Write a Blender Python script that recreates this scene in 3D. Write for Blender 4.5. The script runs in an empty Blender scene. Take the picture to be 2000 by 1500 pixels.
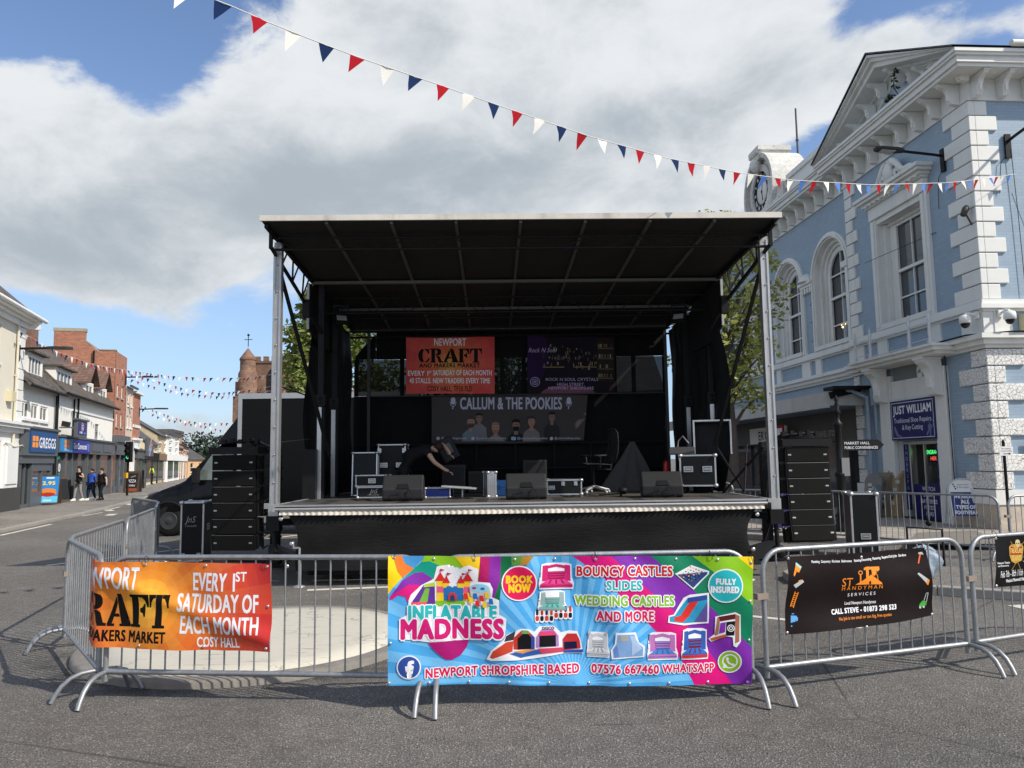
import bpy, bmesh, math, random
from mathutils import Vector, Matrix
random.seed(7)
SC = bpy.context.scene
COL = SC.collection
R = math.radians
# ------------------------------------------------------------------ camera
EYE = 1.78
PIT, ROL = R(5.7), R(.8)
FPX = 1500.0
_fw = Vector((0, math.cos(PIT), math.sin(PIT))); _r0 = Vector((1, 0, 0)); _u0 = Vector((0, -math.sin(PIT), math.cos(PIT)))
_rt = _r0*math.cos(ROL) - _u0*math.sin(ROL); _up = _u0*math.cos(ROL) + _r0*math.sin(ROL)
cam = bpy.data.cameras.new('camera'); camo = bpy.data.objects.new('camera', cam); COL.objects.link(camo)
camo.matrix_world = Matrix(((_rt.x, _up.x, -_fw.x, 0), (_rt.y, _up.y, -_fw.y, 0), (_rt.z, _up.z, -_fw.z, EYE), (0, 0, 0, 1)))
cam.sensor_width = 36; cam.lens = 27.0; cam.clip_start = .05; cam.clip_end = 6000
SC.camera = camo
def ray(px, py): return _fw + _rt*((px-1000)/FPX) - _up*((py-750)/FPX)
def at(px, py, Y):
    d = ray(px, py); return Vector((0, 0, EYE)) + d*(Y/d.y)
def gnd(px, py, z=0.0):
    d = ray(px, py); return Vector((0, 0, EYE)) + d*((z-EYE)/d.z)
# ------------------------------------------------------------------ light
SC.view_settings.view_transform = 'Standard'; SC.view_settings.look = 'None'
SC.view_settings.gamma = 1; SC.view_settings.exposure = 0.0
SUN = Vector((1.0, -.55, .99)).normalized()
SUN_EL = math.asin(SUN.z); SUN_AZ = math.atan2(SUN.x, SUN.y)
sl = bpy.data.lights.new('sun', 'SUN'); sl.energy = 4.8; sl.angle = R(.5); sl.color = (1, .93, .82)
slo = bpy.data.objects.new('sun', sl); COL.objects.link(slo)
slo.rotation_euler = SUN.to_track_quat('Z', 'Y').to_euler(); slo.location = (20, -12, 30)
class NT:
    """small helper for building node trees"""
    def __init__(s, tree): s.t = tree
    def n(s, typ, **kw):
        nd = s.t.nodes.new(typ)
        for k, v in kw.items(): setattr(nd, k, v)
        return nd
    def put(s, sock, v):
        if isinstance(v, bpy.types.NodeSocket): s.t.links.new(v, sock)
        elif v is not None:
            if hasattr(sock.default_value, '__len__') and not hasattr(v, '__len__'): v = [v]*len(sock.default_value)
            if hasattr(sock.default_value, '__len__') and len(sock.default_value) == 4 and len(v) == 3: v = (*v, 1)
            sock.default_value = v
    def m(s, op, a, b=None, c=None, clamp=False):
        nd = s.n('ShaderNodeMath', operation=op, use_clamp=clamp)
        for i, v in enumerate((a, b, c)):
            if v is not None: s.put(nd.inputs[i], v)
        return nd.outputs[0]
    def mix(s, f, a, b, typ='MIX'):
        nd = s.n('ShaderNodeMix', data_type='RGBA', blend_type=typ)
        s.put(nd.inputs[0], f); s.put(nd.inputs[6], a); s.put(nd.inputs[7], b)
        return nd.outputs[2]
    def ss(s, v, lo, hi):
        nd = s.n('ShaderNodeMapRange', interpolation_type='SMOOTHSTEP')
        s.put(nd.inputs[0], v); s.put(nd.inputs[1], lo); s.put(nd.inputs[2], hi); s.put(nd.inputs[3], 0.); s.put(nd.inputs[4], 1.)
        return nd.outputs[0]
    def noise(s, vec, scale, detail=3, rough=.55, dist=0, dim='3D'):
        nd = s.n('ShaderNodeTexNoise', noise_dimensions=dim)
        if vec is not None: s.t.links.new(vec, nd.inputs['Vector'])
        nd.inputs['Scale'].default_value = scale; nd.inputs['Detail'].default_value = detail
        nd.inputs['Roughness'].default_value = rough; nd.inputs['Distortion'].default_value = dist
        return nd.outputs[0]
    def xyz(s, x, y, z=0.):
        nd = s.n('ShaderNodeCombineXYZ')
        for i, v in enumerate((x, y, z)): s.put(nd.inputs[i], v)
        return nd.outputs[0]
    def sep(s, v):
        nd = s.n('ShaderNodeSeparateXYZ'); s.t.links.new(v, nd.inputs[0]); return nd.outputs
W = bpy.data.worlds.new('World'); SC.world = W; W.use_nodes = True
W.node_tree.nodes.clear(); w = NT(W.node_tree)
sky = w.n('ShaderNodeTexSky', sky_type='NISHITA', sun_disc=False, sun_elevation=SUN_EL, sun_rotation=SUN_AZ, air_density=1.0, dust_density=.6, ozone_density=1.6)
dirv = w.n('ShaderNodeTexCoord').outputs['Generated']
dx, dy, dz = w.sep(dirv)
AZ = w.m('ARCTAN2', dx, dy); EL = w.m('ARCSINE', dz)
def azel(px, py):
    d = ray(px, py).normalized(); return math.atan2(d.x, d.y), math.asin(d.z)
def blob(acc, px, py, rx, ry, rot=0):
    a, e = azel(px, py); rx /= FPX*1.05; ry /= FPX*1.05
    u = w.m('SUBTRACT', AZ if acc is None else w.m('MULTIPLY_ADD', acc, 1e-7, AZ), a); v = w.m('SUBTRACT', EL, e)
    if rot:
        c, s_ = math.cos(R(rot)), math.sin(R(rot))
        u, v = w.m('ADD', w.m('MULTIPLY', u, c), w.m('MULTIPLY', v, s_)), w.m('SUBTRACT', w.m('MULTIPLY', v, c), w.m('MULTIPLY', u, s_))
    u = w.m('DIVIDE', u, rx); v = w.m('DIVIDE', v, ry)
    q = w.m('ADD', w.m('MULTIPLY', u, u), w.m('MULTIPLY', v, v))
    return w.m('EXPONENT', w.m('MULTIPLY', q, -1.))
def total(lst):
    acc = None
    for a, *b in lst:
        t = blob(acc, *b); acc = w.m('MULTIPLY', t, a) if acc is None else w.m('MULTIPLY_ADD', t, a, acc)
    return acc
cloud = total([(1.0, 620, 300, 330, 190, 25), (1.1, 900, 190, 400, 210), (1.0, 1130, 130, 300, 240), (.8, 1330, 250, 260, 110, 15), (1.0, 230, 375, 430, 125),
    (.8, 30, 240, 130, 120), (.5, 150, 115, 45, 75, 60), (-.7, 230, 60, 150, 110), (-.35, 60, 40, 120, 60), (1.0, 1000, 60, 300, 150), (.75, 1560, 200, 220, 110, 20), (.55, 1480, 60, 150, 100), (.5, 1700, 130, 120, 50, 20),
    (.75, 1300, 420, 160, 50), (.75, 1180, 420, 120, 50), (.62, 400, 530, 130, 40), (.5, 130, 560, 160, 45), (.75, 620, 370, 350, 80), (.45, 1980, 60, 200, 40), (.4, 380, 830, 170, 50), (.25, 700, 560, 160, 40),
    (.9, 2900, 300, 500, 200), (.9, -900, 200, 500, 250), (-.5, 1250, 380, 110, 35), (-.4, 520, 520, 160, 45), (-.35, 40, 600, 160, 40), (-.5, 1600, 350, 120, 70), (-.45, 1640, 70, 170, 40, 15), (-.4, 1850, 150, 150, 60), (-.3, 1480, 330, 80, 50)])
nv = w.xyz(w.m('MULTIPLY', AZ, 1.), w.m('MULTIPLY', EL, 1.7))
f1 = w.noise(nv, 5.5, 10, .62, .3); f2 = w.noise(nv, 2.2, 6, .55)
back = w.ss(w.m('ABSOLUTE', AZ), .9, 1.4)
cloud = w.m('ADD', cloud, w.m('MULTIPLY', back, w.m('MULTIPLY', f2, .95)))
dens = w.m('ADD', cloud, w.m('MULTIPLY', w.m('SUBTRACT', f1, .5), 1.75))
mask = w.ss(dens, .30, .66)
shade = total([(.95, 700, 360, 480, 110), (.9, 120, 520, 280, 60), (.6, 900, 60, 260, 90), (.35, 1100, 330, 330, 80), (.5, 400, 420, 330, 80), (.35, 1500, 130, 160, 60), (.5, 380, 830, 170, 40), (.55, 60, 430, 200, 50), (.6, 1250, 230, 300, 60)])
shade = w.ss(w.m('ADD', shade, w.m('MULTIPLY', w.m('SUBTRACT', w.noise(nv, 6., 9, .62, .3), .5), 2.3)), -.15, 1.25)
ccol = w.mix(shade, (8.2, 8.5, 8.8), (4.25, 4.85, 5.4))
skyc = w.mix(1.0, sky.outputs[0], (1.55, 1.6, 1.75), 'MULTIPLY')
lowhaze = w.ss(EL, .45, -.02)
skyc = w.mix(w.m('MULTIPLY', lowhaze, .6), skyc, (4.0, 6.0, 8.8))
fin = w.mix(mask, skyc, ccol)
bg = w.n('ShaderNodeBackground'); w.t.links.new(fin, bg.inputs[0]); bg.inputs[1].default_value = .1
wo = w.n('ShaderNodeOutputWorld'); w.t.links.new(bg.outputs[0], wo.inputs[0])
# ------------------------------------------------------------------ materials
MATS = {}
def mat(name, col, rough=.6, metal=0., noise=None, bump=None, spec=None, brick=None, tint=None, alpha=None, emit=None, streak=None, coat=None):
    """noise=(scale, amount) mottles the colour; bump=(scale, strength); brick=(length, height, mortar colour, contrast)"""
    if name in MATS: return MATS[name]
    m = bpy.data.materials.new(name); m.use_nodes = True
    k = NT(m.node_tree); b = m.node_tree.nodes['Principled BSDF']
    co = k.n('ShaderNodeTexCoord').outputs['Object']
    c = (*col, 1); hgt = None
    csock = None
    if brick:
        L, Hh, mc, con = brick
        x, y, z = k.sep(co)
        v = k.xyz(k.m('ADD', x, y), z)
        bt = k.n('ShaderNodeTexBrick', offset=.5); k.t.links.new(v, bt.inputs['Vector'])
        bt.inputs['Scale'].default_value = 1; bt.inputs['Brick Width'].default_value = L; bt.inputs['Row Height'].default_value = Hh
        bt.inputs['Mortar Size'].default_value = Hh*.09; bt.inputs['Mortar Smooth'].default_value = .3; bt.inputs['Bias'].default_value = 0
        k.put(bt.inputs['Color1'], tuple(min(1, q*(1+con)) for q in col)); k.put(bt.inputs['Color2'], tuple(q*(1-con) for q in col)); k.put(bt.inputs['Mortar'], mc)
        csock = bt.outputs[0]; hgt = k.m('MULTIPLY', bt.outputs[1], -.35)
    if noise:
        sc, am = noise[:2]
        f = k.noise(co, sc, 5, .6); f2_ = k.noise(co, sc*.13, 3, .5)
        g = k.m('ADD', k.m('MULTIPLY', k.m('SUBTRACT', f, .5), 2*am), k.m('MULTIPLY', k.m('SUBTRACT', f2_, .5), 1.6*am))
        g = k.m('ADD', g, 1.)
        csock = k.mix(1., csock if csock else c, k.xyz(g, g, g), 'MULTIPLY')
    if streak:
        x, y, z = k.sep(co)
        st = k.noise(k.xyz(k.m('MULTIPLY', k.m('ADD', x, y), streak[0]), k.m('MULTIPLY', z, streak[0]*.12)), 1., 4, .6)
        csock = k.mix(k.m('MULTIPLY', k.ss(st, .5, .78), streak[1]), csock if csock else c, streak[2])
    if csock: k.t.links.new(csock, b.inputs['Base Color'])
    else: b.inputs['Base Color'].default_value = c
    b.inputs['Roughness'].default_value = rough; b.inputs['Metallic'].default_value = metal
    if spec is None and max(col) < .05 and rough > .3: spec = .18
    if spec is not None: b.inputs['Specular IOR Level'].default_value = spec
    if coat: b.inputs['Coat Weight'].default_value = coat
    if alpha is not None: b.inputs['Alpha'].default_value = alpha
    if emit: b.inputs['Emission Color'].default_value = (*emit[0], 1); b.inputs['Emission Strength'].default_value = emit[1]
    if bump or hgt is not None:
        bp = k.n('ShaderNodeBump'); bp.inputs['Strength'].default_value = bump[1] if bump else .5; bp.inputs['Distance'].default_value = .02
        if bump:
            hn = k.noise(co, bump[0], 4, .6)
            hgt = hn if hgt is None else k.m('ADD', hgt, k.m('MULTIPLY', hn, .5))
        k.t.links.new(hgt, bp.inputs['Height']); k.t.links.new(bp.outputs[0], b.inputs['Normal'])
    MATS[name] = m
    return m
# ------------------------------------------------------------------ mesh helpers
class MB:
    """collects shapes and links them as ONE mesh object"""
    def __init__(s): s.v = []; s.f = []; s.m = []; s.s = []; s.M = None
    def add(s, vs, fs, m=0, sm=False):
        o = len(s.v)
        s.v += [tuple(s.M @ Vector(p)) if s.M else tuple(p) for p in vs]
        for f in fs: s.f.append([i+o for i in f]); s.m.append(m); s.s.append(sm)
        return s
    def box(s, x0, x1, y0, y1, z0, z1, m=0):
        return s.add([(x, y, z) for z in (z0, z1) for y in (y0, y1) for x in (x0, x1)],
                     [(0, 2, 3, 1), (4, 5, 7, 6), (0, 1, 5, 4), (2, 6, 7, 3), (0, 4, 6, 2), (1, 3, 7, 5)], m)
    def cbox(s, c, sx, sy, sz, m=0, rot=None):
        if rot is None: return s.box(c[0]-sx/2, c[0]+sx/2, c[1]-sy/2, c[1]+sy/2, c[2]-sz/2, c[2]+sz/2, m)
        vs = [Vector(c)+rot @ Vector((x*sx/2, y*sy/2, z*sz/2)) for z in (-1, 1) for y in (-1, 1) for x in (-1, 1)]
        return s.add(vs, [(0, 2, 3, 1), (4, 5, 7, 6), (0, 1, 5, 4), (2, 6, 7, 3), (0, 4, 6, 2), (1, 3, 7, 5)], m)
    def bar(s, p, q, a, b=None, m=0, up=(0, 0, 1)):
        p, q = Vector(p), Vector(q); b = a if b is None else b
        d = (q-p).normalized(); u = Vector(up)
        if abs(d.dot(u)) > .98: u = Vector((0, 1, 0))
        x = d.cross(u).normalized(); y = x.cross(d)
        vs = [c+x*i*a/2+y*j*b/2 for c in (p, q) for j in (-1, 1) for i in (-1, 1)]
        return s.add(vs, [(0, 2, 3, 1), (4, 5, 7, 6), (0, 1, 5, 4), (2, 6, 7, 3), (0, 4, 6, 2), (1, 3, 7, 5)], m)
    def tube(s, pts, r, n=8, m=0, cap=True):
        pts = [Vector(p) for p in pts]; k = len(pts); rs = r if hasattr(r, '__len__') else [r]*k
        prev = None; vs = []
        for i, p in enumerate(pts):
            d = (pts[min(i+1, k-1)]-pts[max(i-1, 0)]).normalized()
            if prev is None:
                u = Vector((0, 0, 1)) if abs(d.z) < .9 else Vector((1, 0, 0)); x = d.cross(u).normalized()
            else: x = (prev-d*prev.dot(d)).normalized()
            prev = x; y = d.cross(x)
            vs += [p+(x*math.cos(2*math.pi*j/n)+y*math.sin(2*math.pi*j/n))*rs[i] for j in range(n)]
        fs = [(i*n+j, i*n+(j+1) % n, (i+1)*n+(j+1) % n, (i+1)*n+j) for i in range(k-1) for j in range(n)]
        s.add(vs, fs, m, True)
        if cap: s.add(vs[:n], [tuple(range(n))[::-1]], m); s.add(vs[-n:], [tuple(range(n))], m)
        return s
    def lathe(s, prof, c=(0, 0, 0), n=16, m=0, rot=None):
        c = Vector(c); vs = []
        for r_, z in prof:
            for j in range(n):
                p = Vector((r_*math.cos(2*math.pi*j/n), r_*math.sin(2*math.pi*j/n), z)); vs.append(c+(rot @ p if rot else p))
        k = len(prof)
        fs = [(i*n+j, i*n+(j+1) % n, (i+1)*n+(j+1) % n, (i+1)*n+j) for i in range(k-1) for j in range(n)]
        s.add(vs, fs, m, True)
        s.add(vs[:n], [tuple(range(n))[::-1]], m); s.add(vs[-n:], [tuple(range(n))], m)
        return s
    def prism(s, poly, fn, a, b, m=0):
        """poly: list of 2-D points; fn(u, v, w) -> point; w runs a..b"""
        n = len(poly)
        if sum(poly[i][0]*poly[(i+1) % n][1]-poly[(i+1) % n][0]*poly[i][1] for i in range(n)) < 0: poly = poly[::-1]
        vs = [fn(u, v, a) for u, v in poly]+[fn(u, v, b) for u, v in poly]
        fs = [tuple(range(n))[::-1], tuple(range(n, 2*n))]+[(i, (i+1) % n, n+(i+1) % n, n+i) for i in range(n)]
        return s.add(vs, fs, m)
    def quad(s, a, b, c, d, m=0): return s.add([a, b, c, d], [(0, 1, 2, 3)], m)
    def grid(s, fn, nu, nv, m=0, sm=True):
        vs = [fn(i/nu, j/nv) for j in range(nv+1) for i in range(nu+1)]
        return s.add(vs, [(j*(nu+1)+i, j*(nu+1)+i+1, (j+1)*(nu+1)+i+1, (j+1)*(nu+1)+i) for j in range(nv) for i in range(nu)], m, sm)
    def build(s, name, mats, parent=None, bevel=None, label=None, fix=True):
        me = bpy.data.meshes.new(name); me.from_pydata(s.v, [], s.f)
        if not isinstance(mats, (list, tuple)): mats = [mats]
        for q in mats: me.materials.append(q)
        me.polygons.foreach_set('material_index', s.m); me.polygons.foreach_set('use_smooth', s.s); me.update()
        if fix:
            bm = bmesh.new(); bm.from_mesh(me); bmesh.ops.recalc_face_normals(bm, faces=bm.faces); bm.to_mesh(me); bm.free()
        o = bpy.data.objects.new(name, me); COL.objects.link(o)
        if parent: o.parent = parent
        if bevel:
            md = o.modifiers.new('bevel', 'BEVEL'); md.width = bevel; md.segments = 2; md.limit_method = 'ANGLE'
        if label: o['label'] = label
        return o
XZ = lambda y0=0: (lambda u, v, w_: (u, w_, v))
YZ = lambda: (lambda u, v, w_: (w_, u, v))
XY = lambda: (lambda u, v, w_: (u, v, w_))
def tag(o, label=None, cat=None, group=None, kind=None):
    if label: o['label'] = label
    if cat: o['category'] = cat
    if group: o['group'] = group
    if kind: o['kind'] = kind
    return o
def thing(name, label, cat, loc=(0, 0, 0), rz=0., group=None):
    o = bpy.data.objects.new(name, None); COL.objects.link(o); o.empty_display_size = .2
    o.location = loc; o.rotation_euler = (0, 0, rz)
    return tag(o, label, cat, group)
def copy_tree(o, parent=None):
    c = o.copy(); COL.objects.link(c)
    if parent: c.parent = parent
    for ch in list(o.children): copy_tree(ch, c)
    return c
def dup(o, loc, rz=None, label=None, group=None):
    c = copy_tree(o); c.location = loc
    if rz is not None: c.rotation_euler = (0, 0, rz)
    if label: c['label'] = label
    if group: c['group'] = group
    return c
def wall(mb, x0, x1, z0, z1, holes, y=0., depth=.18, m=0, mr=None, out=-1):
    """wall sheet in the x-z plane with rectangular openings and their reveals; 'out' is the side that faces outdoors"""
    xs = sorted({x0, x1, *[h[0] for h in holes], *[h[1] for h in holes]}); zs = sorted({z0, z1, *[h[2] for h in holes], *[h[3] for h in holes]})
    xs = [x for x in xs if x0 <= x <= x1]; zs = [z for z in zs if z0 <= z <= z1]
    for i in range(len(xs)-1):
        for j in range(len(zs)-1):
            cx, cz = (xs[i]+xs[i+1])/2, (zs[j]+zs[j+1])/2
            if any(h[0] < cx < h[1] and h[2] < cz < h[3] for h in holes): continue
            mb.quad((xs[i], y, zs[j]), (xs[i+1], y, zs[j]), (xs[i+1], y, zs[j+1]), (xs[i], y, zs[j+1]), m)
    yb = y-out*depth; mr = m if mr is None else mr
    for a, b, c, d in holes:
        mb.quad((a, y, c), (a, yb, c), (a, yb, d), (a, y, d), mr); mb.quad((b, y, c), (b, yb, c), (b, yb, d), (b, y, d), mr)
        mb.quad((a, y, d), (b, y, d), (b, yb, d), (a, yb, d), mr); mb.quad((a, y, c), (b, y, c), (b, yb, c), (a, yb, c), mr)
# ------------------------------------------------------------------ text and printed artwork
_tc = {}
def text_tris(s, bold=0., shear=0., res=3, space=None):
    """flat triangles of a string, cap height about 1 unit; returns (verts2d, faces, width)"""
    key = (s, round(bold, 4), shear, space)
    if key in _tc: return _tc[key]
    cu = bpy.data.curves.new('t', 'FONT'); cu.body = s; cu.size = 1.37; cu.offset = bold; cu.resolution_u = res; cu.shear = shear; cu.space_character = 1.0+max(0, bold)*1.3 if space is None else space
    cu.align_x = 'LEFT'; cu.fill_mode = 'FRONT' if hasattr(cu, 'fill_mode') else cu.fill_mode
    ob = bpy.data.objects.new('t', cu); COL.objects.link(ob)
    dg = bpy.context.evaluated_depsgraph_get(); ev = ob.evaluated_get(dg)
    me = ev.to_mesh()
    vs = [(p.co.x, p.co.y) for p in me.vertices]; fs = [tuple(p.vertices) for p in me.polygons]
    ev.to_mesh_clear(); bpy.data.objects.remove(ob); bpy.data.curves.remove(cu)
    if vs:
        x0 = min(p[0] for p in vs); vs = [(p[0]-x0, p[1]) for p in vs]; wd = max(p[0] for p in vs)
    else: wd = 0
    _tc[key] = (vs, fs, wd)
    return _tc[key]
class Art:
    """flat artwork in (u, v) metres that is laid on a surface S(u, v, off)"""
    def __init__(s): s.v = []; s.f = []; s.m = []; s.mats = []; s.layer = 0
    def mi(s, m):
        if m not in s.mats: s.mats.append(m)
        return s.mats.index(m)
    def up(s): s.layer += 1; return s
    def raw(s, vs, fs, m):
        o = len(s.v); i = s.mi(m)
        s.v += [(x, y, s.layer) for x, y in vs]
        for f in fs: s.f.append([q+o for q in f]); s.m.append(i)
    def poly(s, pts, m): s.raw(pts, [tuple(range(len(pts)))], m); return s
    def rect(s, x0, x1, y0, y1, m): return s.poly([(x0, y0), (x1, y0), (x1, y1), (x0, y1)], m)
    def disc(s, cx, cy, r, m, ry=None, n=28): return s.poly([(cx+r*math.cos(2*math.pi*i/n), cy+(ry or r)*math.sin(2*math.pi*i/n)) for i in range(n)], m)
    def ring(s, cx, cy, r, t, m, a0=0, a1=360, n=28):
        k = [(math.cos(R(a0+(a1-a0)*i/n)), math.sin(R(a0+(a1-a0)*i/n))) for i in range(n+1)]
        vs = [(cx+c*r, cy+q*r) for c, q in k]+[(cx+c*(r-t), cy+q*(r-t)) for c, q in k]
        s.raw(vs, [(i, i+1, n+2+i, n+1+i) for i in range(n)], m); return s
    def line(s, pts, t, m):
        for (x0, y0), (x1, y1) in zip(pts, pts[1:]):
            L = math.hypot(x1-x0, y1-y0) or 1; nx, ny = -(y1-y0)/L*t/2, (x1-x0)/L*t/2
            s.raw([(x0+nx, y0+ny), (x0-nx, y0-ny), (x1-nx, y1-ny), (x1+nx, y1+ny)], [(0, 1, 2, 3)], m)
        return s
    def text(s, t, x, y, h, m, width=None, align='c', bold=0., shear=0., arc=0., slope=0.):
        """baseline at y, cap height h; width squeezes or stretches the line"""
        vs, fs, wd = text_tris(t, 0., shear, 3, 1+max(0, bold)*1.2)
        if not vs: return s
        k = (width/wd) if width else h
        x0 = x-{'c': wd*k/2, 'l': 0, 'r': wd*k}[align]
        return s.stamp([(x0+p[0]*k, y+p[1]*h+slope*(p[0]*k-wd*k/2)) for p in vs], fs, m, bold*h)
    def stamp(s, vs, fs, m, r):
        """bolder lettering: the same glyphs printed again on a small circle"""
        n = 0 if r <= 0 else 4 if r < .06*max(1e-6, max(v[1] for v in vs)-min(v[1] for v in vs)) else 8; L = s.layer
        for i in range(n):
            a = 2*math.pi*(i+.5)/n; s.raw([(x+r*math.cos(a), y+r*math.sin(a)) for x, y in vs], fs, m); s.layer += .12
        s.raw(vs, fs, m); s.layer = L
        return s
    def mesh(s, S, name, parent, grid=None, step=.0012, gv=None, label=None, base=None):
        bm = bmesh.new(); vv = [bm.verts.new(p) for p in s.v]
        for f, m in zip(s.f, s.m):
            if len(set(f)) < 3: continue
            try: q = bm.faces.new([vv[i] for i in f]); q.material_index = m
            except ValueError: pass
        bmesh.ops.triangulate(bm, faces=[f for f in bm.faces if len(f.verts) > 4])
        if grid:
            us = [p[0] for p in s.v]; a, b = min(us), max(us)
            x = math.floor(a/grid)*grid+grid
            while x < b:
                bmesh.ops.bisect_plane(bm, geom=bm.verts[:]+bm.edges[:]+bm.faces[:], plane_co=(x, 0, 0), plane_no=(1, 0, 0), dist=1e-6); x += grid
            g2 = gv or grid; us = [p[1] for p in s.v]; a, b = min(us), max(us); x = math.floor(a/g2)*g2+g2
            while x < b:
                bmesh.ops.bisect_plane(bm, geom=bm.verts[:]+bm.edges[:]+bm.faces[:], plane_co=(0, x, 0), plane_no=(0, 1, 0), dist=1e-6); x += g2
        for q in bm.verts: q.co = Vector(S(q.co.x, q.co.y, q.co.z*step))
        me = bpy.data.meshes.new(name); bm.to_mesh(me); bm.free()
        for m in s.mats: me.materials.append(m)
        if grid: me.polygons.foreach_set('use_smooth', [True]*len(me.polygons))
        o = bpy.data.objects.new(name, me); COL.objects.link(o)
        if parent: o.parent = parent
        if label: o['label'] = label
        return o
def flat(o, ex, ez, n):
    o, ex, ez, n = Vector(o), Vector(ex), Vector(ez), Vector(n)
    return lambda u, v, k: o+ex*u+ez*v+n*k
# ------------------------------------------------------------------ shared materials
def lin(*c): return tuple(((q/255+.055)/1.055)**2.4 if q > 10 else q/255/12.92 for q in c)
def pm(name, rgb, rough=.45): return mat('print_'+name, lin(*rgb), rough if max(rgb) > 70 else .6, spec=.4 if max(rgb) > 70 else .12, bump=(7, .22))
galv = mat('galvanised_steel', (.34, .35, .36), .5, .7, noise=(28, .38), bump=(60, .1))
galv_old = mat('weathered_galvanised', (.33, .34, .35), .5, .7, noise=(20, .3))
alu = mat('aluminium', (.62, .62, .62), .38, .85, noise=(12, .15))
alu_d = mat('dull_aluminium', (.40, .40, .40), .5, .6, noise=(8, .2))
steel_b = mat('black_steel', (.012, .012, .013), .5, .1, noise=(9, .3))
blackp = mat('black_plastic', (.014, .014, .015), .5, noise=(30, .25))
black_ply = mat('black_phenolic_ply', (.012, .013, .014), .42, noise=(14, .3))
rubber = mat('rubber', (.012, .012, .012), .8)
blackf = mat('black_fabric', (.009, .009, .010), .9, noise=(20, .4), bump=(30, .3))
white_p = mat('white_paint', (.78, .78, .76), .5, noise=(3, .06), streak=(1.5, .18, (.48, .47, .43)))
glassd = mat('window_glass', (.025, .03, .034), .06, spec=.8, noise=(1.2, .5))
cream = mat('cream_render', (.70, .66, .55), .75, noise=(2, .07), streak=(1.2, .3, (.46, .42, .33)))
# ------------------------------------------------------------------ ground, pavements, island
asph = mat('asphalt', (.118, .112, .104), .88)
def _asphalt(m, base, island=False):
    k = NT(m.node_tree); b = m.node_tree.nodes['Principled BSDF']
    co = k.n('ShaderNodeTexCoord').outputs['Object']
    fine = k.noise(co, 95, 3, .7); mid = k.noise(co, 5, 4, .6); big = k.noise(co, .35, 3, .5, .6)
    vor = k.n('ShaderNodeTexVoronoi', feature='F1'); k.t.links.new(co, vor.inputs['Vector']); vor.inputs['Scale'].default_value = 62
    chip = k.ss(vor.outputs['Distance'], .1, .55)
    rnd = k.sep(vor.outputs['Color'])[0]
    g = k.m('ADD', .42, k.m('MULTIPLY', k.m('SUBTRACT', 1., chip), k.m('MULTIPLY', rnd, 1.15)))
    g = k.m('ADD', g, k.m('MULTIPLY', k.m('SUBTRACT', fine, .5), 1.3))
    g = k.m('MULTIPLY', g, k.m('ADD', .62, k.m('MULTIPLY', mid, .76)))
    g = k.m('MULTIPLY', g, k.m('ADD', .84, k.m('MULTIPLY', k.ss(big, .3, .72), .32)))
    pit = k.ss(k.noise(co, 58, 2, .6), .57, .68)
    g = k.m('MULTIPLY', g, k.m('SUBTRACT', 1.1, k.m('MULTIPLY', pit, .8)))
    x_, y_, z_ = k.sep(co)
    dd = k.m('SQRT', k.m('ADD', k.m('POWER', k.m('ADD', x_, 2.62), 2.), k.m('POWER', k.m('SUBTRACT', y_, 7.98), 2.)))
    ring = k.m('MULTIPLY', k.ss(dd, 2.05, 1.66), k.ss(k.noise(co, 2.6, 4, .65), .40, .60))
    g = k.m('MULTIPLY', g, k.m('SUBTRACT', 1., k.m('MULTIPLY', ring, .62)))
    g = k.m('MAXIMUM', g, .08)
    c = k.mix(1., (*base, 1), k.xyz(g, g, g), 'MULTIPLY')
    # hairline cracks and a few oil marks
    v2 = k.n('ShaderNodeTexVoronoi', feature='DISTANCE_TO_EDGE'); k.t.links.new(co, v2.inputs['Vector']); v2.inputs['Scale'].default_value = .32
    crack = k.m('MULTIPLY', k.ss(v2.outputs[0], .006, .0), k.ss(k.noise(co, .5, 2), .52, .6))
    c = k.mix(k.m('MULTIPLY', crack, .7), c, (.02, .02, .02))
    v3 = k.n('ShaderNodeTexVoronoi', feature='F1'); k.t.links.new(co, v3.inputs['Vector']); v3.inputs['Scale'].default_value = 2.1
    gum = k.m('MULTIPLY', k.ss(v3.outputs['Distance'], .05, .03), k.m('GREATER_THAN', k.sep(v3.outputs['Color'])[0], .55))
    c = k.mix(k.m('MULTIPLY', gum, .5), c, (.045, .043, .04))
    oil = k.ss(k.noise(co, .9, 3, .5), .66, .76)
    c = k.mix(k.m('MULTIPLY', oil, .35), c, (.03, .03, .03))
    k.t.links.new(c, b.inputs['Base Color'])
    bp = k.n('ShaderNodeBump'); bp.inputs['Strength'].default_value = .75; bp.inputs['Distance'].default_value = .012
    k.t.links.new(k.m('ADD', k.m('MULTIPLY', chip, -.9), k.m('SUBTRACT', fine, pit)), bp.inputs['Height']); k.t.links.new(bp.outputs[0], b.inputs['Normal'])
_asphalt(asph, (.27, .25, .225))
asph2 = mat('pavement_asphalt', (.16, .15, .14), .9); _asphalt(asph2, (.42, .385, .34))
mb = MB()
mb.grid(lambda u, v: (-900+1800*u, -40+2400*v, 0), 8, 8, sm=False)
tag(mb.build('road', asph), 'dark grey asphalt road running past the stage', kind='structure')
paint_w = mat('worn_road_paint', (.62, .60, .53), .8, noise=(3.5, .22), streak=(3., .5, (.2, .19, .17)))
kerbm = mat('kerb_stone', (.30, .28, .25), .85, noise=(6, .25), bump=(40, .2))
pave = mat('paving_slabs', (.36, .32, .27), .85, noise=(4, .18), brick=(.6, .45, (.26, .235, .2), .05), bump=(30, .1))
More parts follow.
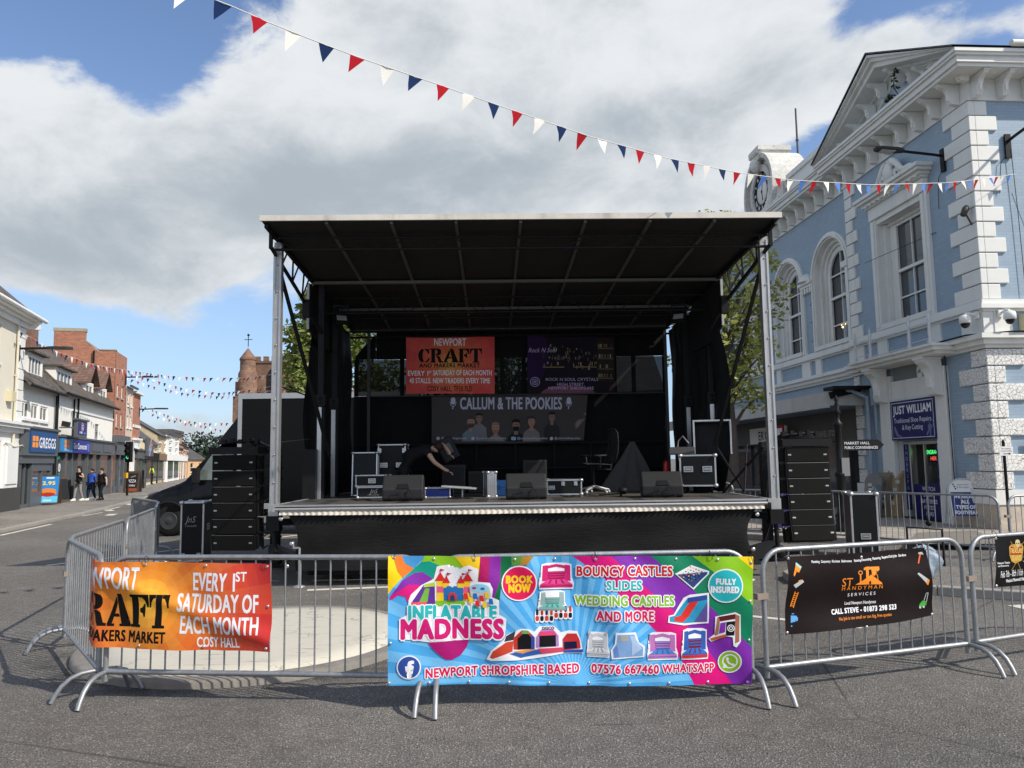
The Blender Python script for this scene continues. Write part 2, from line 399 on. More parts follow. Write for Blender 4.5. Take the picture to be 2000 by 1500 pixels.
def slabs_xy(m, L, Hh):
    for nd in m.node_tree.nodes:
        if nd.bl_idname == 'ShaderNodeTexBrick':
            lk = nd.inputs['Vector'].links[0]; m.node_tree.links.remove(lk)
            tc = [q for q in m.node_tree.nodes if q.bl_idname == 'ShaderNodeTexCoord'][0]
            m.node_tree.links.new(tc.outputs['Object'], nd.inputs['Vector'])
slabs_xy(pave, .6, .45)
def slab(name, pts, z0, z1, m, label, kerb=None):
    mb = MB(); mb.prism(pts, XY(), z0, z1)
    o = mb.build(name, m, bevel=.012 if kerb is None else None); tag(o, label, kind='structure'); return o
def kerb_line(pts, zt, label, wd=.15):
    mb = MB()
    for (x0, y0), (x1, y1) in zip(pts, pts[1:]):
        d = Vector((x1-x0, y1-y0)); n = max(1, int(d.length/.92)); d /= n
        for i in range(n):
            p = Vector((x0, y0))+d*(i+.006); q = Vector((x0, y0))+d*(i+.994)
            mb.bar((p.x, p.y, zt/2), (q.x, q.y, zt/2), wd, zt+.008)
    o = mb.build('kerb', kerbm, bevel=.012); tag(o, label, kind='structure')
# left pavement: follows the shop fronts
STA = math.degrees(math.atan2(.96, -.281)); SD = Vector((math.cos(R(STA)), math.sin(R(STA)))); SN = Vector((SD.y, -SD.x))
SO = Vector((-20.11, 31.31))
def st(s, o): p = SO+SD*s+SN*o; return (p.x, p.y)
KL = [gnd(-500, 1165), gnd(0, 1041), gnd(160, 1006), gnd(276, 977), gnd(330, 955), gnd(420, 938)]
kp = [(p.x, p.y) for p in KL]
slab('pavement', kp+[st(140, -3), st(-30, -3)], -.2, .10, asph2, 'pale tarmac pavement along the left hand shops')
kerb_line(kp, .10, 'stone kerb along the left hand pavement')
# right pavement
KR = [(3.35, 60), (3.35, 24), (4.6, 17.5), (5.6, 16.6), (6.9, 15.9), (8.3, 15.5), (9.4, 14.9), (30, 13.5)]
slab('pavement', KR+[(60, 20), (60, 60)], -.2, .12, pave, 'stone paved footway in front of the market hall')
kerb_line([KR[i] for i in range(7)]+[(16, 14.45)], .12, 'stone kerb around the paved corner by the market hall', .16)
# small paved spur behind the right barriers
SP = [(3.95, 10.95), (4.3, 10.55), (5.4, 10.04), (6.3, 9.5), (12, 8.0), (12, 10.9), (4.6, 12.0), (4.0, 11.5)]
slab('pavement_spur', SP, -.2, .11, asph2, 'low tarmac island with a curved kerb behind the right barriers')
kerb_line([(4.6, 12.0), (4.0, 11.5), (3.95, 10.95), (4.3, 10.55), (5.4, 10.04), (6.3, 9.5), (12, 8.0)], .11, 'kerb of the low tarmac island', .14)
# white painted mini island
cx, cy, rx, ry = -2.62, 7.98, 1.52, 1.48
def ell(k, n=56, sq=1.0): return [(cx+rx*k*math.cos(2*math.pi*i/n), cy+ry*k*math.sin(2*math.pi*i/n)) for i in range(n)]
mb = MB(); mb.lathe([(1.66, -.1), (1.64, .045), (1.61, .06), (1.50, .064)], (cx, cy, 0), 56, 0)
tag(mb.build('island_kerb', mat('worn_kerb', (.20, .185, .165), .9, noise=(7, .4), bump=(30, .4))), 'round stone kerb of the white traffic island', kind='structure')
isl = mat('cracked_white_paint', (.66, .63, .53), .8)
k = NT(isl.node_tree); b_ = isl.node_tree.nodes['Principled BSDF']; co = k.n('ShaderNodeTexCoord').outputs['Object']
wv = k.n('ShaderNodeVectorMath', operation='ADD'); k.t.links.new(co, wv.inputs[0])
nz = k.n('ShaderNodeTexNoise'); k.t.links.new(co, nz.inputs['Vector']); nz.inputs['Scale'].default_value = 6; k.put(nz.inputs['Detail'], 5.)
sc_ = k.n('ShaderNodeVectorMath', operation='SCALE'); k.t.links.new(nz.outputs['Color'], sc_.inputs[0]); sc_.inputs['Scale'].default_value = .35; k.t.links.new(sc_.outputs[0], wv.inputs[1])
v2 = k.n('ShaderNodeTexVoronoi', feature='DISTANCE_TO_EDGE'); k.t.links.new(wv.outputs[0], v2.inputs['Vector']); v2.inputs['Scale'].default_value = 2.6
crack = k.m('MULTIPLY', k.ss(v2.outputs[0], .022, .004), k.ss(k.noise(co, 1.3, 3), .48, .60))
x, y, z = k.sep(co)
scr = k.ss(k.noise(k.xyz(k.m('MULTIPLY', x, 2.5), k.m('MULTIPLY', y, 22.)), 1., 5, .7), .56, .68)
scr = k.m('MULTIPLY', scr, k.ss(k.noise(co, 1.1, 2), .34, .5))
c_ = k.mix(k.m('MULTIPLY', k.noise(co, 2.5, 4), .45), (.56, .53, .45), (.40, .375, .32))
c_ = k.mix(k.m('MAXIMUM', k.m('MULTIPLY', crack, .75), k.m('MULTIPLY', scr, .7)), c_, (.13, .12, .11))
k.t.links.new(c_, b_.inputs['Base Color'])
mb = MB(); mb.lathe([(1.50, .0), (1.50, .066), (1.2, .085), (.6, .10), (.001, .105)], (cx, cy, 0), 56, 0)
tag(mb.build('traffic_island', isl), 'cracked white painted round traffic island behind the orange banner', kind='structure')
# road markings
mb = MB()
def mark(a, b, wd, z=.004):
    a, b = Vector((a[0], a[1], z)), Vector((b[0], b[1], z)); d = (b-a).normalized(); n = Vector((-d.y, d.x, 0))*wd/2
    mb.quad(a-n, b-n, b+n, a+n)
A, B = gnd(600, 1153), gnd(780, 1146); mark(A, B, .13)
for (p, q) in (((0, 1046), (100, 1024)), ((160, 1008), (200, 1001)), ((205, 997), (235, 990)), ((255, 984), (275, 979)), ((290, 974), (310, 969))):
    a, b = gnd(*p), gnd(*q); mark(a, b, .12)
for p, q in (((212, 1007), (222, 1004)), ((246, 984), (258, 986)), ((205, 994), (216, 998))):
    a, b = gnd(*p), gnd(*q); mark(a, b, .3)
for p, q in (((1985, 1187), (2100, 1180)),): mark(gnd(*p), gnd(*q), .25)
mark((-8.5, 14.2), (-5.4, 19.5), .12); mark((2.6, 8.9), (3.6, 8.2), .1)
tag(mb.build('road_markings', paint_w), 'worn white road markings', kind='structure')
# drain grate like texture: tactile patch on the right pavement
mb = MB(); P_ = [gnd(1770, 1062, .125), gnd(1960, 1062, .125), gnd(1905, 1036, .125), gnd(1790, 1040, .125)]
mb.quad(*P_); tag(mb.build('paving_patch', mat('tactile_paving', (.2, .18, .155), .9, brick=(.07, .07, (.1, .09, .08), .15))), 'darker studded paving patch on the right footway', kind='structure')
# ------------------------------------------------------------------ the mobile stage
DZ = 1.17
SG = thing('mobile_stage', 'black trailer stage with a raised roof, aluminium corner posts and black skirt', 'stage', (0.1, 11.5, 0))
def local(root):
    return Matrix.Translation(-Vector(root.location))
def LMB(root): m = MB(); m.M = local(root); return m
deckm = mat('stage_deck_ply', (.075, .066, .056), .5, noise=(9, .35), brick=(1.2, 1.2, (.03, .03, .03), .08)); slabs_xy(deckm, 1.2, 1.2)
b = LMB(SG); b.box(-3.5, 3.72, 11.42, 13.45, DZ-.05, DZ); b.box(-3.42, 3.62, 13.454, 16.05, DZ-.06, DZ-.003)
b.build('deck', deckm, SG)
b = LMB(SG)
b.box(-3.53, 3.75, 11.375, 11.417, DZ-.02, DZ+.006); b.box(-3.56, -3.505, 11.36, 13.45, DZ-.05, DZ+.008); b.box(3.725, 3.78, 11.36, 13.45, DZ-.05, DZ+.008)
b.build('deck_edge', alu_d, SG)
def fringe_fn(u, v):
    x = -3.42+7.08*u; w_ = .018*math.sin(u*7.08*2*math.pi/.085)*v+.012*math.sin(u*41)*v
    return (x, 11.345-.015*v+w_-.02*v, DZ-.07-.065*v-.02*math.sin(u*math.pi)*v)
b = LMB(SG); b.grid(fringe_fn, 420, 3); b.build('fringe', mat('cream_fringe', (.56, .51, .44), .85, noise=(4, .2)), SG)
b = LMB(SG); b.tube([(-3.5, 11.33, DZ-.055), (3.7, 11.33, DZ-.055)], .022); b.tube([(-3.5, 11.3, DZ-.06), (-3.52, 11.45, DZ-.06)], .03); b.build('fringe_rail', alu_d, SG)
def skirt_fn(u, v):
    e = abs(2*u-1); pinch = (e**14)*.22*math.sin(v*math.pi)**.8
    x = (2*u-1)*(3.50-pinch)+.12
    return (x, 11.36+.02*math.sin(u*37)*v+.03*math.sin(v*9+u*13)*.4+.10*pinch, DZ-.07-(DZ-.30)*v)
skirtm = mat('creased_black_skirt', (.035, .035, .037), .72)
k = NT(skirtm.node_tree); bb = skirtm.node_tree.nodes['Principled BSDF']; co = k.n('ShaderNodeTexCoord').outputs['Object']; x, y, z = k.sep(co)
n1 = k.noise(k.xyz(k.m('MULTIPLY', x, 2.6), k.m('MULTIPLY', z, 17.)), 1., 7, .7, 1.6)
n2 = k.noise(co, 3, 4)
k.t.links.new(k.mix(k.m('MULTIPLY', n1, n2), (.006, .006, .0065), (.021, .0205, .020)), bb.inputs['Base Color'])
bp = k.n('ShaderNodeBump'); bp.inputs['Strength'].default_value = .45; bp.inputs['Distance'].default_value = .02; k.t.links.new(n1, bp.inputs['Height']); k.t.links.new(bp.outputs[0], bb.inputs['Normal'])
b = LMB(SG); b.grid(skirt_fn, 90, 24); sk = b.build('skirt', skirtm, SG)
for x, z in ((-3.40, .98), (-3.24, .62), (-3.30, .30), (3.55, .95), (3.47, .45)): b = LMB(SG); b.lathe([(.012, 0), (.03, 0), (.03, .006), (.012, .008)], (x, 11.34, z), 12, 0, Matrix.Rotation(R(90), 3, 'X')); b.build('eyelet', alu, sk)
b = LMB(SG)
b.box(-3.1, 3.4, 11.62, 11.74, .13, .30); b.box(-3.1, -2.98, 11.74, 15.8, .13, .42); b.box(3.28, 3.4, 11.74, 15.8, .13, .42); b.box(-3.3, 3.5, 13.5, 15.9, .46, 1.08)
b.bar((-4.0, 12.9, .36), (-3.0, 11.6, .24), .14, .2); b.bar((4.1, 12.4, .36), (3.3, 11.8, .26), .14, .2)
b.build('chassis', steel_b, SG)
b = LMB(SG)
for i in range(3): b.cbox((-3.18+.05*i, 11.6, .27), .025, .02, .12, 0, Matrix.Rotation(R(20), 3, 'Y'))
b.build('reflector', mat('amber_stripe', (.75, .38, .02), .5), SG)
for x, y in ((-3.13, 11.37), (3.42, 11.45), (-2.2, 15.6), (2.6, 15.6)):
    b = LMB(SG); b.tube([(x, y, .02), (x, y, .56)], .018); b.lathe([(.09, 0), (.09, .012), (.03, .03)], (x, y, 0), 14); b.bar((x, y, .56), (x-.09, y, .56), .025); b.tube([(x-.09, y, .55), (x-.09, y, .65)], .012)
    b.build('jack', alu_d, SG)
# wheels under the trailer
for x in (-.55, .55):
    b = LMB(SG); b.lathe([(.2, -.12), (.36, -.11), (.38, 0), (.36, .11), (.2, .12)], (x, 14.2, .38), 24, 0, Matrix.Rotation(R(90), 3, 'Y')); b.build('wheel', rubber, SG)
# corner posts
for sx, x in ((-1, -3.62), (1, 3.95)):
    b = LMB(SG); y = 11.75
    b.box(x-.062, x-.030, y-.06, y+.06, 1.06, 5.16); b.box(x+.030, x+.062, y-.06, y+.06, 1.06, 5.16); b.box(x-.03, x+.03, y-.045, y+.045, 1.06, 5.15, 1)
    b.box(x-.075, x+.075, y-.07, y+.07, 1.0, 1.16); b.box(x-.055, x+.055, y-.05, y+.05, 5.12, 5.22, 1)
    for i in range(9): b.lathe([(.012, 0), (.012, .02), (.004, .024)], (x, y-.046, 1.5+.42*i), 8, 0, Matrix.Rotation(R(90), 3, 'X'))
    p = b.build('post', [mat('worn_post_alloy', (.46, .46, .46), .45, .75, noise=(7, .25)), alu_d], SG)
    b = LMB(SG); b.box(x-.10, x+.10, y-.09, y+.09, .78, 1.0); b.tube([(x, y, .8), (x+.02, y, .42)], .035); b.lathe([(.06, .28), (.10, .30), (.10, .42), (.05, .46)], (x+.03, y, 0), 12)
    b.bar((x, y, .9), (x-sx*.5, y+.3, .9), .08, .1); b.build('post_bracket', steel_b, p)
    b = LMB(SG); b.bar((x-sx*.02, y+.05, 4.75), (x-sx*.42, 13.45, 1.9 if sx < 0 else 2.0), .055, .03); b.build('strut', steel_b, SG)
# lifting masts at the trailer corners
for x, y, top in ((-3.37, 13.5, 4.95), (-3.30, 14.25, 4.9), (3.66, 14.1, 4.85), (3.42, 14.95, 4.8)):
    b = LMB(SG); b.box(x-.05, x+.05, y-.05, y+.05, 2.9, top); b.box(x-.085, x+.085, y-.07, y+.07, 2.78, 2.98)
    for zz in (2.84, 2.92): b.lathe([(.022, 0), (.022, .02), (.006, .028)], (x, y-.07, zz), 8, 0, Matrix.Rotation(R(90), 3, 'X'))
    ms = b.build('mast', steel_b, SG)
    b = LMB(SG); b.box(x-.045, x+.03, y-.085, y-.06, DZ, 2.76); b.build('mast_slide', alu, ms)
    b = LMB(SG); b.box(x-.075, x+.075, y-.055, y+.06, DZ, 2.77); b.build('mast_sleeve', steel_b, ms)
b = LMB(SG); b.box(-3.62, -3.40, 13.28, 13.44, DZ, 2.02); b.build('mast_base', steel_b, SG); b = LMB(SG); b.box(3.3, 3.55, 13.9, 14.2, DZ, 2.0); b.build('mast_base', steel_b, SG)
# roof: a fold-out front flap and the sloping rear roof, with ribs
def RL(s, Y): # left/right x, and z of the underside
    t = (Y-11.2)/4.9
    return (-3.72+.36*t if s < 0 else 4.05-.76*t, 5.40-.84*t-(.06 if s > 0 else 0)*(1-t))
roofm = mat('dark_roof_lining', (.030, .029, .028), .62, noise=(6, .25))
ribm = mat('grey_roof_rib', (.11, .107, .104), .5, .3, noise=(10, .2))
b = LMB(SG)
for Y0, Y1 in ((11.2, 13.38), (13.384, 16.1)):
    (xl0, zl0), (xr0, zr0), (xl1, zl1), (xr1, zr1) = RL(-1, Y0), RL(1, Y0), RL(-1, Y1), RL(1, Y1)
    q = [(xl0, Y0, zl0), (xr0, Y0, zr0), (xr1, Y1, zr1), (xl1, Y1, zl1)]
    b.add(q+[(a, c, d+.07) for a, c, d in q], [(0, 1, 2, 3), (4, 5, 6, 7), (0, 1, 5, 4), (1, 2, 6, 5), (2, 3, 7, 6), (3, 0, 4, 7)])
b.build('roof', roofm, SG)
b = LMB(SG); (xl, zl), (xr, zr) = RL(-1, 11.2), RL(1, 11.2)
b.add([(xl-.02, 11.17, zl+.0), (xr+.02, 11.17, zr+.0), (xr+.02, 11.17, zr+.085), (xl-.02, 11.17, zl+.085), (xl-.02, 11.20, zl), (xr+.02, 11.20, zr), (xr+.02, 11.20, zr+.085), (xl-.02, 11.20, zl+.085)], [(0, 1, 2, 3), (4, 5, 6, 7), (0, 1, 5, 4), (2, 3, 7, 6), (0, 3, 7, 4), (1, 2, 6, 5)])
b.build('fascia', mat('dirty_fascia_paint', (.66, .62, .55), .5, noise=(6, .22), streak=(2.2, .6, (.25, .21, .17))), SG)
b = LMB(SG)
for i in range(1, 8):
    t = i/8
    def rp(Y, dz): (xl, zl), (xr, zr) = RL(-1, Y), RL(1, Y); return (xl+(xr-xl)*t, Y, zl+(zr-zl)*t-dz)
    b.bar(rp(11.22, .02), rp(13.36, .02), .045, .04); b.bar(rp(13.4, .02), rp(16.0, .02), .045, .04)
for Y in (13.38, 14.7, 15.95):
    (xl, zl), (xr, zr) = RL(-1, Y), RL(1, Y); b.bar((xl+.03, Y, zl-.065), (xr-.03, Y, zr-.065), .075, .05)
b.build('roof_ribs', ribm, SG)
def truss(Y, drop, top, name='truss'):
    (xl, zl), (xr, zr) = RL(-1, Y), RL(1, Y); b = LMB(SG); n = 22
    A = lambda t: Vector((xl+.03+(xr-xl-.06)*t, Y, zl+(zr-zl)*t-drop)); B = lambda t: A(t)+Vector((0, 0, drop-top))
    b.tube([A(0), A(1)], .022); b.tube([B(0), B(1)], .018)
    for i in range(n): b.tube([(A if i % 2 else B)(i/n), (B if i % 2 else A)((i+1)/n)], .008, 6)
    b.build(name, steel_b, SG)
truss(11.55, .28, .10); truss(13.9, .42, .14); truss(14.75, .22, .10); truss(15.8, .24, .12)
for s in (-1, 1):
    b = LMB(SG)
    (x0, z0), (x1, z1), (x2, z2) = RL(s, 11.25), RL(s, 13.35), RL(s, 15.9); o = -s*.05
    b.bar((x0+o, 11.25, z0-.04), (x1+o, 13.35, z1-.04), .05, .07); b.bar((x1+o, 13.4, z1-.04), (x2+o, 15.9, z2-.04), .05, .07)
    b.bar((x0+o, 11.5, z0-.30), (x1+o, 13.3, z1-.62), .04, .05); b.bar((x0+o, 11.5, z0-.05), (x0+o, 11.5, z0-.33), .05)
    for t in (.25, .5, .75):
        p = Vector((x0+o, 11.5, z0-.30)).lerp(Vector((x1+o, 13.3, z1-.62)), t); q = Vector((x0+o, 11.25, z0-.04)).lerp(Vector((x1+o, 13.35, z1-.04)), t+.05)
        b.bar(p, q, .025); b.bar(p, q+Vector((0, .35, -.02)), .02)
    b.box(x1+o-.06, x1+o+.06, 12.95, 13.1, z1-.75, z1-.45); b.bar((x1+o, 13.0, z1-.6), (x1+o+s*.0-s*.15, 13.45, z1-.95), .05)
    b.build('roof_side_frame', steel_b, SG)
# stiff side flaps, side sheets and the rear sheet
for s in (-1, 1):
    x1, z1 = RL(s, 13.42)
    b = LMB(SG); o = .03*s
    q = [(13.42, z1-.05), (14.6, z1-.25), (14.6, z1-1.18), (13.9, z1-1.12), (13.42, z1-.88)]
    xx = lambda Y: x1+o+(-s*.2)*(Y-13.42)
    vs = [(xx(y)-.02, y, z) for y, z in q]+[(xx(y)+.02, y, z) for y, z in q]
    b.add(vs, [(0, 1, 2, 3, 4), (9, 8, 7, 6, 5)]+[(i, (i+1) % 5, 5+(i+1) % 5, 5+i) for i in range(5)])
    b.build('side_flap', mat('dark_grey_flap', (.02, .02, .021), .55, noise=(6, .2)), SG)
    b = LMB(SG)
    b.bar((xx(13.40), 13.40, z1-.05), (xx(13.40), 13.40, z1-.88), .04, .05); b.build('flap_edge', alu_d, SG)
    def sheet(u, v, s=s, x1=x1):
        Y = 13.55+2.4*u; t = (Y-11.2)/4.9
        xb = RL(s, Y)[0]; zt = RL(s, Y)[1]-.15-(.62*(1-min(1, u*2.2)) if True else 0)
        z = DZ+.02+(zt-DZ)*v
        bulge = s*.16*math.sin(v*math.pi)*(1-u)**2
        return (xb+bulge+.025*math.sin(u*26+v*2)+.018*math.sin(v*11+u*6), Y, z)
    b = LMB(SG); b.grid(sheet, 30, 20); b.build('side_sheet', mat('black_side_sheet', (.016, .016, .017), .65, noise=(5, .4), bump=(5, .3)), SG)
meshm = mat('black_mesh_window', (.012, .013, .012), .9, alpha=.94)
def bsheet(x0, x1, z0, z1, nu, nv, wob=.02):
    return lambda u, v: (x0+(x1-x0)*u, 16.0+wob*math.sin(u*(x1-x0)*5+v*2)+wob*.7*math.sin(v*7+u*3), z0+(z1-z0)*v)
b = LMB(SG); b.grid(bsheet(-3.32, 3.26, 1.1, 3.16, 40, 12), 40, 12); b.grid(bsheet(-2.85, 3.26, 3.93, 4.52, 40, 6), 40, 6)
b.add([(-2.85, 16, 4.47), (-3.05, 16, 4.28), (-3.28, 16, 4.0), (-3.28, 16, 3.93), (-2.85, 16, 3.93)], [(0, 1, 2, 3, 4)])
for x in (-2.3, -.2, .25, 2.15, 2.55, 3.2, -3.26):
    b.box(x-.045, x+.045, 15.99, 16.005, 3.16, 3.93)
b.build('backdrop', blackf, SG)
b = LMB(SG); b.grid(bsheet(-3.26, 3.2, 3.165, 3.925, 30, 4, .008), 30, 4); b.build('mesh_window', meshm, SG)
b = LMB(SG)
for z in (1.62, 2.13): b.tube([(-3.25, 15.86, z), (3.2, 15.86, z)], .02)
for x in (-2.7, -1.55, -.75, .05, .85, 1.6, 2.3, 3.15): b.tube([(x, 15.86, DZ), (x, 15.86, 2.13)], .016)
b.build('guard_rail', steel_b, SG)
b = LMB(SG)
for x in (-2.95, 3.18): b.bar((x, 15.75, DZ), (x, 15.75, 4.45), .06)
b.tube([(-3.0, 15.75, 3.13), (3.2, 15.75, 3.13)], .014); b.build('rear_frame', mat('dark_bare_steel', (.05, .05, .05), .45, .5), SG)
b = LMB(SG)
b.tube([(3.75, 12.6, 1.16), (3.95, 13.0, 2.0)], .012); b.bar((3.55, 13.4, 1.95), (3.95, 13.1, 1.12), .03); b.bar((3.6, 13.4, 1.15), (4.1, 12.6, 1.95), .03)
b.build('side_braces', steel_b, SG)
b = LMB(SG)
for a, c in (((-3.55, 13.2, 2.95), (-3.6, 11.8, 2.98)), ((-3.5, 13.3, 2.2), (-3.6, 11.8, 2.1))): b.tube([a, c], .012)
b.build('side_braces', steel_b, SG)
# floodlights hung under the roof
for x, y, z, rz, side in ((-3.14, 14.0, 4.42, 25, 'left'), (3.12, 14.1, 4.38, -25, 'right')):
    t = thing('floodlight', 'small square floodlight under the stage roof, %s one' % side, 'floodlight', (x, y, z), R(rz))
    rot = Matrix.Rotation(R(-35), 3, 'X')
    b = MB(); b.cbox((0, 0, 0), .26, .08, .20, 0, rot); b.bar((-.13, 0, 0), (-.13, .02, .25), .02); b.bar((.13, 0, 0), (.13, .02, .25), .02); b.bar((-.14, .02, .25), (.14, .02, .25), .03)
    b.build('housing', blackp, t)
    b = MB(); b.cbox(rot @ Vector((0, -.045, 0)), .18, .012, .12, 0, rot); b.build('lens', mat('lamp_glass', (.35, .36, .36), .15, spec=.8), t)
    b = MB(); b.tube([(0, .04, -.08), (.05*(-1 if x > 0 else 1), .05, -.3), (0, .06, -.7)], .012); b.build('cable', rubber, t)
# ------------------------------------------------------------------ market hall (pale blue building on the right)
MHK = (10.739, 17.207, 0); MHA = R(93.6)
MH = thing('market_hall', 'pale blue painted brick market hall with white quoins, pediment and clock turret', 'building', MHK, MHA)
blue_b = mat('blue_painted_brick', (.285, .378, .475), .6, brick=(.225, .078, (.255, .33, .405), .05), noise=(1.4, .12), streak=(1.3, .22, (.21, .26, .31)), bump=(14, .16))
blue_r = mat('blue_painted_render', (.32, .40, .475), .62, noise=(3, .06), bump=(8, .12))
wht = mat('white_stucco', (.74, .74, .71), .6, noise=(3.5, .07), streak=(1.6, .42, (.42, .40, .35)), bump=(20, .06))
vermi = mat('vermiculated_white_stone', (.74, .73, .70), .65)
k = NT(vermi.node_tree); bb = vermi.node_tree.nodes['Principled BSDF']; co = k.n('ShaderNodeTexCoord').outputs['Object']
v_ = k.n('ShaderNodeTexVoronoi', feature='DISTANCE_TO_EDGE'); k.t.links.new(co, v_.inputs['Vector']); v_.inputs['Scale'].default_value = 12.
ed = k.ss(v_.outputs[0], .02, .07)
k.t.links.new(k.mix(ed, (.50, .48, .45), (.80, .79, .76)), bb.inputs['Base Color'])  # grooves darker: their shade put into the colour, with some dirt
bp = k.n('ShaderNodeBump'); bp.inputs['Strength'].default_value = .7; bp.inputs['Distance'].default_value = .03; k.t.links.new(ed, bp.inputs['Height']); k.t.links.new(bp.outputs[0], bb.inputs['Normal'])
plinthm = mat('plinth_stone', (.50, .43, .35), .8, noise=(7, .3), bump=(16, .4))
slate = mat('slate_roof', (.085, .085, .09), .7, brick=(.3, .2, (.05, .05, .05), .25), noise=(3, .2))
sashm = mat('white_sash', (.74, .74, .72), .45)
YR = -.12                                     # the arched wing sits a little behind the corner pavilion
ARC = [7.25, 10.5, 13.8, 17.1]; AZ0, ASP, AR = 5.42, 7.72, 1.10
b = MB()
wall(b, 0, 5.85, .12, 10.05, [(1.9, 3.8, .12, 2.16), (1.95, 4.10, 5.42, 8.3)], 0, .5, 0, 1, out=1)
b.build('wall', [blue_b, wht], MH)
b = MB(); wall(b, 5.85, 24, 3.2, 10.05, [(c-AR, c+AR, AZ0, ASP+AR) for c in ARC], YR, .42, 0, 1, out=1)
for c in ARC:
    n = 20; a = [(c+AR*math.cos(math.pi*i/n), ASP+AR*math.sin(math.pi*i/n)) for i in range(n+1)]
    for (x0, z0), (x1, z1) in zip(a, a[1:]):
        b.quad((x0, YR, z0), (x1, YR, z1), (x1, YR, ASP+AR), (x0, YR, ASP+AR)); b.quad((x0, YR, z0), (x0, YR-.42, z0), (x1, YR-.42, z1), (x1, YR, z1), 1)
b.quad((5.85, 0, .12), (5.85, YR, .12), (5.85, YR, 10.05), (5.85, 0, 10.05))
b.build('wing_wall', [blue_b, wht], MH)
b = MB()
for hs in [[]]:
    ys = (0, -14); b.add([(0, 0, .12), (0, -14, .12), (0, -14, 10.05), (0, 0, 10.05)], [(0, 1, 2, 3)])
b.build('side_wall', blue_b, MH)
# plinth, belts and cornices run round both faces
def band(b, z0, z1, pr, x1=24, y1=-14, m=0, step=True):
    b.box(-pr, 5.95 if step else x1, -.4, pr, z0, z1, m)
    if step and x1 > 6: b.box(5.95, x1, -.6, pr+YR, z0, z1, m)
    b.box(-pr, .4, y1, -.4, z0, z1, m)
b = MB()
b.box(-.09, 1.42, -.3, .09, .1, .66); b.box(-.09, .3, -14, -.3, .1, .66); b.box(4.5, 5.9, -.3, .09, .1, .66)
b.build('plinth', plinthm, MH)
b = MB(); b.box(-.12, 1.42, -.3, .12, .664, .98); b.box(-.12, .3, -14, -.3, .664, .98); b.box(4.5, 5.9, -.3, .12, .664, .98); b.build('plinth_cap', wht, MH)
b = MB()
for z0, z1, pr in ((4.16, 4.24, .10), (4.24, 4.36, .20), (4.36, 4.47, .30)): band(b, z0, z1, pr)
b.build('belt_cornice', wht, MH)
b = MB()
for z0, z1, pr in ((5.00, 5.06, .07), (5.06, 5.16, .16), (5.16, 5.27, .10)): band(b, z0, z1, pr)
b.build('sill_band', wht, MH)
for x0, x1, y in ((-.03, .75, .05), (1.55, 2.05, .05), (3.95, 4.45, .05), (5.2, 5.9, .05), (5.92, 6.3, .05+YR), (8.15, 8.55, .07+YR), (8.95, 9.6, .07+YR), (11.4, 11.8, .07+YR), (12.3, 12.9, .07+YR), (14.7, 15.2, .07+YR)): b = MB(); b.box(x0, x1, -.2, y, 4.474, 5.0); b.build('dado_pier', wht, MH)
b = MB(); b.box(-.05, .2, -.62, -.2, 4.474, 5.0); b.build('dado_pier', wht, MH)
# quoins
def quoins(b, x0, z0, z1, n, la, sh, pr, mirror=None, ra=None, m=0):
    h = (z1-z0)/n
    for i in range(n):
        w_ = (la if i % 2 == 0 else sh); a, c = z0+i*h+.012, z0+(i+1)*h-.012
        if mirror: b.box(x0-w_, x0, -.1, pr, a, c, m)
        else: b.box(x0-pr if ra else x0, x0+w_, -.1, pr, a, c, m)
        if ra: w2 = ra[0] if i % 2 == 1 else ra[1]; b.box(-pr, .1, -w2, -.1, a, c, m)
    return b
quoins(MB(), 0, 5.275, 9.98, 13, .92, .60, .055, ra=(.62, .40)).build('quoins', wht, MH, bevel=.015)
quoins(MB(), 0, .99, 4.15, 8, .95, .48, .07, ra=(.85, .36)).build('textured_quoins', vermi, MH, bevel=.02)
quoins(MB(), 5.85, 5.275, 9.98, 13, .62, .40, .055, True).build('inner_quoins', wht, MH, bevel=.015)
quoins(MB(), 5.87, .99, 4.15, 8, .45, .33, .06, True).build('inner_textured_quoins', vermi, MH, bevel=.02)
# main cornice with console brackets
b = MB(); b.box(-.05, 5.95, -.3, .05, 9.99, 10.08); b.box(-.04, 5.93, -.3, .03, 10.08, 10.52); b.box(5.95, 24, -.3, .05+YR, 9.99, 10.08); b.box(5.95, 24, -.3, .03+YR, 10.08, 10.52)
b.box(-.05, .3, -14, -.3, 9.99, 10.08); b.box(-.03, .3, -14, -.3, 10.08, 10.52); b.build('frieze', wht, MH)
b = MB()
for z0, z1, pr in ((10.52, 10.60, .60), (10.60, 10.74, .66), (10.74, 10.80, .72), (10.80, 10.88, .76)):
    b.box(-pr, 5.85+pr*.6, -.4, pr, z0, z1); b.box(5.85+pr*.6, 24, -.6, pr+YR, z0, z1); b.box(-pr, .3, -14, -.4, z0, z1)
b.build('cornice', wht, MH)
def console(h, d, w_):
    """scroll bracket, back at y=0, top at z=0"""
    b = MB(); pr = [(0, 0), (d, 0), (d, -.10*h), (d*.93, -.16*h), (d*.80, -.20*h), (d*.62, -.30*h), (d*.50, -.50*h), (d*.46, -.70*h), (d*.50, -.82*h), (d*.40, -.97*h), (d*.18, -h), (0, -h)]
    b.prism(pr, YZ(), -w_/2, w_/2); b.box(-w_*.62, w_*.62, 0, d*1.06, -.07*h, -.005); b.box(-w_*.25, w_*.25, d*.3, d*.56, -.8*h, -.35*h)
    return b
br = console(.50, .50, .13).build('bracket', wht, MH, bevel=.008); br.location = (.30, .035, 10.515)
n_ = 0
for i in range(1, 30):
    c = br.copy(); COL.objects.link(c); c.parent = MH; x = .30+.72*i; c.location = (x, .035 if x < 5.9 else .035+YR, 10.515)
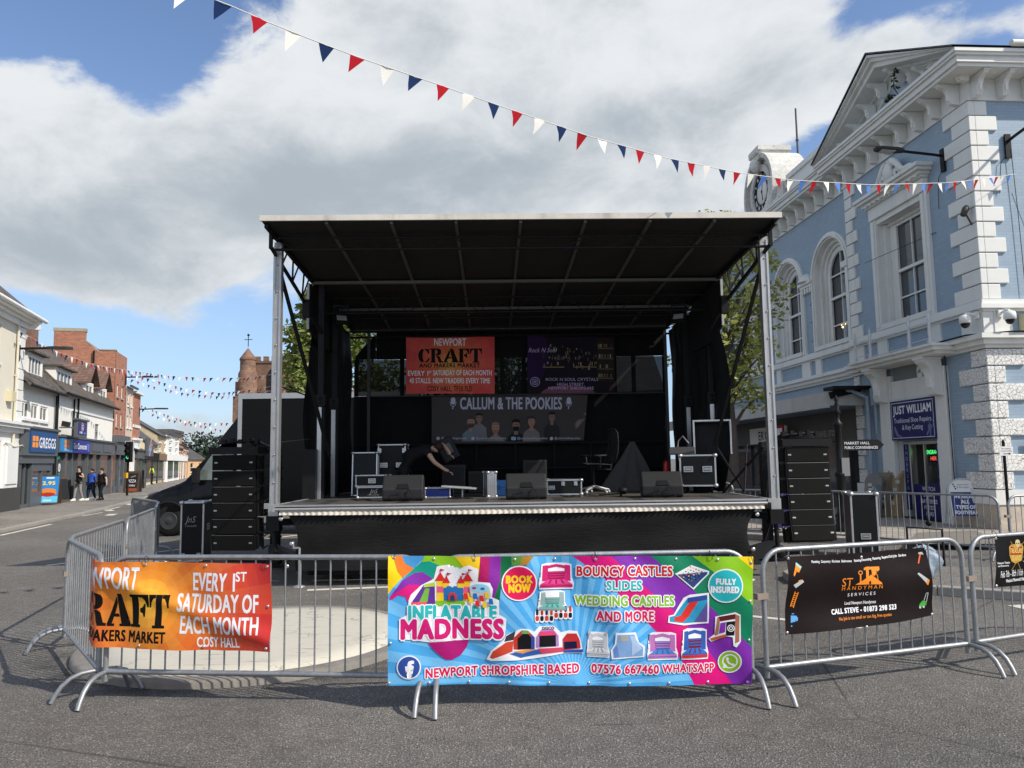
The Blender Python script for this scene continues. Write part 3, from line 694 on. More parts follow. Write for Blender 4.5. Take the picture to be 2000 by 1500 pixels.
for i in range(9):
    c = br.copy(); COL.objects.link(c); c.parent = MH; c.rotation_euler = (0, 0, R(90)); c.location = (-.035, -.12-.62*i, 10.515)
# pediment over the corner pavilion
PA, PB, PT, PZ = -.76, 6.3, 12.62, 10.88; PM = (PA+PB)/2
b = MB()
def rake(off, th, y1, y0=-.3):
    zt = lambda x: PZ+(PT-PZ)*(1-abs(x-PM)/((PB-PA)/2))-off
    xs0, xs1 = PA, PB; pts = [(xs0, zt(xs0)), (PM, PT-off), (xs1, zt(xs1)), (xs1, zt(xs1)-th), (PM, PT-off-th), (xs0, zt(xs0)-th)]
    lo = [(max(x, x), max(z, PZ-.0)) for x, z in pts]
    for q in ([lo[0], lo[1], lo[4], lo[5]], [lo[1], lo[2], lo[3], lo[4]]):
        vs = [(x, y0, z) for x, z in q]+[(x, y1, z) for x, z in q]
        b.add(vs, [(0, 1, 2, 3), (7, 6, 5, 4), (0, 1, 5, 4), (1, 2, 6, 5), (2, 3, 7, 6), (3, 0, 4, 7)])
rake(.0, .07, .80); rake(.07, .12, .70); rake(.19, .16, .60); rake(.35, .09, .12); b.build('pediment_rake', wht, MH)
b = MB(); b.add([(PA+.3, .0, PZ-.02), (PB-.3, .0, PZ-.02), (PM, .0, PT-.3)], [(0, 1, 2)]); b.build('tympanum', wht, MH)
b = MB(); t = .60; b.add([(PM-1.35, .012, 11.22), (PM+1.35, .012, 11.22), (PM, .012, 11.9)], [(0, 1, 2)]); b.build('tympanum_panel', blue_r, MH)
b = MB()
for (x0, z0), (x1, z1) in (((PM-1.42, 11.2), (PM+1.42, 11.2)), ((PM+1.42, 11.2), (PM, 11.93)), ((PM, 11.93), (PM-1.42, 11.2))): b.bar((x0, .03, z0), (x1, .03, z1), .06, .05)
b.build('tympanum_moulding', wht, MH)
for s in (-1, 1):
    for i in range(5):
        c = br.copy(); COL.objects.link(c); c.parent = MH; d = .42+.62*i; c.location = (PM+s*d, .06, PT-.40-(PT-PZ)*d/((PB-PA)/2)); c.scale = (1, 1, .8); c.name = 'pediment_bracket'
b = MB()   # lead covered pediment roof running back
b.add([(PA-.03, .84, PZ+.0), (PM, .84, PT+.03), (PB, .84, PZ+.0), (PA-.03, -9, PZ), (PM, -9, PT+.03), (PB, -9, PZ), (PA-.03, .84, PZ+.04), (PM, .84, PT+.075), (PB, .84, PZ+.04), (PA-.03, -9, PZ+.04), (PM, -9, PT+.075), (PB, -9, PZ+.04)], [(0, 1, 7, 6), (1, 2, 8, 7), (6, 7, 10, 9), (7, 8, 11, 10)])
b.box(-.3, 24, -14, -.8, 10.88, 11.2); b.build('roof', slate, MH)
b = MB(); b.tube([(-.80, -.55, 10.98), (-.80, -14, 10.98)], .075, 10); b.build('gutter', wht, MH)
# parapet, clock turret
b = MB(); b.box(6.6, 24, -.5, .12, 10.885, 11.15); b.box(6.7, 9.75, -.45, .02, 11.15, 11.75); b.box(6.6, 9.8, -.5, .10, 11.75, 11.93)
b.box(14.0, 24, -.45, .02, 11.15, 11.75); b.box(14, 24, -.5, .10, 11.75, 11.93); b.build('parapet', wht, MH)
b = MB()
for x in (7.0, 7.3): b.lathe([(.05, 0), (.12, .1), (.09, .35), (.05, .55), (.08, .6)], (x, .12, 11.15), 12)
b.build('baluster', wht, MH)
CX, CZ = 11.8, 12.05
aged = mat('aged_carved_stone', (.62, .61, .57), .75, noise=(9, .4), bump=(14, .9), streak=(2., .5, (.24, .23, .2)))
b = MB()
def oval(r0, r1, y0, y1, m=0, n=32):
    vs = []
    for i in range(n):
        a = 2*math.pi*i/n; vs += [(CX+r*math.cos(a), y, CZ+r*math.sin(a)*1.0) for r, y in ((r0, y0), (r1, y0), (r1, y1), (r0, y1))]
    b.add(vs, [(4*i+j, 4*i+(j+1) % 4, 4*((i+1) % n)+(j+1) % 4, 4*((i+1) % n)+j) for i in range(n) for j in range(4)], m, False)
oval(.78, 1.02, -.5, .26); oval(1.02, 1.28, -.9, .14); oval(1.28, 1.45, -1.0, .36)
b.box(CX-1.75, CX+1.75, -.9, .30, 10.885, 11.25); b.box(CX-1.95, CX-1.25, -.7, .2, 11.25, 11.75); b.box(CX+1.25, CX+1.95, -.7, .2, 11.25, 11.75)
for s in (-1, 1):
    for q in range(12):
        a = q/11*math.pi*1.4; r_ = .32*(1-q/16); b.tube([(CX+s*(1.75+r_*math.cos(a)), -.3, 11.5+r_*math.sin(a)), (CX+s*(1.75+r_*math.cos(a)), .16, 11.5+r_*math.sin(a))], .07, 8)
b.box(CX-.42, CX+.42, -.8, .40, 13.22, 13.60); b.box(CX-.5, CX+.5, -.85, .46, 13.55, 13.72)
for q in range(5): b.cbox((CX-.36+.18*q, .44, 13.5), .09, .1, .12)
b.lathe([(.02, .25), (.18, .2), (.24, .05), (.2, -.15), (.08, -.3)], (CX, .38, 13.1), 12)
ct = b.build('clock_turret', aged, MH)
b = MB(); b.lathe([(.79, 0), (.79, .02), (.001, .021)], (CX, .16, CZ), 32, 0, Matrix.Rotation(R(-90), 3, 'X'))
cf = b.build('clock_face', mat('clock_white', (.72, .72, .68), .5), MH)
a_ = Art(); blk = pm('ink', (18, 18, 20)); a_.ring(0, 0, .77, .27, blk); wh_ = pm('dial', (225, 225, 220))
a_.up()
for i, s in enumerate(['XII', 'I', 'II', 'III', 'IIII', 'V', 'VI', 'VII', 'VIII', 'IX', 'X', 'XI']):
    t = R(-30*i); w_ = .045*len(s)+.02
    for j in range(len(s)):
        off = (j-(len(s)-1)/2)*.06; c0, s0 = math.cos(t), math.sin(t)
        p = lambda x, y: (x*c0-y*s0, x*s0+y*c0)
        if s[j] == 'I': a_.line([p(off, .55), p(off, .72)], .028, wh_)
        else: a_.line([p(off-.03, .72), p(off, .55)], .024, wh_); a_.line([p(off+.03, .72), p(off if s[j] == 'V' else off-.0, .55)], .024, wh_)
a_.up()
for t, L, wd in ((R(172), .36, .05), (R(18), .55, .035)): a_.line([(0, 0), (L*math.sin(t), L*math.cos(t))], wd, blk)
a_.disc(0, 0, .06, blk)
a_.mesh(flat((CX, .19, CZ), (-1, 0, 0), (0, 0, 1), (0, 1, 0)), 'clock_numerals', cf, step=.004)
# windows
def sash(parent, c, w_, z0, z1, y, bars, arch=None, name='sash'):
    b = MB(); t = .05
    top = z1 if not arch else z1
    b.box(c-w_/2, c-w_/2+t, y, y+.06, z0, top); b.box(c+w_/2-t, c+w_/2, y, y+.06, z0, top); b.box(c-w_/2+t, c+w_/2-t, y, y+.06, z0, z0+.08)
    if not arch: b.box(c-w_/2+t, c+w_/2-t, y, y+.06, z1-.07, z1)
    else:
        r_ = w_/2; n = 18
        for i in range(n):
            a0, a1 = math.pi*i/n, math.pi*(i+1)/n; q = [(c+r*math.cos(a), z1+r*math.sin(a)) for r, a in ((r_-t, a0), (r_, a0), (r_, a1), (r_-t, a1))]
            vs = [(x, yy, z) for yy in (y, y+.06) for x, z in q]; b.add(vs, [(0, 1, 2, 3), (7, 6, 5, 4), (0, 3, 7, 4), (1, 2, 6, 5)])
    for kind, p in bars:
        if kind == 'h': b.box(c-w_/2+t, c+w_/2-t, y+.006, y+.05, p-.022, p+.022)
        elif kind == 'H': b.box(c-w_/2+t, c+w_/2-t, y+.006, y+.09, p-.04, p+.04)
        else: b.box(c-.018, c+.018, y+.008, y+.048, z0+.08, z1+(w_/2-t if arch else -.07))
    return b.build(name, sashm, parent)
W1 = thing('x', None, None); bpy.data.objects.remove(W1)
winb = mat('dim_room_glass', (.055, .062, .068), .05, spec=.7, noise=(.8, .7))
b = MB(); b.quad((2.3, -.34, 5.42), (3.75, -.34, 5.42), (3.75, -.34, 8.2), (2.3, -.34, 8.2)); wn = b.build('window', winb, MH)
sash(wn, 3.025, 1.45, 5.42, 8.2, -.33, [('H', 6.85), ('h', 6.1), ('v', 0)])
b = MB()
for s in (-1, 1):
    c = 3.025+s*1.21; b.box(c-.14, c+.14, .0, .10, 5.275, 8.45); c = 3.025+s*1.19; b.box(c-.06, c+.06, .10, .14, 5.35, 8.4)
    c = 3.025+s*.90; b.box(c-.175, c+.175, -.36, -.26, 5.42, 8.2); c = 3.025+s*1.03; b.box(c-.05, c+.05, -.26, -.12, 5.42, 8.28)
b.box(1.95, 4.10, -.36, -.20, 8.2, 8.3)
b.box(1.7, 4.35, .0, .15, 8.45, 8.80); b.box(1.95, 4.10, .0, .07, 8.3, 8.45); b.box(1.95, 4.1, -.3, .12, 5.275, 5.42)
for z0, z1, pr, ex in ((8.80, 8.86, .22, .05), (8.86, 8.94, .30, .10), (8.94, 9.02, .40, .2), (9.02, 9.12, .46, .26)): b.box(1.7-ex, 4.35+ex, 0, pr, z0, z1)
for i in range(11): b.cbox((1.78+.245*i, .24, 8.87), .11, .14, .10)
b.build('window_surround', wht, MH, bevel=.01)
b = MB()   # scroll crest on the hood
for s in (-1, 1):
    pts = [(3.025+s*(.12+.95*t), .22, 9.2+.50*(1-t)**1.6+.05*math.sin(t*9)) for t in [i/14 for i in range(15)]]
    b.tube(pts, [.10-.05*i/14 for i in range(15)], 8)
    for cx_, cz_, r_ in ((.35, 9.30, .14), (.75, 9.22, .10)):
        b.tube([(3.025+s*cx_+r_*math.cos(a)*(1-a/16), .22, cz_+r_*math.sin(a)*(1-a/16)) for a in [q*.6 for q in range(16)]], .035, 6)
b.lathe([(.05, 0), (.16, .1), (.2, .3), (.12, .5), (.02, .62)], (3.025, .2, 9.13), 10)
for q in range(5): a = R(30+30*q); b.tube([(3.025, .24, 9.4), (3.025+.3*math.cos(a), .26, 9.42+.34*math.sin(a))], [.05, .03], 6)
b.build('window_crest', wht, MH)
lampw = mat('lit_bulb', (1, .8, .4), .4, emit=((1, .75, .35), 6))
for i, c in enumerate(ARC):
    b = MB(); n = 18; y = YR-.40
    b.add([(c-AR, y, AZ0), (c+AR, y, AZ0)]+[(c+AR*math.cos(math.pi*q/n), y, ASP+AR*math.sin(math.pi*q/n)) for q in range(n+1)], [tuple(range(n+3))])
    wn = b.build('arched_window', winb, MH)
    sash(wn, c, 1.5, AZ0, ASP, YR-.37, [('H', 6.95), ('h', 6.05), ('h', ASP-.02), ('v', 0)], True)
    b = MB()
    prof = [(.74, .88, -.39, -.31), (.88, .98, -.39, -.24), (.98, 1.10, -.39, -.14), (1.10, 1.15, -.02, .06), (1.15, 1.23, -.02, .12), (1.23, 1.30, -.02, .08)]
    for r0, r1, y0, y1 in prof:
        for q in range(n):
            a0, a1 = math.pi*q/n, math.pi*(q+1)/n; k4 = [(c+r*math.cos(a), ASP+r*math.sin(a)) for r, a in ((r0, a0), (r1, a0), (r1, a1), (r0, a1))]
            b.add([(x, YR+yy, z) for yy in (y0, y1) for x, z in k4], [(0, 1, 2, 3), (7, 6, 5, 4), (0, 3, 7, 4), (1, 2, 6, 5)])
        for s in (-1, 1): b.box(min(c+s*r0, c+s*r1), max(c+s*r0, c+s*r1), YR+y0, YR+y1, AZ0-.14, ASP)
    b.box(c-AR, c+AR, YR-.36, YR+.14, AZ0-.14, AZ0)
    b.build('arch_surround', wht, MH)
for c in [(a0+a1)/2 for a0, a1 in zip(ARC, ARC[1:])]:
    b = MB(); b.box(c-.48, c+.48, YR, YR+.20, 7.66, 7.76); b.box(c-.44, c+.44, YR, YR+.14, 7.56, 7.66)
    for q in range(4): b.box(c-.36+.2*q, c-.26+.2*q, YR, YR+.13, 7.38, 7.56)
    b.lathe([(.30, 0), (.27, .12), (.16, .24), (.02, .3)], (c, YR+.06, 7.76), 10); b.build('impost_crest', wht, MH)
    b = MB()
    for z in (7.0, 6.4, 5.75): b.lathe([(.06, 0), (.06, .02), (.03, .03)], (c-.05, YR, z), 10, 0, Matrix.Rotation(R(-90), 3, 'X'))
    b.build('tie_plates', alu_d, MH)
for s in (5.92,): b = MB(); b.box(s-.02, s+.16, YR-.01, YR+.16, 5.275, 7.6); b.box(s-.06, s+.3, YR-.01, YR+.2, 7.6, 7.78); b.build('pilaster', wht, MH)
b = MB(); q = mat('bulb', (1, .8, .4), .4)
for x, z in ((7.45, 5.95), (7.3, 6.03), (7.05, 5.97), (7.0, 6.05), (7.52, 6.05)): b.lathe([(.005, -.03), (.03, 0), (.005, .03)], (x, YR-.385, z), 8)
b.build('ceiling_lamps', lampw, MH)
# shop entrance
b = MB()
b.box(3.82, 4.42, .0, .12, .1, 3.95); b.box(1.42, 1.88, .0, .12, .1, 3.95); b.box(1.88, 3.82, .0, .09, 3.27, 3.78); b.box(1.88, 3.82, -.02, .10, 3.23, 3.27)
b.build('door_surround', wht, MH, bevel=.012)
b = MB(); b.box(1.9, 3.8, -.02, .02, 3.78, 4.2); b.build('transom_panel', mat('grey_render', (.20, .215, .225), .7), MH)
b = MB()
for z0, z1, pr, x0, x1 in ((4.18, 4.26, .62, .95, 4.6), (4.26, 4.36, .72, .85, 4.72), (4.36, 4.42, .78, .8, 4.78)): b.box(x0, x1, .1, pr, z0, z1)
b.build('door_hood', wht, MH)
cs = console(.95, .5, .34).build('door_console', wht, MH, bevel=.01); cs.location = (1.65, .12, 4.18)
c = cs.copy(); COL.objects.link(c); c.parent = MH; c.location = (4.12, .12, 4.18)
b = MB()
for x in (1.0, 1.85, 3.7, 4.5): b.lathe([(.045, 0), (.06, .06), (.03, .12), (.045, .3), (.03, .55), (.06, .66), (.02, .70), (.03, .76), (.002, .86)], (x, .68, 4.42), 10)
for z in (4.55, 4.95): b.tube([(1.0, .68, z), (1.85, .68, z)], .012, 6); b.tube([(3.7, .68, z), (4.5, .68, z)], .012, 6); b.tube([(1.85, .68, z-.08), (3.7, .68, z-.08)], .012, 6)
b.build('hood_railing', mat('grey_white_iron', (.6, .61, .62), .5), MH)
# recessed doorway
b = MB(); b.box(1.9, 3.8, -1.3, -1.25, .12, 2.16); b.box(1.9, 3.8, -1.25, -.5, 2.18, 2.2); b.box(1.86, 1.9, -1.25, -.5, .12, 2.2); b.box(3.8, 3.84, -1.25, -.5, .12, 2.2); b.box(1.9, 3.8, -1.25, -.5, .1, .118); b.box(2.1, 2.5, -1.1, -.8, .12, 1.1); b.build('shop_interior', mat('shop_interior', (.16, .15, .13), .8, noise=(3, .5)), MH)
b = MB()
b.box(2.78, 2.84, -.16, -.10, .14, 2.14); b.box(3.42, 3.48, -.16, -.10, .14, 2.14); b.box(2.84, 3.42, -.16, -.10, 2.06, 2.14); b.box(3.48, 3.8, -.16, -.14, .14, 2.14); b.box(1.9, 2.0, -.16, -.10, .14, 2.14); b.box(2.0, 2.78, -.16, -.11, 2.06, 2.14)
b.tube([(3.38, -.07, .5), (3.38, -.07, 1.6)], .014); b.build('door_frame', alu, MH)
navy = pm('navy', (22, 28, 92)); whp = pm('white', (232, 234, 238))
b = MB(); b.box(2.0, 2.78, -.15, -.13, .14, 1.05); b.box(2.84, 3.42, -.15, -.13, .14, 1.02); b.build('door_panel', navy, MH)
b = MB(); b.quad((2.0, -.14, 1.05), (2.78, -.14, 1.05), (2.78, -.14, 2.06), (2.0, -.14, 2.06)); b.build('door_glass', mat('clear_shop_glass', (.03, .035, .04), .05, spec=.8, alpha=.45), MH)
b = MB()
for i in range(16): b.box(1.95+.115*i, 2.0+.115*i, .02, .1, .125, .16)
b.box(1.9, 3.8, -.5, .1, .12, .135); b.build('door_step', [mat('step_black', (.03, .03, .03), .7)], MH)
a_ = Art(); FX = (-1, 0, 0)
for i, s in enumerate(['WATCH', 'STRAPS', 'BATTERIES', 'FITTED', 'HERE']): a_.text(s, 0, .72-.16*i, .105, whp, align='c', bold=.015)
a_.mesh(flat((2.75, -.12, .14), FX, (0, 0, 1), (0, 1, 0)), 'door_lettering', MH)
a_ = Art(); a_.rect(-.12, .12, 0, 1.75, navy); a_.up()
for i, s in enumerate('SHOEREPAIRS'): a_.text(s, 0, 1.62-.155*i, .11, pm('lilac', (170, 175, 215)))
a_.mesh(flat((3.66, -.13, .32), FX, (0, 0, 1), (0, 1, 0)), 'lettered_strip', MH)
a_ = Art(); a_.rect(-.1, .1, .3, 1.75, navy); a_.up()
for i, s in enumerate('KEY CUT'): a_.text(s, 0, 1.58-.18*i, .12, pm('lilac', (170, 175, 215)))
a_.mesh(flat((1.98, .03, .32), FX, (0, 0, 1), (0, 1, 0)), 'lettered_strip', MH)
led = Art(); led.rect(-.36, .36, -.05, .34, pm('led_black', (12, 12, 14))); led.up()
led.text('ENGRAVING', 0, .18, .11, mat('green_led', (.1, .9, .2), .5, emit=((.1, 1, .25), 2.2)), width=.62, bold=.02); led.text('HERE', 0, .02, .10, mat('red_led', (.9, .1, .05), .5, emit=((1, .12, .06), 2.0)), bold=.02)
tag(led.mesh(flat((2.78, -.35, 1.62), FX, (0, 0, 1), (0, 1, 0)), 'engraving_sign', None), 'lit green and red lettered sign hanging inside the shop doorway', 'sign').matrix_world = Matrix.Translation(MHK) @ Matrix.Rotation(MHA, 4, 'Z')
MW = Matrix.Translation(MHK) @ Matrix.Rotation(MHA, 4, 'Z')
def mh_thing(name, label, cat, p, rz=0, group=None):
    t = thing(name, label, cat, MW @ Vector(p), MHA+rz, group); return t
# shop sign over the door
t = mh_thing('shop_sign', 'navy blue shoe repair sign with white lettering above the doorway', 'sign', (2.84, .10, 2.18))
b = MB(); b.box(-.99, .99, 0, .05, 0, 1.05); b.build('board', navy, t)
a_ = Art(); a_.rect(-.94, .94, .05, .065, whp); a_.rect(-.94, .94, .985, 1.0, whp); a_.rect(-.94, -.925, .065, .985, whp); a_.rect(.925, .94, .065, .985, whp)
a_.text('JUST WILLIAM', 0, .70, .22, whp, width=1.70, bold=.05); a_.text('Traditional Shoe Repairs', 0, .46, .13, whp, width=1.66); a_.text('& Key Cutting', 0, .27, .13, whp, width=.92)
g = pm('silver_print', (120, 125, 165))
a_.line([(-.84, .36), (-.74, .12), (-.52, .10)], .03, g); a_.poly([(-.84, .38), (-.80, .38), (-.66, .16), (-.46, .08), (-.60, .08), (-.72, .12)], g); a_.line([(-.83, .36), (-.83, .09)], .012, g)
a_.ring(.83, .40, .10, .022, g); a_.line([(.79, .33), (.62, .1)], .05, g); a_.line([(.80, .33), (.76, .07)], .045, g); a_.disc(.76, .30, .08, g)
a_.mesh(flat((0, .052, 0), FX, (0, 0, 1), (0, 1, 0)), 'lettering', t)
# alarm box
t = mh_thing('alarm_box', 'small white alarm box on the grey panel above the shop door', 'alarm box', (2.45, .06, 3.86))
b = MB(); b.prism([(-.13, .08), (-.09, .2), (.09, .2), (.13, .08), (.08, -.1), (-.08, -.1)], XZ(), -.03, .05); b.build('case', white_p, t, bevel=.01)
a_ = Art(); a_.text('UK', 0, .02, .09, blk, bold=.02); a_.mesh(flat((0, .052, 0), FX, (0, 0, 1), (0, 1, 0)), 'lettering', t)
# canopy of the market entrance and its dark shopfronts
b = MB(); b.box(5.35, 24, .0, 1.22, 3.58, 3.66); b.box(5.35, 24, 1.10, 1.22, 3.20, 3.58); b.box(5.35, 5.43, YR, 1.10, 3.26, 3.58); b.build('canopy', mat('grey_white_canopy', (.50, .49, .46), .7, noise=(3, .15), streak=(1.4, .4, (.22, .21, .2))), MH)
b = MB(); b.box(4.95, 5.6, .05, 1.15, 3.70, 3.80); b.bar((5.3, 1.1, 3.55), (5.3, .2, 3.75), .1, .2); b.build('canopy_gutter', steel_b, MH)
dkg = mat('dark_grey_fascia', (.075, .07, .066), .7, noise=(2, .2))
b = MB(); b.box(5.9, 24, -.4, .02, 2.30, 3.2); b.box(5.9, 24, -1.4, -.4, 2.30, 2.34); b.box(5.9, 24, -.35, .04, 2.26, 2.32); b.build('shop_fascia', dkg, MH)
b = MB(); b.box(5.9, 24, -1.45, -1.4, .1, 2.3)
for x in (6.0, 7.0, 9.2, 11.3, 13.2, 15.3, 17.4): b.box(x, x+.12, -.4, -.25, .1, 2.28)
b.box(7.1, 9.2, -.38, -.28, .1, .55); b.box(11.4, 17.4, -.38, -.28, .1, .6); b.build('shopfront', mat('dark_shopfront', (.05, .05, .052), .5, noise=(2, .3)), MH)
for x0, x1 in ((7.12, 9.18), (11.42, 13.18), (13.32, 15.28), (15.42, 17.38)):
    b = MB(); b.quad((x0, -.33, .6), (x1, -.33, .6), (x1, -.33, 2.26), (x0, -.33, 2.26)); b.build('shop_window', winb, MH)
a_ = Art(); a_.text('THE TRAVEL STORE', 0, 0, .2, pm('dull_white', (150, 148, 140)), width=2.1, bold=.03); a_.mesh(flat((8.1, .03, 2.42), FX, (0, 0, 1), (0, 1, 0)), 'lettering', MH)
t = mh_thing('shop_sign', 'cream shop sign with black lettering in the shade beyond the stage', 'sign', (12.6, .06, 2.3))
b = MB(); b.box(-1.8, 1.8, 0, .05, 0, .62); b.build('board', mat('cream_board', (.6, .57, .5), .6), t)
a_ = Art(); a_.text("ER'O", -.35, .14, .36, blk, bold=.03); a_.text('CAFE', .75, .2, .2, blk, width=.6); a_.mesh(flat((0, .052, 0), FX, (0, 0, 1), (0, 1, 0)), 'lettering', t)
t = mh_thing('shop_sign', 'small red and white hanging sign beside the cream shop sign', 'sign', (10.4, .5, 2.3))
b = MB(); b.box(-.35, .35, 0, .05, 0, .6); b.build('board', pm('red', (150, 30, 35)), t)
a_ = Art(); a_.rect(-.26, .26, .1, .5, whp); a_.mesh(flat((0, .052, 0), FX, (0, 0, 1), (0, 1, 0)), 'panel', t)
# drainpipe, cables
b = MB(); bluep = mat('blue_pipe', (.30, .38, .47), .45); b.tube([(5.0, .14, 3.5), (5.0, .14, .3)], .06, 10); b.tube([(5.55, .9, 3.75), (5.2, .5, 3.68), (5.0, .14, 3.45)], .055, 10); b.tube([(4.62, .12, 4.1), (4.62, .12, 2.4)], .04, 8); b.box(4.5, 4.74, .06, .2, 3.2, 3.7); b.box(4.92, 5.08, .06, .16, .66, .76)
b.build('drainpipe', bluep, MH)
b = MB(); b.tube([(1.30, .2, 4.4), (1.36, .1, 4.1), (1.37, .07, .7)], .012, 6); b.tube([(-.07, -.9, 8.8), (-.07, -.95, 7.2), (-.07, -.98, 5.3)], .008, 5); b.tube([(-.2, -1.2, 8.1), (-.07, -1.3, 6.9), (-.06, -1.32, 5.3)], .006, 5); b.tube([(1.5, .02, 7.3), (4.5, .25, 7.3)], .008, 5)
b.tube([(-.32, -3, 4.5), (-.33, -.4, 4.49), (.2, .33, 4.49), (1.6, .33, 4.48)], .02, 6); b.build('cable', steel_b, MH)
# bits fixed to the walls
def lamp(name, label, p, rz, L=1.05):
    t = mh_thing(name, label, 'street lamp', p, rz); b = MB(); b.box(-.07, .07, 0, .05, -.45, .12); b.build('bracket', steel_b, t)
    b = MB(); b.tube([(0, .05, -.05), (0, .25, -.02), (0, L, .06)], .035, 8); b.build('arm', steel_b, t)
    b = MB(); b.prism([(-.06, L-.05), (.06, L-.05), (.13, L+.15), (.13, L+.55), (.07, L+.68), (-.07, L+.68), (-.13, L+.55), (-.13, L+.15)], lambda u, v, w_: (u, v, w_+.06+.06*(v-L)), -.03, .05); h = b.build('head', mat('lamp_grey', (.035, .036, .038), .5), t, bevel=.015)
    b = MB(); b.prism([(-.1, L+.2), (.1, L+.2), (.1, L+.55), (-.1, L+.55)], lambda u, v, w_: (u, v, w_+.06+.06*(v-L)), -.045, -.031); b.build('lens', mat('lamp_lens', (.4, .4, .38), .2), h)
    b = MB(); b.tube([(.05, .03, -.4), (.2, .03, -.55), (.25, .03, -.9), (.28, .02, -1.3)], .008, 5); b.build('cable', rubber, t)
lamp('wall_lamp', 'black LED street lamp on an arm above the sash window of the blue hall', (1.0, .02, 9.12), 0)
lamp('wall_lamp', 'black street lamp on the sunlit right hand face of the blue hall', (-.02, -.85, 9.05), R(90))
for p, rz, lb in (((.12, .10, 4.92), 0, 'white dome security camera on the shaded side of the blue corner'), ((-.10, -.32, 4.92), R(90), 'white dome security camera on the sunlit side of the blue corner')):
    t = mh_thing('security_camera', lb, 'security camera', p, rz, 'dome cameras at the corner of the blue hall')
    b = MB(); b.tube([(0, 0, .02), (0, .18, .06), (0, .28, .04)], .03, 8); b.box(-.07, .07, -.03, .03, -.06, .1); b.build('bracket', white_p, t)
    b = MB(); b.lathe([(.03, .03), (.11, .0), (.125, -.06), (.125, -.16), (.10, -.17)], (0, .28, 0), 18); b.build('housing', white_p, t)
    b = MB(); b.lathe([(.098, -.165), (.095, -.2), (.07, -.255), (.03, -.28), (.002, -.285)], (0, .28, 0), 18); b.build('dome', mat('black_dome', (.01, .01, .01), .08), t)
t = mh_thing('spotlight', 'small dark spotlight fixed to the white corner quoins of the blue hall', 'spotlight', (.1, .06, 7.3))
b = MB(); b.tube([(0, 0, -.25), (0, .12, 0)], .02, 6); b.lathe([(.04, -.1), (.07, -.08), (.075, .1), (.05, .16)], (0, .16, .05), 12, 0, Matrix.Rotation(R(25), 3, 'X')); b.build('body', mat('brown_metal', (.06, .045, .035), .5), t)
t = mh_thing('flagpole', 'thin bare flagpole standing on the roof of the blue hall', 'flagpole', (11.3, -1.1, 11.0))
b = MB(); b.tube([(0, 0, 0), (0, 0, 4.2)], [.05, .035], 8); b.tube([(0, 0, 2.9), (0, 0, 2.96)], .06, 8); b.build('pole', mat('pole_grey', (.06, .06, .06), .5), t)
t = mh_thing('street_name_sign', 'white street name plate with black letters on the textured corner quoins', 'sign', (-.09, -.72, 1.95), R(90))
b = MB(); b.box(-1.5, 0, 0, .02, -.14, .14); b.build('plate', white_p, t)
a_ = Art(); a_.text('STAFFORD STREET', .12, -.075, .15, blk, width=1.3, align='l', bold=.02); a_.mesh(flat((0, .022, 0), FX, (0, 0, 1), (0, 1, 0)), 'lettering', t)
t = mh_thing('wall_box', 'cream meter box fixed to the sunlit wall of the blue hall', 'box', (-.0, -.80, 4.62), R(90)); b = MB(); b.box(-.6, 0, 0, .22, -.12, .3); b.build('case', mat('cream_plastic', (.6, .54, .36), .5), t, bevel=.02)
# ------------------------------------------------------------------ the street on the left
STR = R(STA)
SW = Matrix.Translation((SO.x, SO.y, 0)) @ Matrix.Rotation(STR, 4, 'Z')
def st_thing(name, label, cat, s=0, y=0, z=0, rz=0, group=None):
    return thing(name, label, cat, SW @ Vector((s, y, z)), STR+rz, group)
tile = mat('clay_roof_tiles', (.105, .088, .074), .8, brick=(.24, .16, (.05, .042, .036), .3), noise=(2.5, .35), bump=(9, .4))
tile_r = mat('red_brown_tiles', (.17, .10, .075), .8, brick=(.24, .16, (.08, .05, .04), .25), noise=(2.5, .3))
for t_ in (tile, tile_r):    # tile courses run up the slope
    pass
brickr = mat('red_brick', (.36, .135, .075), .82, brick=(.225, .075, (.36, .27, .21), .22), noise=(1.5, .22))
white_r = mat('white_render', (.84, .82, .76), .75, noise=(2, .07), streak=(1.6, .2, (.42, .40, .35)), bump=(12, .1))
greyp = mat('dark_grey_shop_paint', (.085, .095, .105), .5, noise=(4, .12))
shopg = mat('shop_glass', (.07, .08, .085), .05, spec=.9, noise=(1.6, .8))
def window(parent, x0, x1, z0, z1, y, fm, bars=(1, 1), gm=None, name='window', sill=None, fw=.05, depth=.10):
    b = MB(); b.quad((x0, y+depth, z0), (x1, y+depth, z0), (x1, y+depth, z1), (x0, y+depth, z1)); g = b.build(name, gm or glassd, parent)
    b = MB(); ya, yb = y+depth-.04, y+depth-.004
    for a, c, d, e in ((x0, x0+fw, z0, z1), (x1-fw, x1, z0, z1), (x0+fw, x1-fw, z0, z0+fw), (x0+fw, x1-fw, z1-fw, z1)): b.box(a, c, ya, yb, d, e)
    for i in range(1, bars[0]): x = x0+(x1-x0)*i/bars[0]; b.box(x-fw*.4, x+fw*.4, ya, yb, z0+fw, z1-fw)
    for i in range(1, bars[1]): z = z0+(z1-z0)*i/bars[1]; b.box(x0+fw, x1-fw, ya+.004, yb-.002, z-fw*.3, z+fw*.3)
    b.build('frame', fm, g)
    if sill: b = MB(); b.box(x0-.08, x1+.08, y-.08, y-.002, z0-.10, z0); b.build('sill', sill, g)
    return g
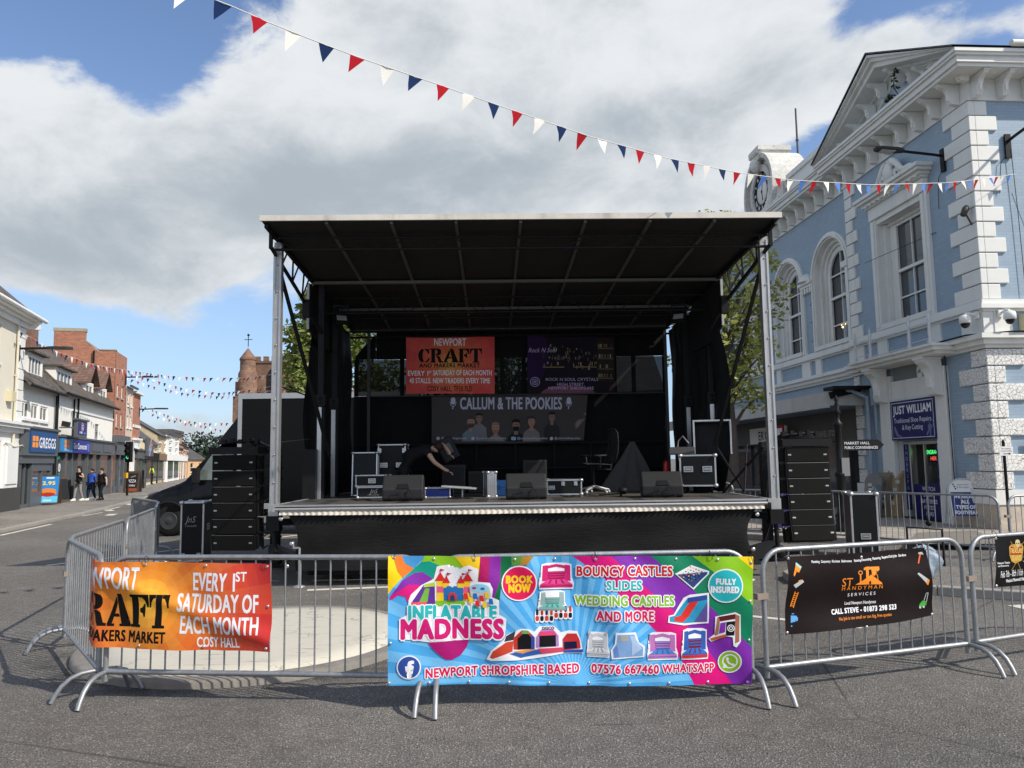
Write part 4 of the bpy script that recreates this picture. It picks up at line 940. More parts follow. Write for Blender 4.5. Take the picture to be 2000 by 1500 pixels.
# --- cream corner building
T = st_thing('corner_building', 'cream and white corner building with white quoins and a bracketed gutter at the left edge', 'building')
b = MB(); wall(b, -14, 0, 3.6, 7.5, [(-4.0, -2.62, 5.75, 7.2), (-4.0, -2.62, 3.9, 5.0), (-8, -6.6, 5.75, 7.2)], 0, .15); b.quad((0, 0, 0), (0, 6, 0), (0, 6, 7.5), (0, 0, 7.5)); b.build('wall', cream, T)
b = MB(); wall(b, -14, 0, .1, 3.2, [(-3.4, -2.0, 1.0, 2.8)], 0, .2); b.box(-1.9, -.35, -.12, -.003, 1.0, 2.75); b.box(-1.75, -.5, -.17, -.12, 1.15, 2.6); b.build('ground_floor_wall', white_p, T)
b = MB(); b.box(-14, .06, -.14, -.003, .1, 1.0); b.build('plinth', mat('dark_stone_plinth', (.05, .047, .043), .7, noise=(4, .2)), T)
b = MB(); b.box(-14, .12, -.16, -.003, 3.16, 3.34); b.box(-14, .25, -.32, -.003, 3.34, 3.46); b.box(-14, .30, -.4, -.003, 3.46, 3.56); b.build('shopfront_cornice', white_p, T)
b = MB(); [b.box(-.62, .05, -.06, -.002, 3.62+.43*i, 3.62+.43*i+.40) for i in range(9)]; b.build('quoins', white_p, T, bevel=.02)
b = MB(); b.box(-14, .1, -.12, -.003, 7.48, 7.7); b.box(-14, .25, -.3, -.003, 7.7, 7.8); b.box(-14, .55, -.5, -.1, 7.8, 7.88)
b.tube([(-14, -.56, 7.93), (.85, -.56, 7.93)], .085, 10); b.box(.25, .4, -.5, -.05, 7.5, 7.8); b.build('eaves_gutter', white_p, T)
b = MB(); b.add([(-14, -.5, 7.92), (.7, -.5, 7.92), (-.9, 3.2, 11.3), (-14, 3.2, 11.3), (.7, 6, 7.92)], [(0, 1, 2, 3), (1, 4, 2)]); b.build('roof', tile, T)
window(T, -4.0, -2.62, 5.75, 7.2, 0, white_p, (1, 2), sill=white_p, depth=.12); window(T, -4.0, -2.62, 3.9, 5.0, 0, white_p, (1, 2), sill=white_p, depth=.12); window(T, -3.4, -2.0, 1.0, 2.8, 0, white_p, (1, 1), shopg, depth=.17)
b = MB(); b.tube([(-.95, -.09, 7.6), (-.95, -.09, .5)], .05, 8); b.box(-1.02, -.88, -.12, -.02, 5.4, 5.46); b.build('drainpipe', mat('cream_pipe', (.62, .58, .45), .5), T)
b = MB(); b.box(-1.75, -1.3, -.22, -.003, 4.35, 4.75); b.build('vent_box', mat('cream_plastic', (.6, .54, .36), .5), T)
b = MB(); b.box(.2, .75, -.16, .1, 2.35, 2.75); b.tube([(-2, -.15, 2.75), (-1.2, -.2, 2.6), (-.2, -.2, 2.68), (.3, -.12, 2.6)], .02, 6); b.build('junction_box', cream, T)
t = st_thing('chimney', 'short brown brick chimney behind the cream corner building', 'chimney', 3.0, .75, 6.5)
b = MB(); b.box(-.5, .5, -.3, .35, 0, 1.75); b.box(-.56, .56, -.36, .41, 1.75, 1.92); b.build('stack', mat('brown_brick', (.20, .10, .07), .85, brick=(.225, .075, (.25, .2, .17), .2)), t)
b = MB(); b.lathe([(.14, 0), (.11, .3), (.13, .34)], (0, 0, 1.92), 12); b.build('pot', mat('buff_pot', (.45, .33, .2), .8), t)
# --- white rendered row with tiled roof: two shops
ridge_y, ridge_z = 2.9, 8.65
def roof_slab(b, x0, x1, ze, zr, y0=-.35, y1=ridge_y, th=.12):
    q = [(x0, y0, ze), (x1, y0, ze), (x1, y1, zr), (x0, y1, zr)]
    b.add(q+[(x, y, z-th) for x, y, z in q], [(0, 1, 2, 3), (7, 6, 5, 4), (0, 1, 5, 4), (1, 2, 6, 5), (2, 3, 7, 6), (3, 0, 4, 7)])
    q2 = [(x0, y1, zr), (x1, y1, zr), (x1, 2*y1-y0, ze), (x0, 2*y1-y0, ze)]
    b.add(q2+[(x, y, z-th) for x, y, z in q2], [(0, 1, 2, 3), (7, 6, 5, 4), (1, 2, 6, 5), (3, 0, 4, 7)])
def dormer(parent, x0, x1, z0, z1, gable=False, y=.25, nb=4):
    b = MB(); yb = y+2.2
    b.add([(x0, y, z0-.2), (x0, y, z1), (x0, yb, z1), (x1, y, z0-.2), (x1, y, z1), (x1, yb, z1), (x0, yb, z0-.2), (x1, yb, z0-.2)], [(0, 1, 2, 6), (3, 7, 5, 4)])
    wall(b, x0, x1, z0-.25, z1, [(x0+.18, x1-.18, z0+.05, z1-.12)], y, .06)
    d = b.build('dormer', white_r, parent)
    window(d, x0+.18, x1-.18, z0+.05, z1-.12, y, white_p, (nb, 1), fw=.09, depth=.05, name='dormer_window')
    b = MB()
    if gable:
        m_ = (x0+x1)/2; h = (x1-x0)*.55
        for a, c in (((x0-.2, z1-.15), (m_, z1+h)), ((x1+.2, z1-.15), (m_, z1+h))):
            b.add([(a[0], y-.3, a[1]), (c[0], y-.3, c[1]), (c[0], yb+.6, c[1]), (a[0], yb, a[1]), (a[0], y-.3, a[1]+.1), (c[0], y-.3, c[1]+.1), (c[0], yb+.6, c[1]+.1), (a[0], yb, a[1]+.1)], [(0, 1, 2, 3), (7, 6, 5, 4), (0, 1, 5, 4), (1, 2, 6, 5), (2, 3, 7, 6), (3, 0, 4, 7)])
        b.build('dormer_roof', tile_r, d)
        b = MB(); b.add([(x0, y+.02, z1), (x1, y+.02, z1), (m_, y+.02, z1+h-.12)], [(0, 1, 2)]); b.build('dormer_gable', steel_b, d)
    else:
        b.box(x0-.15, x1+.18, y-.25, yb+.4, z1, z1+.08); b.build('dormer_roof', tile, d)
T = st_thing('bakery_building', 'white rendered bakery shop with dark tiled roof and a wide dormer', 'building')
G1 = [(-.1+.0, .95, 3.72, 4.5)]
wins = [(.15, 1.15, 3.82, 4.52), (1.4, 2.4, 3.82, 4.5), (2.65, 3.75, 3.82, 4.48)]
b = MB(); wall(b, .02, 5.0, 2.9, 5.3, wins, 0, .1); b.box(.02, 5.0, .3, 5.5, .1, 5.3); b.build('wall', white_r, T)
for x0, x1, z0, z1 in wins: window(T, x0, x1, z0, z1, 0, white_p, (2, 1), fw=.08, sill=white_p, depth=.08)
b = MB(); roof_slab(b, .0, 5.35, 5.22, ridge_z); b.build('roof', tile, T)
dormer(T, 1.45, 3.6, 5.75, 6.75)
b = MB(); b.box(.05, 4.75, -.22, -.003, 2.28, 3.40); b.box(.0, 4.85, -.30, -.003, 3.40, 3.50); b.box(.1, 4.7, -.12, -.003, 1.95, 2.28); b.build('fascia', greyp, T)
b = MB(); b.box(.6, 4.3, -.27, -.223, 2.42, 3.3)
sg = b.build('sign_panel', pm('bakery_blue', (18, 72, 128)), T)
a_ = Art(); org = pm('orange', (244, 150, 40)); 
for i in range(2):
    for j in range(2): a_.rect(.22+.42*i, .58+.42*i, .20+.26*j, .42+.26*j, org)
a_.text('GREGGS', 1.16, .20, .46, whp, width=2.42, align='l', bold=.035)
a_.mesh(flat((.6, -.272, 2.42), (1, 0, 0), (0, 0, 1), (0, -1, 0)), 'lettering', sg)
b = MB(); b.box(.15, .30, -.06, .15, .1, 1.95); b.box(1.62, 1.78, -.06, .15, .1, 1.95); b.box(4.4, 4.6, -.06, .15, .1, 1.95); b.box(1.78, 4.4, -.05, .15, .1, .72); b.box(1.78, 4.4, -.05, .12, 1.62, 1.95); b.box(3.15, 3.22, -.05, .05, .72, 1.62); b.box(.3, 1.62, .0, .1, .1, .25); b.box(.95, 1.02, .0, .1, .25, 1.95); b.build('shopfront', greyp, T)
b = MB(); b.quad((1.78, .03, .72), (4.4, .03, .72), (4.4, .03, 1.62), (1.78, .03, 1.62)); b.build('shop_window', shopg, T)
b = MB(); b.quad((.3, .08, .1), (1.62, .08, .1), (1.62, .08, 1.95), (.3, .08, 1.95)); b.build('door', mat('dark_door_glass', (.02, .022, .024), .1), T)
b = MB(); b.tube([(4.72, -.1, 5.1), (4.72, -.1, .3)], .05, 8); b.tube([(4.95, -.1, 5.2), (4.95, -.1, .3)], .04, 8); b.tube([(-.1, -.42, 5.16), (5.2, -.42, 5.16)], .055, 8); b.build('drainpipe', steel_b, T)
# second half of the row
T = st_thing('phone_shop_building', 'white rendered row house with three dormers above the phone shop', 'building')
wins = [(9.9, 10.9, 3.32, 4.22), (12.8, 13.8, 3.32, 4.2)]
b = MB(); wall(b, 5.0, 17.35, 2.9, 5.42, wins, 0, .12); b.box(5.0, 17.35, .3, 5.5, .1, 5.4); b.build('wall', white_r, T)
for x0, x1, z0, z1 in wins: window(T, x0, x1, z0, z1, 0, mat('grey_lead_light', (.34, .35, .36), .5), (4, 6), fw=.05, depth=.1)
b = MB(); b.box(7.8, 17.35, -.06, -.003, 4.60, 4.70); b.build('string_course', white_p, T)
b = MB(); roof_slab(b, 5.36, 17.4, 5.36, ridge_z); b.build('roof', tile, T)
dormer(T, 5.7, 8.6, 5.7, 6.62); dormer(T, 11.4, 13.2, 5.82, 6.5, True, nb=2); dormer(T, 14.9, 16.6, 5.82, 6.5, True, nb=2)
b = MB(); b.box(4.78, 10.7, -.25, -.003, 2.46, 3.16); b.box(4.75, 17.3, -.32, -.003, 3.18, 3.27); b.box(10.72, 17.2, -.22, -.003, 2.45, 3.18); b.box(11.3, 13.4, -.26, -.22, 2.6, 3.05); b.box(14, 16.2, -.26, -.22, 2.6, 3.05); b.build('fascia', greyp, T)
b = MB(); b.box(4.95, 7.0, -.30, -.253, 2.5, 3.13); sg = b.build('sign_panel', pm('light_blue', (42, 130, 190)), T)
a_ = Art()
for i in range(2):
    for j in range(2): a_.rect(.6+.45*i, .98+.45*i, .2+.2*j, .37+.2*j, org)
a_.text('GREGGS', 1.02, .07, .09, whp, width=.9, bold=.04); a_.mesh(flat((4.95, -.302, 2.5), (1, 0, 0), (0, 0, 1), (0, -1, 0)), 'lettering', sg)
b = MB(); b.box(7.1, 10.6, -.29, -.253, 2.48, 3.12); sg = b.build('sign_panel', pm('deep_blue', (30, 44, 140)), T)
a_ = Art(); a_.text('Get Connected', .15, .2, .3, whp, width=2.6, align='l', bold=.03); a_.rect(2.95, 3.3, .1, .5, pm('violet', (100, 110, 190))); a_.mesh(flat((7.1, -.292, 2.48), (1, 0, 0), (0, 0, 1), (0, -1, 0)), 'lettering', sg)
b = MB()
for x in (5.2, 6.6, 7.9, 9.0, 10.6, 10.95, 12.2, 14.0, 16.9): b.box(x, x+.14, -.08, .12, .1, 2.46)
b.box(5.2, 17, -.05, .1, .1, .45); b.build('shopfront', greyp, T)
b = MB(); b.quad((5.3, .03, .45), (17, .03, .45), (17, .03, 2.46), (5.3, .03, 2.46)); b.build('shop_window', shopg, T)
a_ = Art(); a_.disc(0, 1.30, .2, whp, .2); a_.disc(0, 1.30, .12, pm('red', (200, 30, 40))); a_.disc(0, .86, .2, pm('teal', (40, 150, 130)))
a_.mesh(flat((6.0, .0, .45), (1, 0, 0), (0, 0, 1), (0, -1, 0)), 'window_stickers', T)
b = MB(); b.tube([(7.9, -.08, 5.2), (7.9, -.08, 3.3)], .05, 8); b.tube([(8.7, -.08, 5.3), (8.7, -.08, 3.3)], .05, 8); b.tube([(5.3, -.42, 5.3), (17.2, -.42, 5.3)], .055, 8); b.build('drainpipe', steel_b, T)
b = MB()
for i in range(8): b.bar((6.0+.2*i, -.01, 3.75), (6.15+.2*i, -.012, 4.0), .05)
b.build('timber_frame', steel_b, T)
t = st_thing('projecting_sign', 'square grey framed projecting sign with a purple panel above the phone shop', 'sign', 5.2, -.05, 3.2)
b = MB(); b.box(.3, 2.3, -.75, -.62, 0, .82); b.box(.2, 2.4, -.82, -.55, .82, .9); b.bar((.3, 0, .45), (.3, -.62, .45), .06); b.build('frame', greyp, t)
b = MB(); b.box(.55, 2.05, -.77, -.752, .14, .72); p = b.build('panel', pm('purple', (44, 34, 110)), t)
a_ = Art(); a_.text('G', .75, .26, .24, whp, bold=.04); a_.ring(.75, .38, .22, .03, whp, 100, 250); a_.ring(.75, .38, .22, .03, whp, -70, 60); a_.disc(.3, .1, .06, whp); a_.rect(.5, .7, .05, .15, whp); a_.rect(.95, 1.4, .04, .12, pm('light_blue', (42, 130, 190)))
a_.mesh(flat((.55, -.772, .14), (1, 0, 0), (0, 0, 1), (0, -1, 0)), 'lettering', p)
# --- tall red brick building behind the row
T = st_thing('brick_building', 'tall red brick building with a wide chimney breast rising behind the tiled row', 'building')
b = MB(); prof = [(0, .1), (0, 9.05), (.9, 9.05), (1.0, 9.0), (1.75, 9.62), (1.75, 10.2), (3.5, 10.2), (3.5, 9.2), (8, 8.9), (8, .1)]
b.prism(prof, lambda u, v, w_: (w_, u, v), 17.42, 17.75)
wins = [(18.2, 18.75, 6.2, 7.0), (19.6, 20.15, 6.2, 7.0), (18.2, 18.75, 4.3, 5.2), (19.6, 20.15, 4.3, 5.2)]
wall(b, 17.42, 21.1, 3.7, 9.05, wins, 0, .1); b.quad((17.42, 0, .1), (17.6, 0, .1), (17.6, 0, 3.7), (17.42, 0, 3.7)); b.quad((21.1, 0, .1), (21.1, 8, .1), (21.1, 8, 8.9), (21.1, 0, 9.05)); b.build('wall', brickr, T)
for x0, x1, z0, z1 in wins: window(T, x0, x1, z0, z1, 0, white_p, (1, 2), sill=kerbm)
b = MB(); b.box(17.40, 17.78, 1.70, 3.55, 10.2, 10.4); b.box(17.38, 17.8, -.04, .95, 9.05, 9.12); b.bar((17.6, 1.0, 9.1), (17.6, 1.78, 9.68), .4, .08); b.box(17.40, 17.44, 3.5, 8, 9.0, 9.1); b.build('coping', mat('stone_coping', (.34, .31, .24), .85, noise=(5, .25)), T)
b = MB(); b.box(17.75, 21.1, .1, 8, 8.7, 8.75); b.build('roof', slate, T)
b = MB(); b.box(17.5, 21.0, -.25, -.003, 2.5, 3.3); b.box(17.4, 21.05, -.4, -.003, 3.3, 3.72); b.box(17.9, 21.0, -.05, .1, .1, .5); b.box(19.3, 19.5, -.08, .1, .5, 2.5); b.box(20.8, 21, -.08, .1, .5, 2.5); b.build('shopfront', greyp, T)
b = MB(); b.quad((17.9, .03, .1), (21, .03, .1), (21, .03, 2.5), (17.9, .03, 2.5)); b.build('shop_window', shopg, T)
b = MB(); b.tube([(17.3, 1.2, 9.0), (17.36, 1.2, 6.0)], .05, 8); b.build('drainpipe', steel_b, T)
# --- narrow cream house and the brick house after it
T = st_thing('narrow_house', 'narrow pale pink three storey house beyond the tall brick building', 'building')
wins = [(21.6, 22.2, 5.9, 6.7), (22.7, 23.2, 5.9, 6.7), (21.6, 22.2, 4.4, 5.2), (22.7, 23.2, 4.4, 5.2)]
pink = mat('pale_pink_render', (.60, .47, .38), .8, noise=(2, .1), streak=(1.5, .3, (.35, .27, .22)))
b = MB(); wall(b, 21.12, 23.6, 3.3, 7.2, wins, -.02, .1); b.box(21.12, 23.6, .3, 6, .1, 7.2); b.build('wall', pink, T)
for x0, x1, z0, z1 in wins: window(T, x0, x1, z0, z1, -.02, white_p, (1, 2), sill=white_p)
b = MB(); b.add([(21.1, -.3, 7.2), (23.65, -.3, 7.2), (23.65, 3, 9.0), (21.1, 3, 9.0)], [(0, 1, 2, 3)]); b.box(21.1, 23.65, -.35, -.22, 7.12, 7.24); b.build('roof', slate, T)
b = MB(); b.box(21.2, 23.5, -.15, .2, 2.4, 3.3); b.box(21.2, 23.5, -.02, .2, .1, 2.4); b.build('shopfront', steel_b, T)
T = st_thing('brick_house', 'red brick house end with white trim beyond the narrow pink house', 'building')
b = MB(); b.box(23.62, 26.2, -.05, 6, .1, 6.9); b.build('wall', brickr, T)
b = MB(); b.box(23.6, 26.3, -.3, 6, 6.9, 7.05); b.box(23.62, 26.25, -.12, -.05, 4.5, 4.7); b.build('eaves', white_p, T)
b = MB(); b.box(23.7, 26.1, -.14, -.052, .1, 3.6); b.box(23.6, 26.2, -.3, -.052, 3.6, 3.75); b.build('shopfront', white_p, T)
# --- farther houses, each facing the bend of the street
def house(label, px0, px1, ytop, Y0, Y1, wm, rows, cols, ridge=None, name='terraced_house', roofm_=None, chim=None, shop=None, wcol=None, gable=False, dep=7):
    p0, p1 = at(px0, 900, Y0), at(px1, 900, Y1); d = Vector((p1.x-p0.x, p1.y-p0.y)); L = d.length
    h = at((px0+px1)/2, ytop, (Y0+Y1)/2).z
    T = thing(name, label, 'house', (p0.x, p0.y, 0), math.atan2(d.y, d.x))
    g0 = 3.0 if shop else .3; ch = (h-g0)/rows; cw = L/cols; wins = []
    for r_ in range(rows):
        for c in range(cols): wins.append((cw*(c+.3), cw*(c+.7), g0+ch*(r_+.22), g0+ch*(r_+.78)))
    b = MB(); wall(b, 0, L, 0, h, wins, 0, .15); b.quad((0, 0, 0), (0, dep, 0), (0, dep, h), (0, 0, h)); b.quad((L, 0, 0), (L, dep, 0), (L, dep, h), (L, 0, h))
    if ridge:
        b.add([(0, 0, h), (0, dep, h), (0, dep/2, h+ridge)], [(0, 1, 2)]); b.add([(L, 0, h), (L, dep, h), (L, dep/2, h+ridge)], [(0, 1, 2)])
    b.build('wall', wm, T)
    for w_ in wins: window(T, *w_, 0, wcol or white_p, (1, 2), fw=.09, sill=white_p, depth=.13)
    b = MB()
    if ridge:
        for y0, y1 in ((-.3, dep/2), (dep+.3, dep/2)): b.add([(-.15, y0, h-.05), (L+.15, y0, h-.05), (L+.15, y1, h+ridge), (-.15, y1, h+ridge)], [(0, 1, 2, 3)])
    else: b.box(-.1, L+.1, -.25, dep, h, h+.35)
    b.build('roof', roofm_ or slate, T)
    for x in (chim or []):
        b = MB(); z0 = h+(ridge or 0)-.6; b.box(x-.5, x+.5, dep/2-.45, dep/2+.45, z0, z0+2.0); b.box(x-.58, x+.58, dep/2-.53, dep/2+.53, z0+1.8, z0+2.0); c = b.build('chimney', brickr, T)
        b = MB(); b.lathe([(.15, 0), (.11, .5), (.13, .55)], (x-.25, dep/2, z0+2.0), 10); b.build('pot', mat('buff_pot', (.45, .33, .2), .8), c)
        b = MB(); b.lathe([(.15, 0), (.11, .5), (.13, .55)], (x+.25, dep/2, z0+2.0), 10); b.build('pot', mat('buff_pot', (.45, .33, .2), .8), c)
    if shop:
        b = MB(); b.box(.1, L-.1, -.2, -.002, 2.3, 2.95); b.box(.2, .4, -.1, -.002, .1, 2.3); b.box(L-.4, L-.2, -.1, -.002, .1, 2.3); b.box(L*.5-.1, L*.5+.1, -.1, -.002, .1, 2.3); b.build('shopfront', shop, T)
        b = MB(); b.quad((.4, -.06, .4), (L-.4, -.06, .4), (L-.4, -.06, 2.3), (.4, -.06, 2.3)); b.build('shop_window', shopg, T)
    return T
ylw = mat('pale_yellow_render', (.66, .57, .36), .8, noise=(1, .08)); stone = mat('buff_stone', (.50, .41, .27), .85, noise=(3, .25)); bwhite = mat('bright_white_render', (.80, .80, .78), .7, noise=(1, .05))
orange = mat('apricot_render', (.68, .44, .24), .8, noise=(1, .08)); brb = mat('pale_brick', (.42, .22, .15), .85, brick=(.3, .1, (.45, .35, .3), .2))
house('low white shop with dark roof beside the traffic light', 262, 284, 880, 53, 60, white_r, 1, 2, 1.6, 'shop', tile, shop=greyp)
house('pale yellow terraced house with rows of small windows', 283, 307, 868, 66, 74, ylw, 2, 3, 2.2, shop=steel_b, dep=5)
house('red brick gabled house with two tall chimneys behind the yellow terrace', 262, 300, 850, 76, 80, brickr, 2, 2, 2.6, chim=[1.0, 4.2], dep=6)
house('buff stone fronted house with tall upper windows', 306, 327, 852, 74, 82, stone, 2, 2, 2.0, shop=mat('brown_shop', (.2, .13, .08), .6), chim=[1.0], dep=6)
house('tall bright white house in the middle of the far terrace', 325, 349, 852, 80, 92, bwhite, 3, 2, None, shop=bwhite)
house('brown brick block behind the bright white house', 332, 354, 846, 96, 104, brb, 3, 2, None)
house('brick and white house with white window bands', 347, 357, 876, 92, 98, brb, 2, 2, 1.5, shop=bwhite)
house('brick house with white bays at the far end of the terrace', 357, 368, 872, 98, 108, brb, 2, 2, 1.6, shop=bwhite)
house('apricot gable end house at the end of the far terrace', 367, 400, 897, 104, 110, orange, 1, 2, 2.4, shop=None)
t = st_thing('projecting_sign', 'dark hanging sign with a red and blue domino badge', 'sign', 27.0, -.3, 3.05)
b = MB(); b.box(0, 3.0, -.16, 0, -.55, .75); b.build('board', greyp, t)
a_ = Art(); rot = lambda pts, cx_, cy_, a: [(cx_+x*math.cos(a)-y*math.sin(a), cy_+x*math.sin(a)+y*math.cos(a)) for x, y in pts]
sq = [(-.28, -.28), (.28, -.28), (.28, .28), (-.28, .28)]
a_.poly(rot([(-.34, -.34), (1.0, -.34), (1.0, .34), (-.34, .34)], 1.3, -.1, R(40)), whp); a_.up(); a_.poly(rot(sq, 1.3, -.1, R(40)), pm('blue', (30, 90, 170))); a_.poly(rot([(.36, -.28), (.94, -.28), (.94, .28), (.36, .28)], 1.3, -.1, R(40)), pm('red', (200, 30, 40))); a_.up()
for p in rot([(0, .1), (.1, -.1), (.65, 0)], 1.3, -.1, R(40)): a_.disc(*p, .07, whp)
a_.mesh(flat((0, -.163, 0), (1, 0, 0), (0, 0, 1), (0, -1, 0)), 'badge', t)
# street lamps on brackets
def st_lamp(label, s, z, rz=0):
    t = st_thing('wall_lamp', label, 'street lamp', s, 0, z, 0)
    b = MB(); b.box(-.09, .09, -.1, -.002, -.5, .15); b.build('bracket', mat('lamp_grey', (.035, .036, .038), .5), t)
    b = MB(); b.tube([(0, -.08, 0), (0, -1.2, .05)], .045, 8); b.build('arm', steel_b, t)
    b = MB(); b.prism([(-.07, -1.1), (.07, -1.1), (.16, -1.3), (.16, -1.8), (.08, -2.0), (-.08, -2.0), (-.16, -1.8), (-.16, -1.3)], lambda u, v, w_: (u, v, w_+.05), -.04, .06); b.build('head', mat('lamp_grey', (.035, .036, .038), .5), t)
st_lamp('black street lamp on the cream corner building', -.75, 6.55); st_lamp('street lamp reaching out from the tall brick building', 20.6, 7.7); st_lamp('street lamp on the brick house beyond the pink one', 25.8, 5.9)
# --- church tower
T = thing('church_tower', 'brown sandstone church tower with battlements and a pointed stair turret', 'church', (-38.5, 116, 0))
chm = mat('brown_sandstone', (.22, .125, .085), .88, brick=(.75, .38, (.16, .105, .07), .25), noise=(.6, .35))
b = MB(); b.box(-2.2, 8, 0, 9, 0, 17.2)
for i in range(8): b.box(-1.8+1.25*i, -1.05+1.25*i, -.12, .4, 17.4, 18.1)
b.box(-2.3, 8, -.15, .5, 17.1, 17.4); b.box(-2.3, 8, -.15, .2, 12.6, 12.9); b.box(2.4, 4.0, -.9, .0, 0, 13.5); b.build('tower', chm, T)
b = MB(); b.lathe([(1.45, 0), (1.45, 15.5), (1.2, 16), (1.2, 17.5)], (-1.6, -.2, 0), 8); b.lathe([(1.3, 17.5), (1.3, 17.75), (.05, 19.4)], (-1.6, -.2, 0), 8); b.box(-3.4, -2.0, -1.2, .6, 0, 12.0); b.box(-3.2, -2.0, -.9, .6, 12.0, 14.2); b.build('stair_turret', chm, T)
b = MB(); b.prism([(1.2, 12.8), (2.4, 12.8), (2.4, 15.2), (1.8, 16.2), (1.2, 15.2)], XZ(), -.03, .02); b.build('belfry_window', mat('louvre', (.02, .02, .02), .8), T)
b = MB(); b.tube([(-1.6, -.2, 19.6), (-1.6, -.2, 21.6)], .06, 6); b.bar((-2.2, -.2, 20.7), (-1.0, -.2, 20.7), .09); b.lathe([(.05, -.2), (.25, 0), (.05, .2)], (-1.6, -.2, 21.4), 8); b.build('weathervane', steel_b, T)
T = thing('church_nave', 'brick red church wall with a barred window beside the tower', 'church', (-33.5, 112, 0))
b = MB(); b.box(0, 14, 0, 8, 0, 12.5); b.box(.0, 1.2, -.8, 0, 0, 12); b.build('wall', mat('church_brick', (.40, .22, .15), .88, brick=(.5, .2, (.3, .2, .15), .25), noise=(.6, .3)), T)
b = MB(); b.box(2.2, 4.0, -.05, .02, 8.8, 10.6); b.build('window', glassd, T)
# --- distant wooded hill, and trees
leafd = mat('far_wood_foliage', (.030, .050, .028), .9, noise=(.3, .5))
def leaves(b, c, rad, n, size, rnd, m=0, shell=.5):
    for i in range(n):
        while True:
            p = Vector((rnd.uniform(-1, 1), rnd.uniform(-1, 1), rnd.uniform(-1, 1)))
            if shell*rnd.random() < p.length <= 1: break
        p = Vector(c)+Vector((p.x*rad[0], p.y*rad[1], p.z*rad[2]))
        a = Vector((rnd.gauss(0, 1), rnd.gauss(0, 1), rnd.gauss(0, .6))).normalized(); d = a.cross(Vector((rnd.gauss(0, 1), rnd.gauss(0, 1), rnd.gauss(0, 1)))).normalized()
        s = size*rnd.uniform(.6, 1.4); b.add([p-a*s, p-d*s*.45, p+a*s, p+d*s*.45], [(0, 1, 2, 3)], m)
rnd = random.Random(3)
b = MB(); hill_c = [(-165+9*i+rnd.uniform(-4, 4), 330+rnd.uniform(-10, 25)-20*(k_ % 2), 1.5+k_*3.6+rnd.uniform(0, 2)+(2.5 if 5 < i < 9 else 0)) for i in range(20) for k_ in range(3)]
for c in hill_c: leaves(b, c, (13, 10, rnd.uniform(4.5, 6)), 560, .8, rnd)
tag(b.build('distant_wood', leafd, fix=False), 'dark green wooded hill far down the street', kind='stuff')
mb = MB(); mb.lathe([(160, -2), (120, 3), (60, 8), (1, 10)], (-110, 420, 0), 32); tag(mb.build('hill', mat('hill_green', (.05, .075, .03), .9)), 'low green hill beyond the town', kind='structure')
barkm = mat('bark', (.09, .075, .06), .9, noise=(12, .3))
leaf1 = mat('lime_leaf', (.15, .19, .035), .6, noise=(.8, .35)); leaf2 = mat('yellow_green_leaf', (.30, .32, .06), .6, noise=(1.2, .35)); leaf3 = mat('mid_green_leaf', (.06, .09, .025), .65, noise=(.8, .4))
def tree(label, loc, h, crown, n, size, lm, seed, clumps=26, thin=1.0):
    t = thing('tree', label, 'tree', loc); r_ = random.Random(seed); lo, hi, rad = crown
    b = MB(); b.tube([(0, 0, 0), (.05, .02, h*.25), (-.04, .03, h*.55), (.02, 0, h*.9)], [h*.022, h*.018, h*.011, .015], 8)
    ends = []
    for i in range(clumps):
        z = lo+(hi-lo)*(i+.5)/clumps; a = i*2.4+r_.uniform(-.4, .4); f = math.sin(math.pi*min(1, max(.12, (z-lo)/(hi-lo)*.92+.08)))**.6; d = rad*f*r_.uniform(.35, 1.0)*thin
        e = Vector((math.cos(a)*d, math.sin(a)*d, z)); ends.append((e, f)); s0 = Vector((0, 0, max(h*.2, z-d*.7-.4)))
        b.tube([s0, s0.lerp(e, .5)+Vector((0, 0, .12)), e], [.045*h/6, .03*h/6, .008], 5)
    b.build('trunk', barkm, t)
    b = MB()
    for e, f in ends: q = rad*r_.uniform(.24, .42); leaves(b, e, (q, q, q*.75), int(n/clumps*r_.uniform(.5, 1.5)), size, r_, 0, .3)
    b.build('crown', lm, t, fix=False)
    return t
tree('leafy green tree behind the left side of the stage', (-8.3, 35, 0), 10.3, (2.4, 9.6, 3.0), 9000, .17, leaf1, 11, 40)
tree('dark green tree directly behind the middle of the stage', (-1.8, 37, 0), 8.2, (2.2, 8.0, 3.4), 5000, .2, leaf3, 12, 30)
tree('small green tree behind the stage, nearer the market hall', (1.8, 36, 0), 7.0, (2.2, 6.8, 2.2), 3000, .2, leaf3, 14, 24)
tree('thin yellow green street tree between the stage and the blue hall', (5.95, 21.0, .12), 8.2, (3.2, 8.25, 1.7), 5200, .085, leaf2, 21, 44, .95)
# brick town houses behind the stage, seen dimly through the mesh
T = thing('brick_terrace', 'red brick building with pale windows seen through the mesh behind the stage', 'building', (1.5, 44, 0))
b = MB(); wall(b, 0, 7.2, 0, 5.2, [(3.2, 4.4, 2.2, 4.2), (5.6, 6.8, 2.2, 4.2)], 0, .15); b.add([(0, 0, 5.2), (0, 8, 5.2), (0, 4, 8.4)], [(0, 1, 2)]); b.build('wall', brickr, T)
for x in (3.2, 5.6): window(T, x, x+1.2, 2.2, 4.2, 0, white_p, (2, 2), sill=white_p)
b = MB(); b.add([(-.3, -.4, 5.1), (7.4, -.4, 5.1), (7.4, 4, 8.4), (-.3, 4, 8.4)], [(0, 1, 2, 3)]); b.build('roof', slate, T)
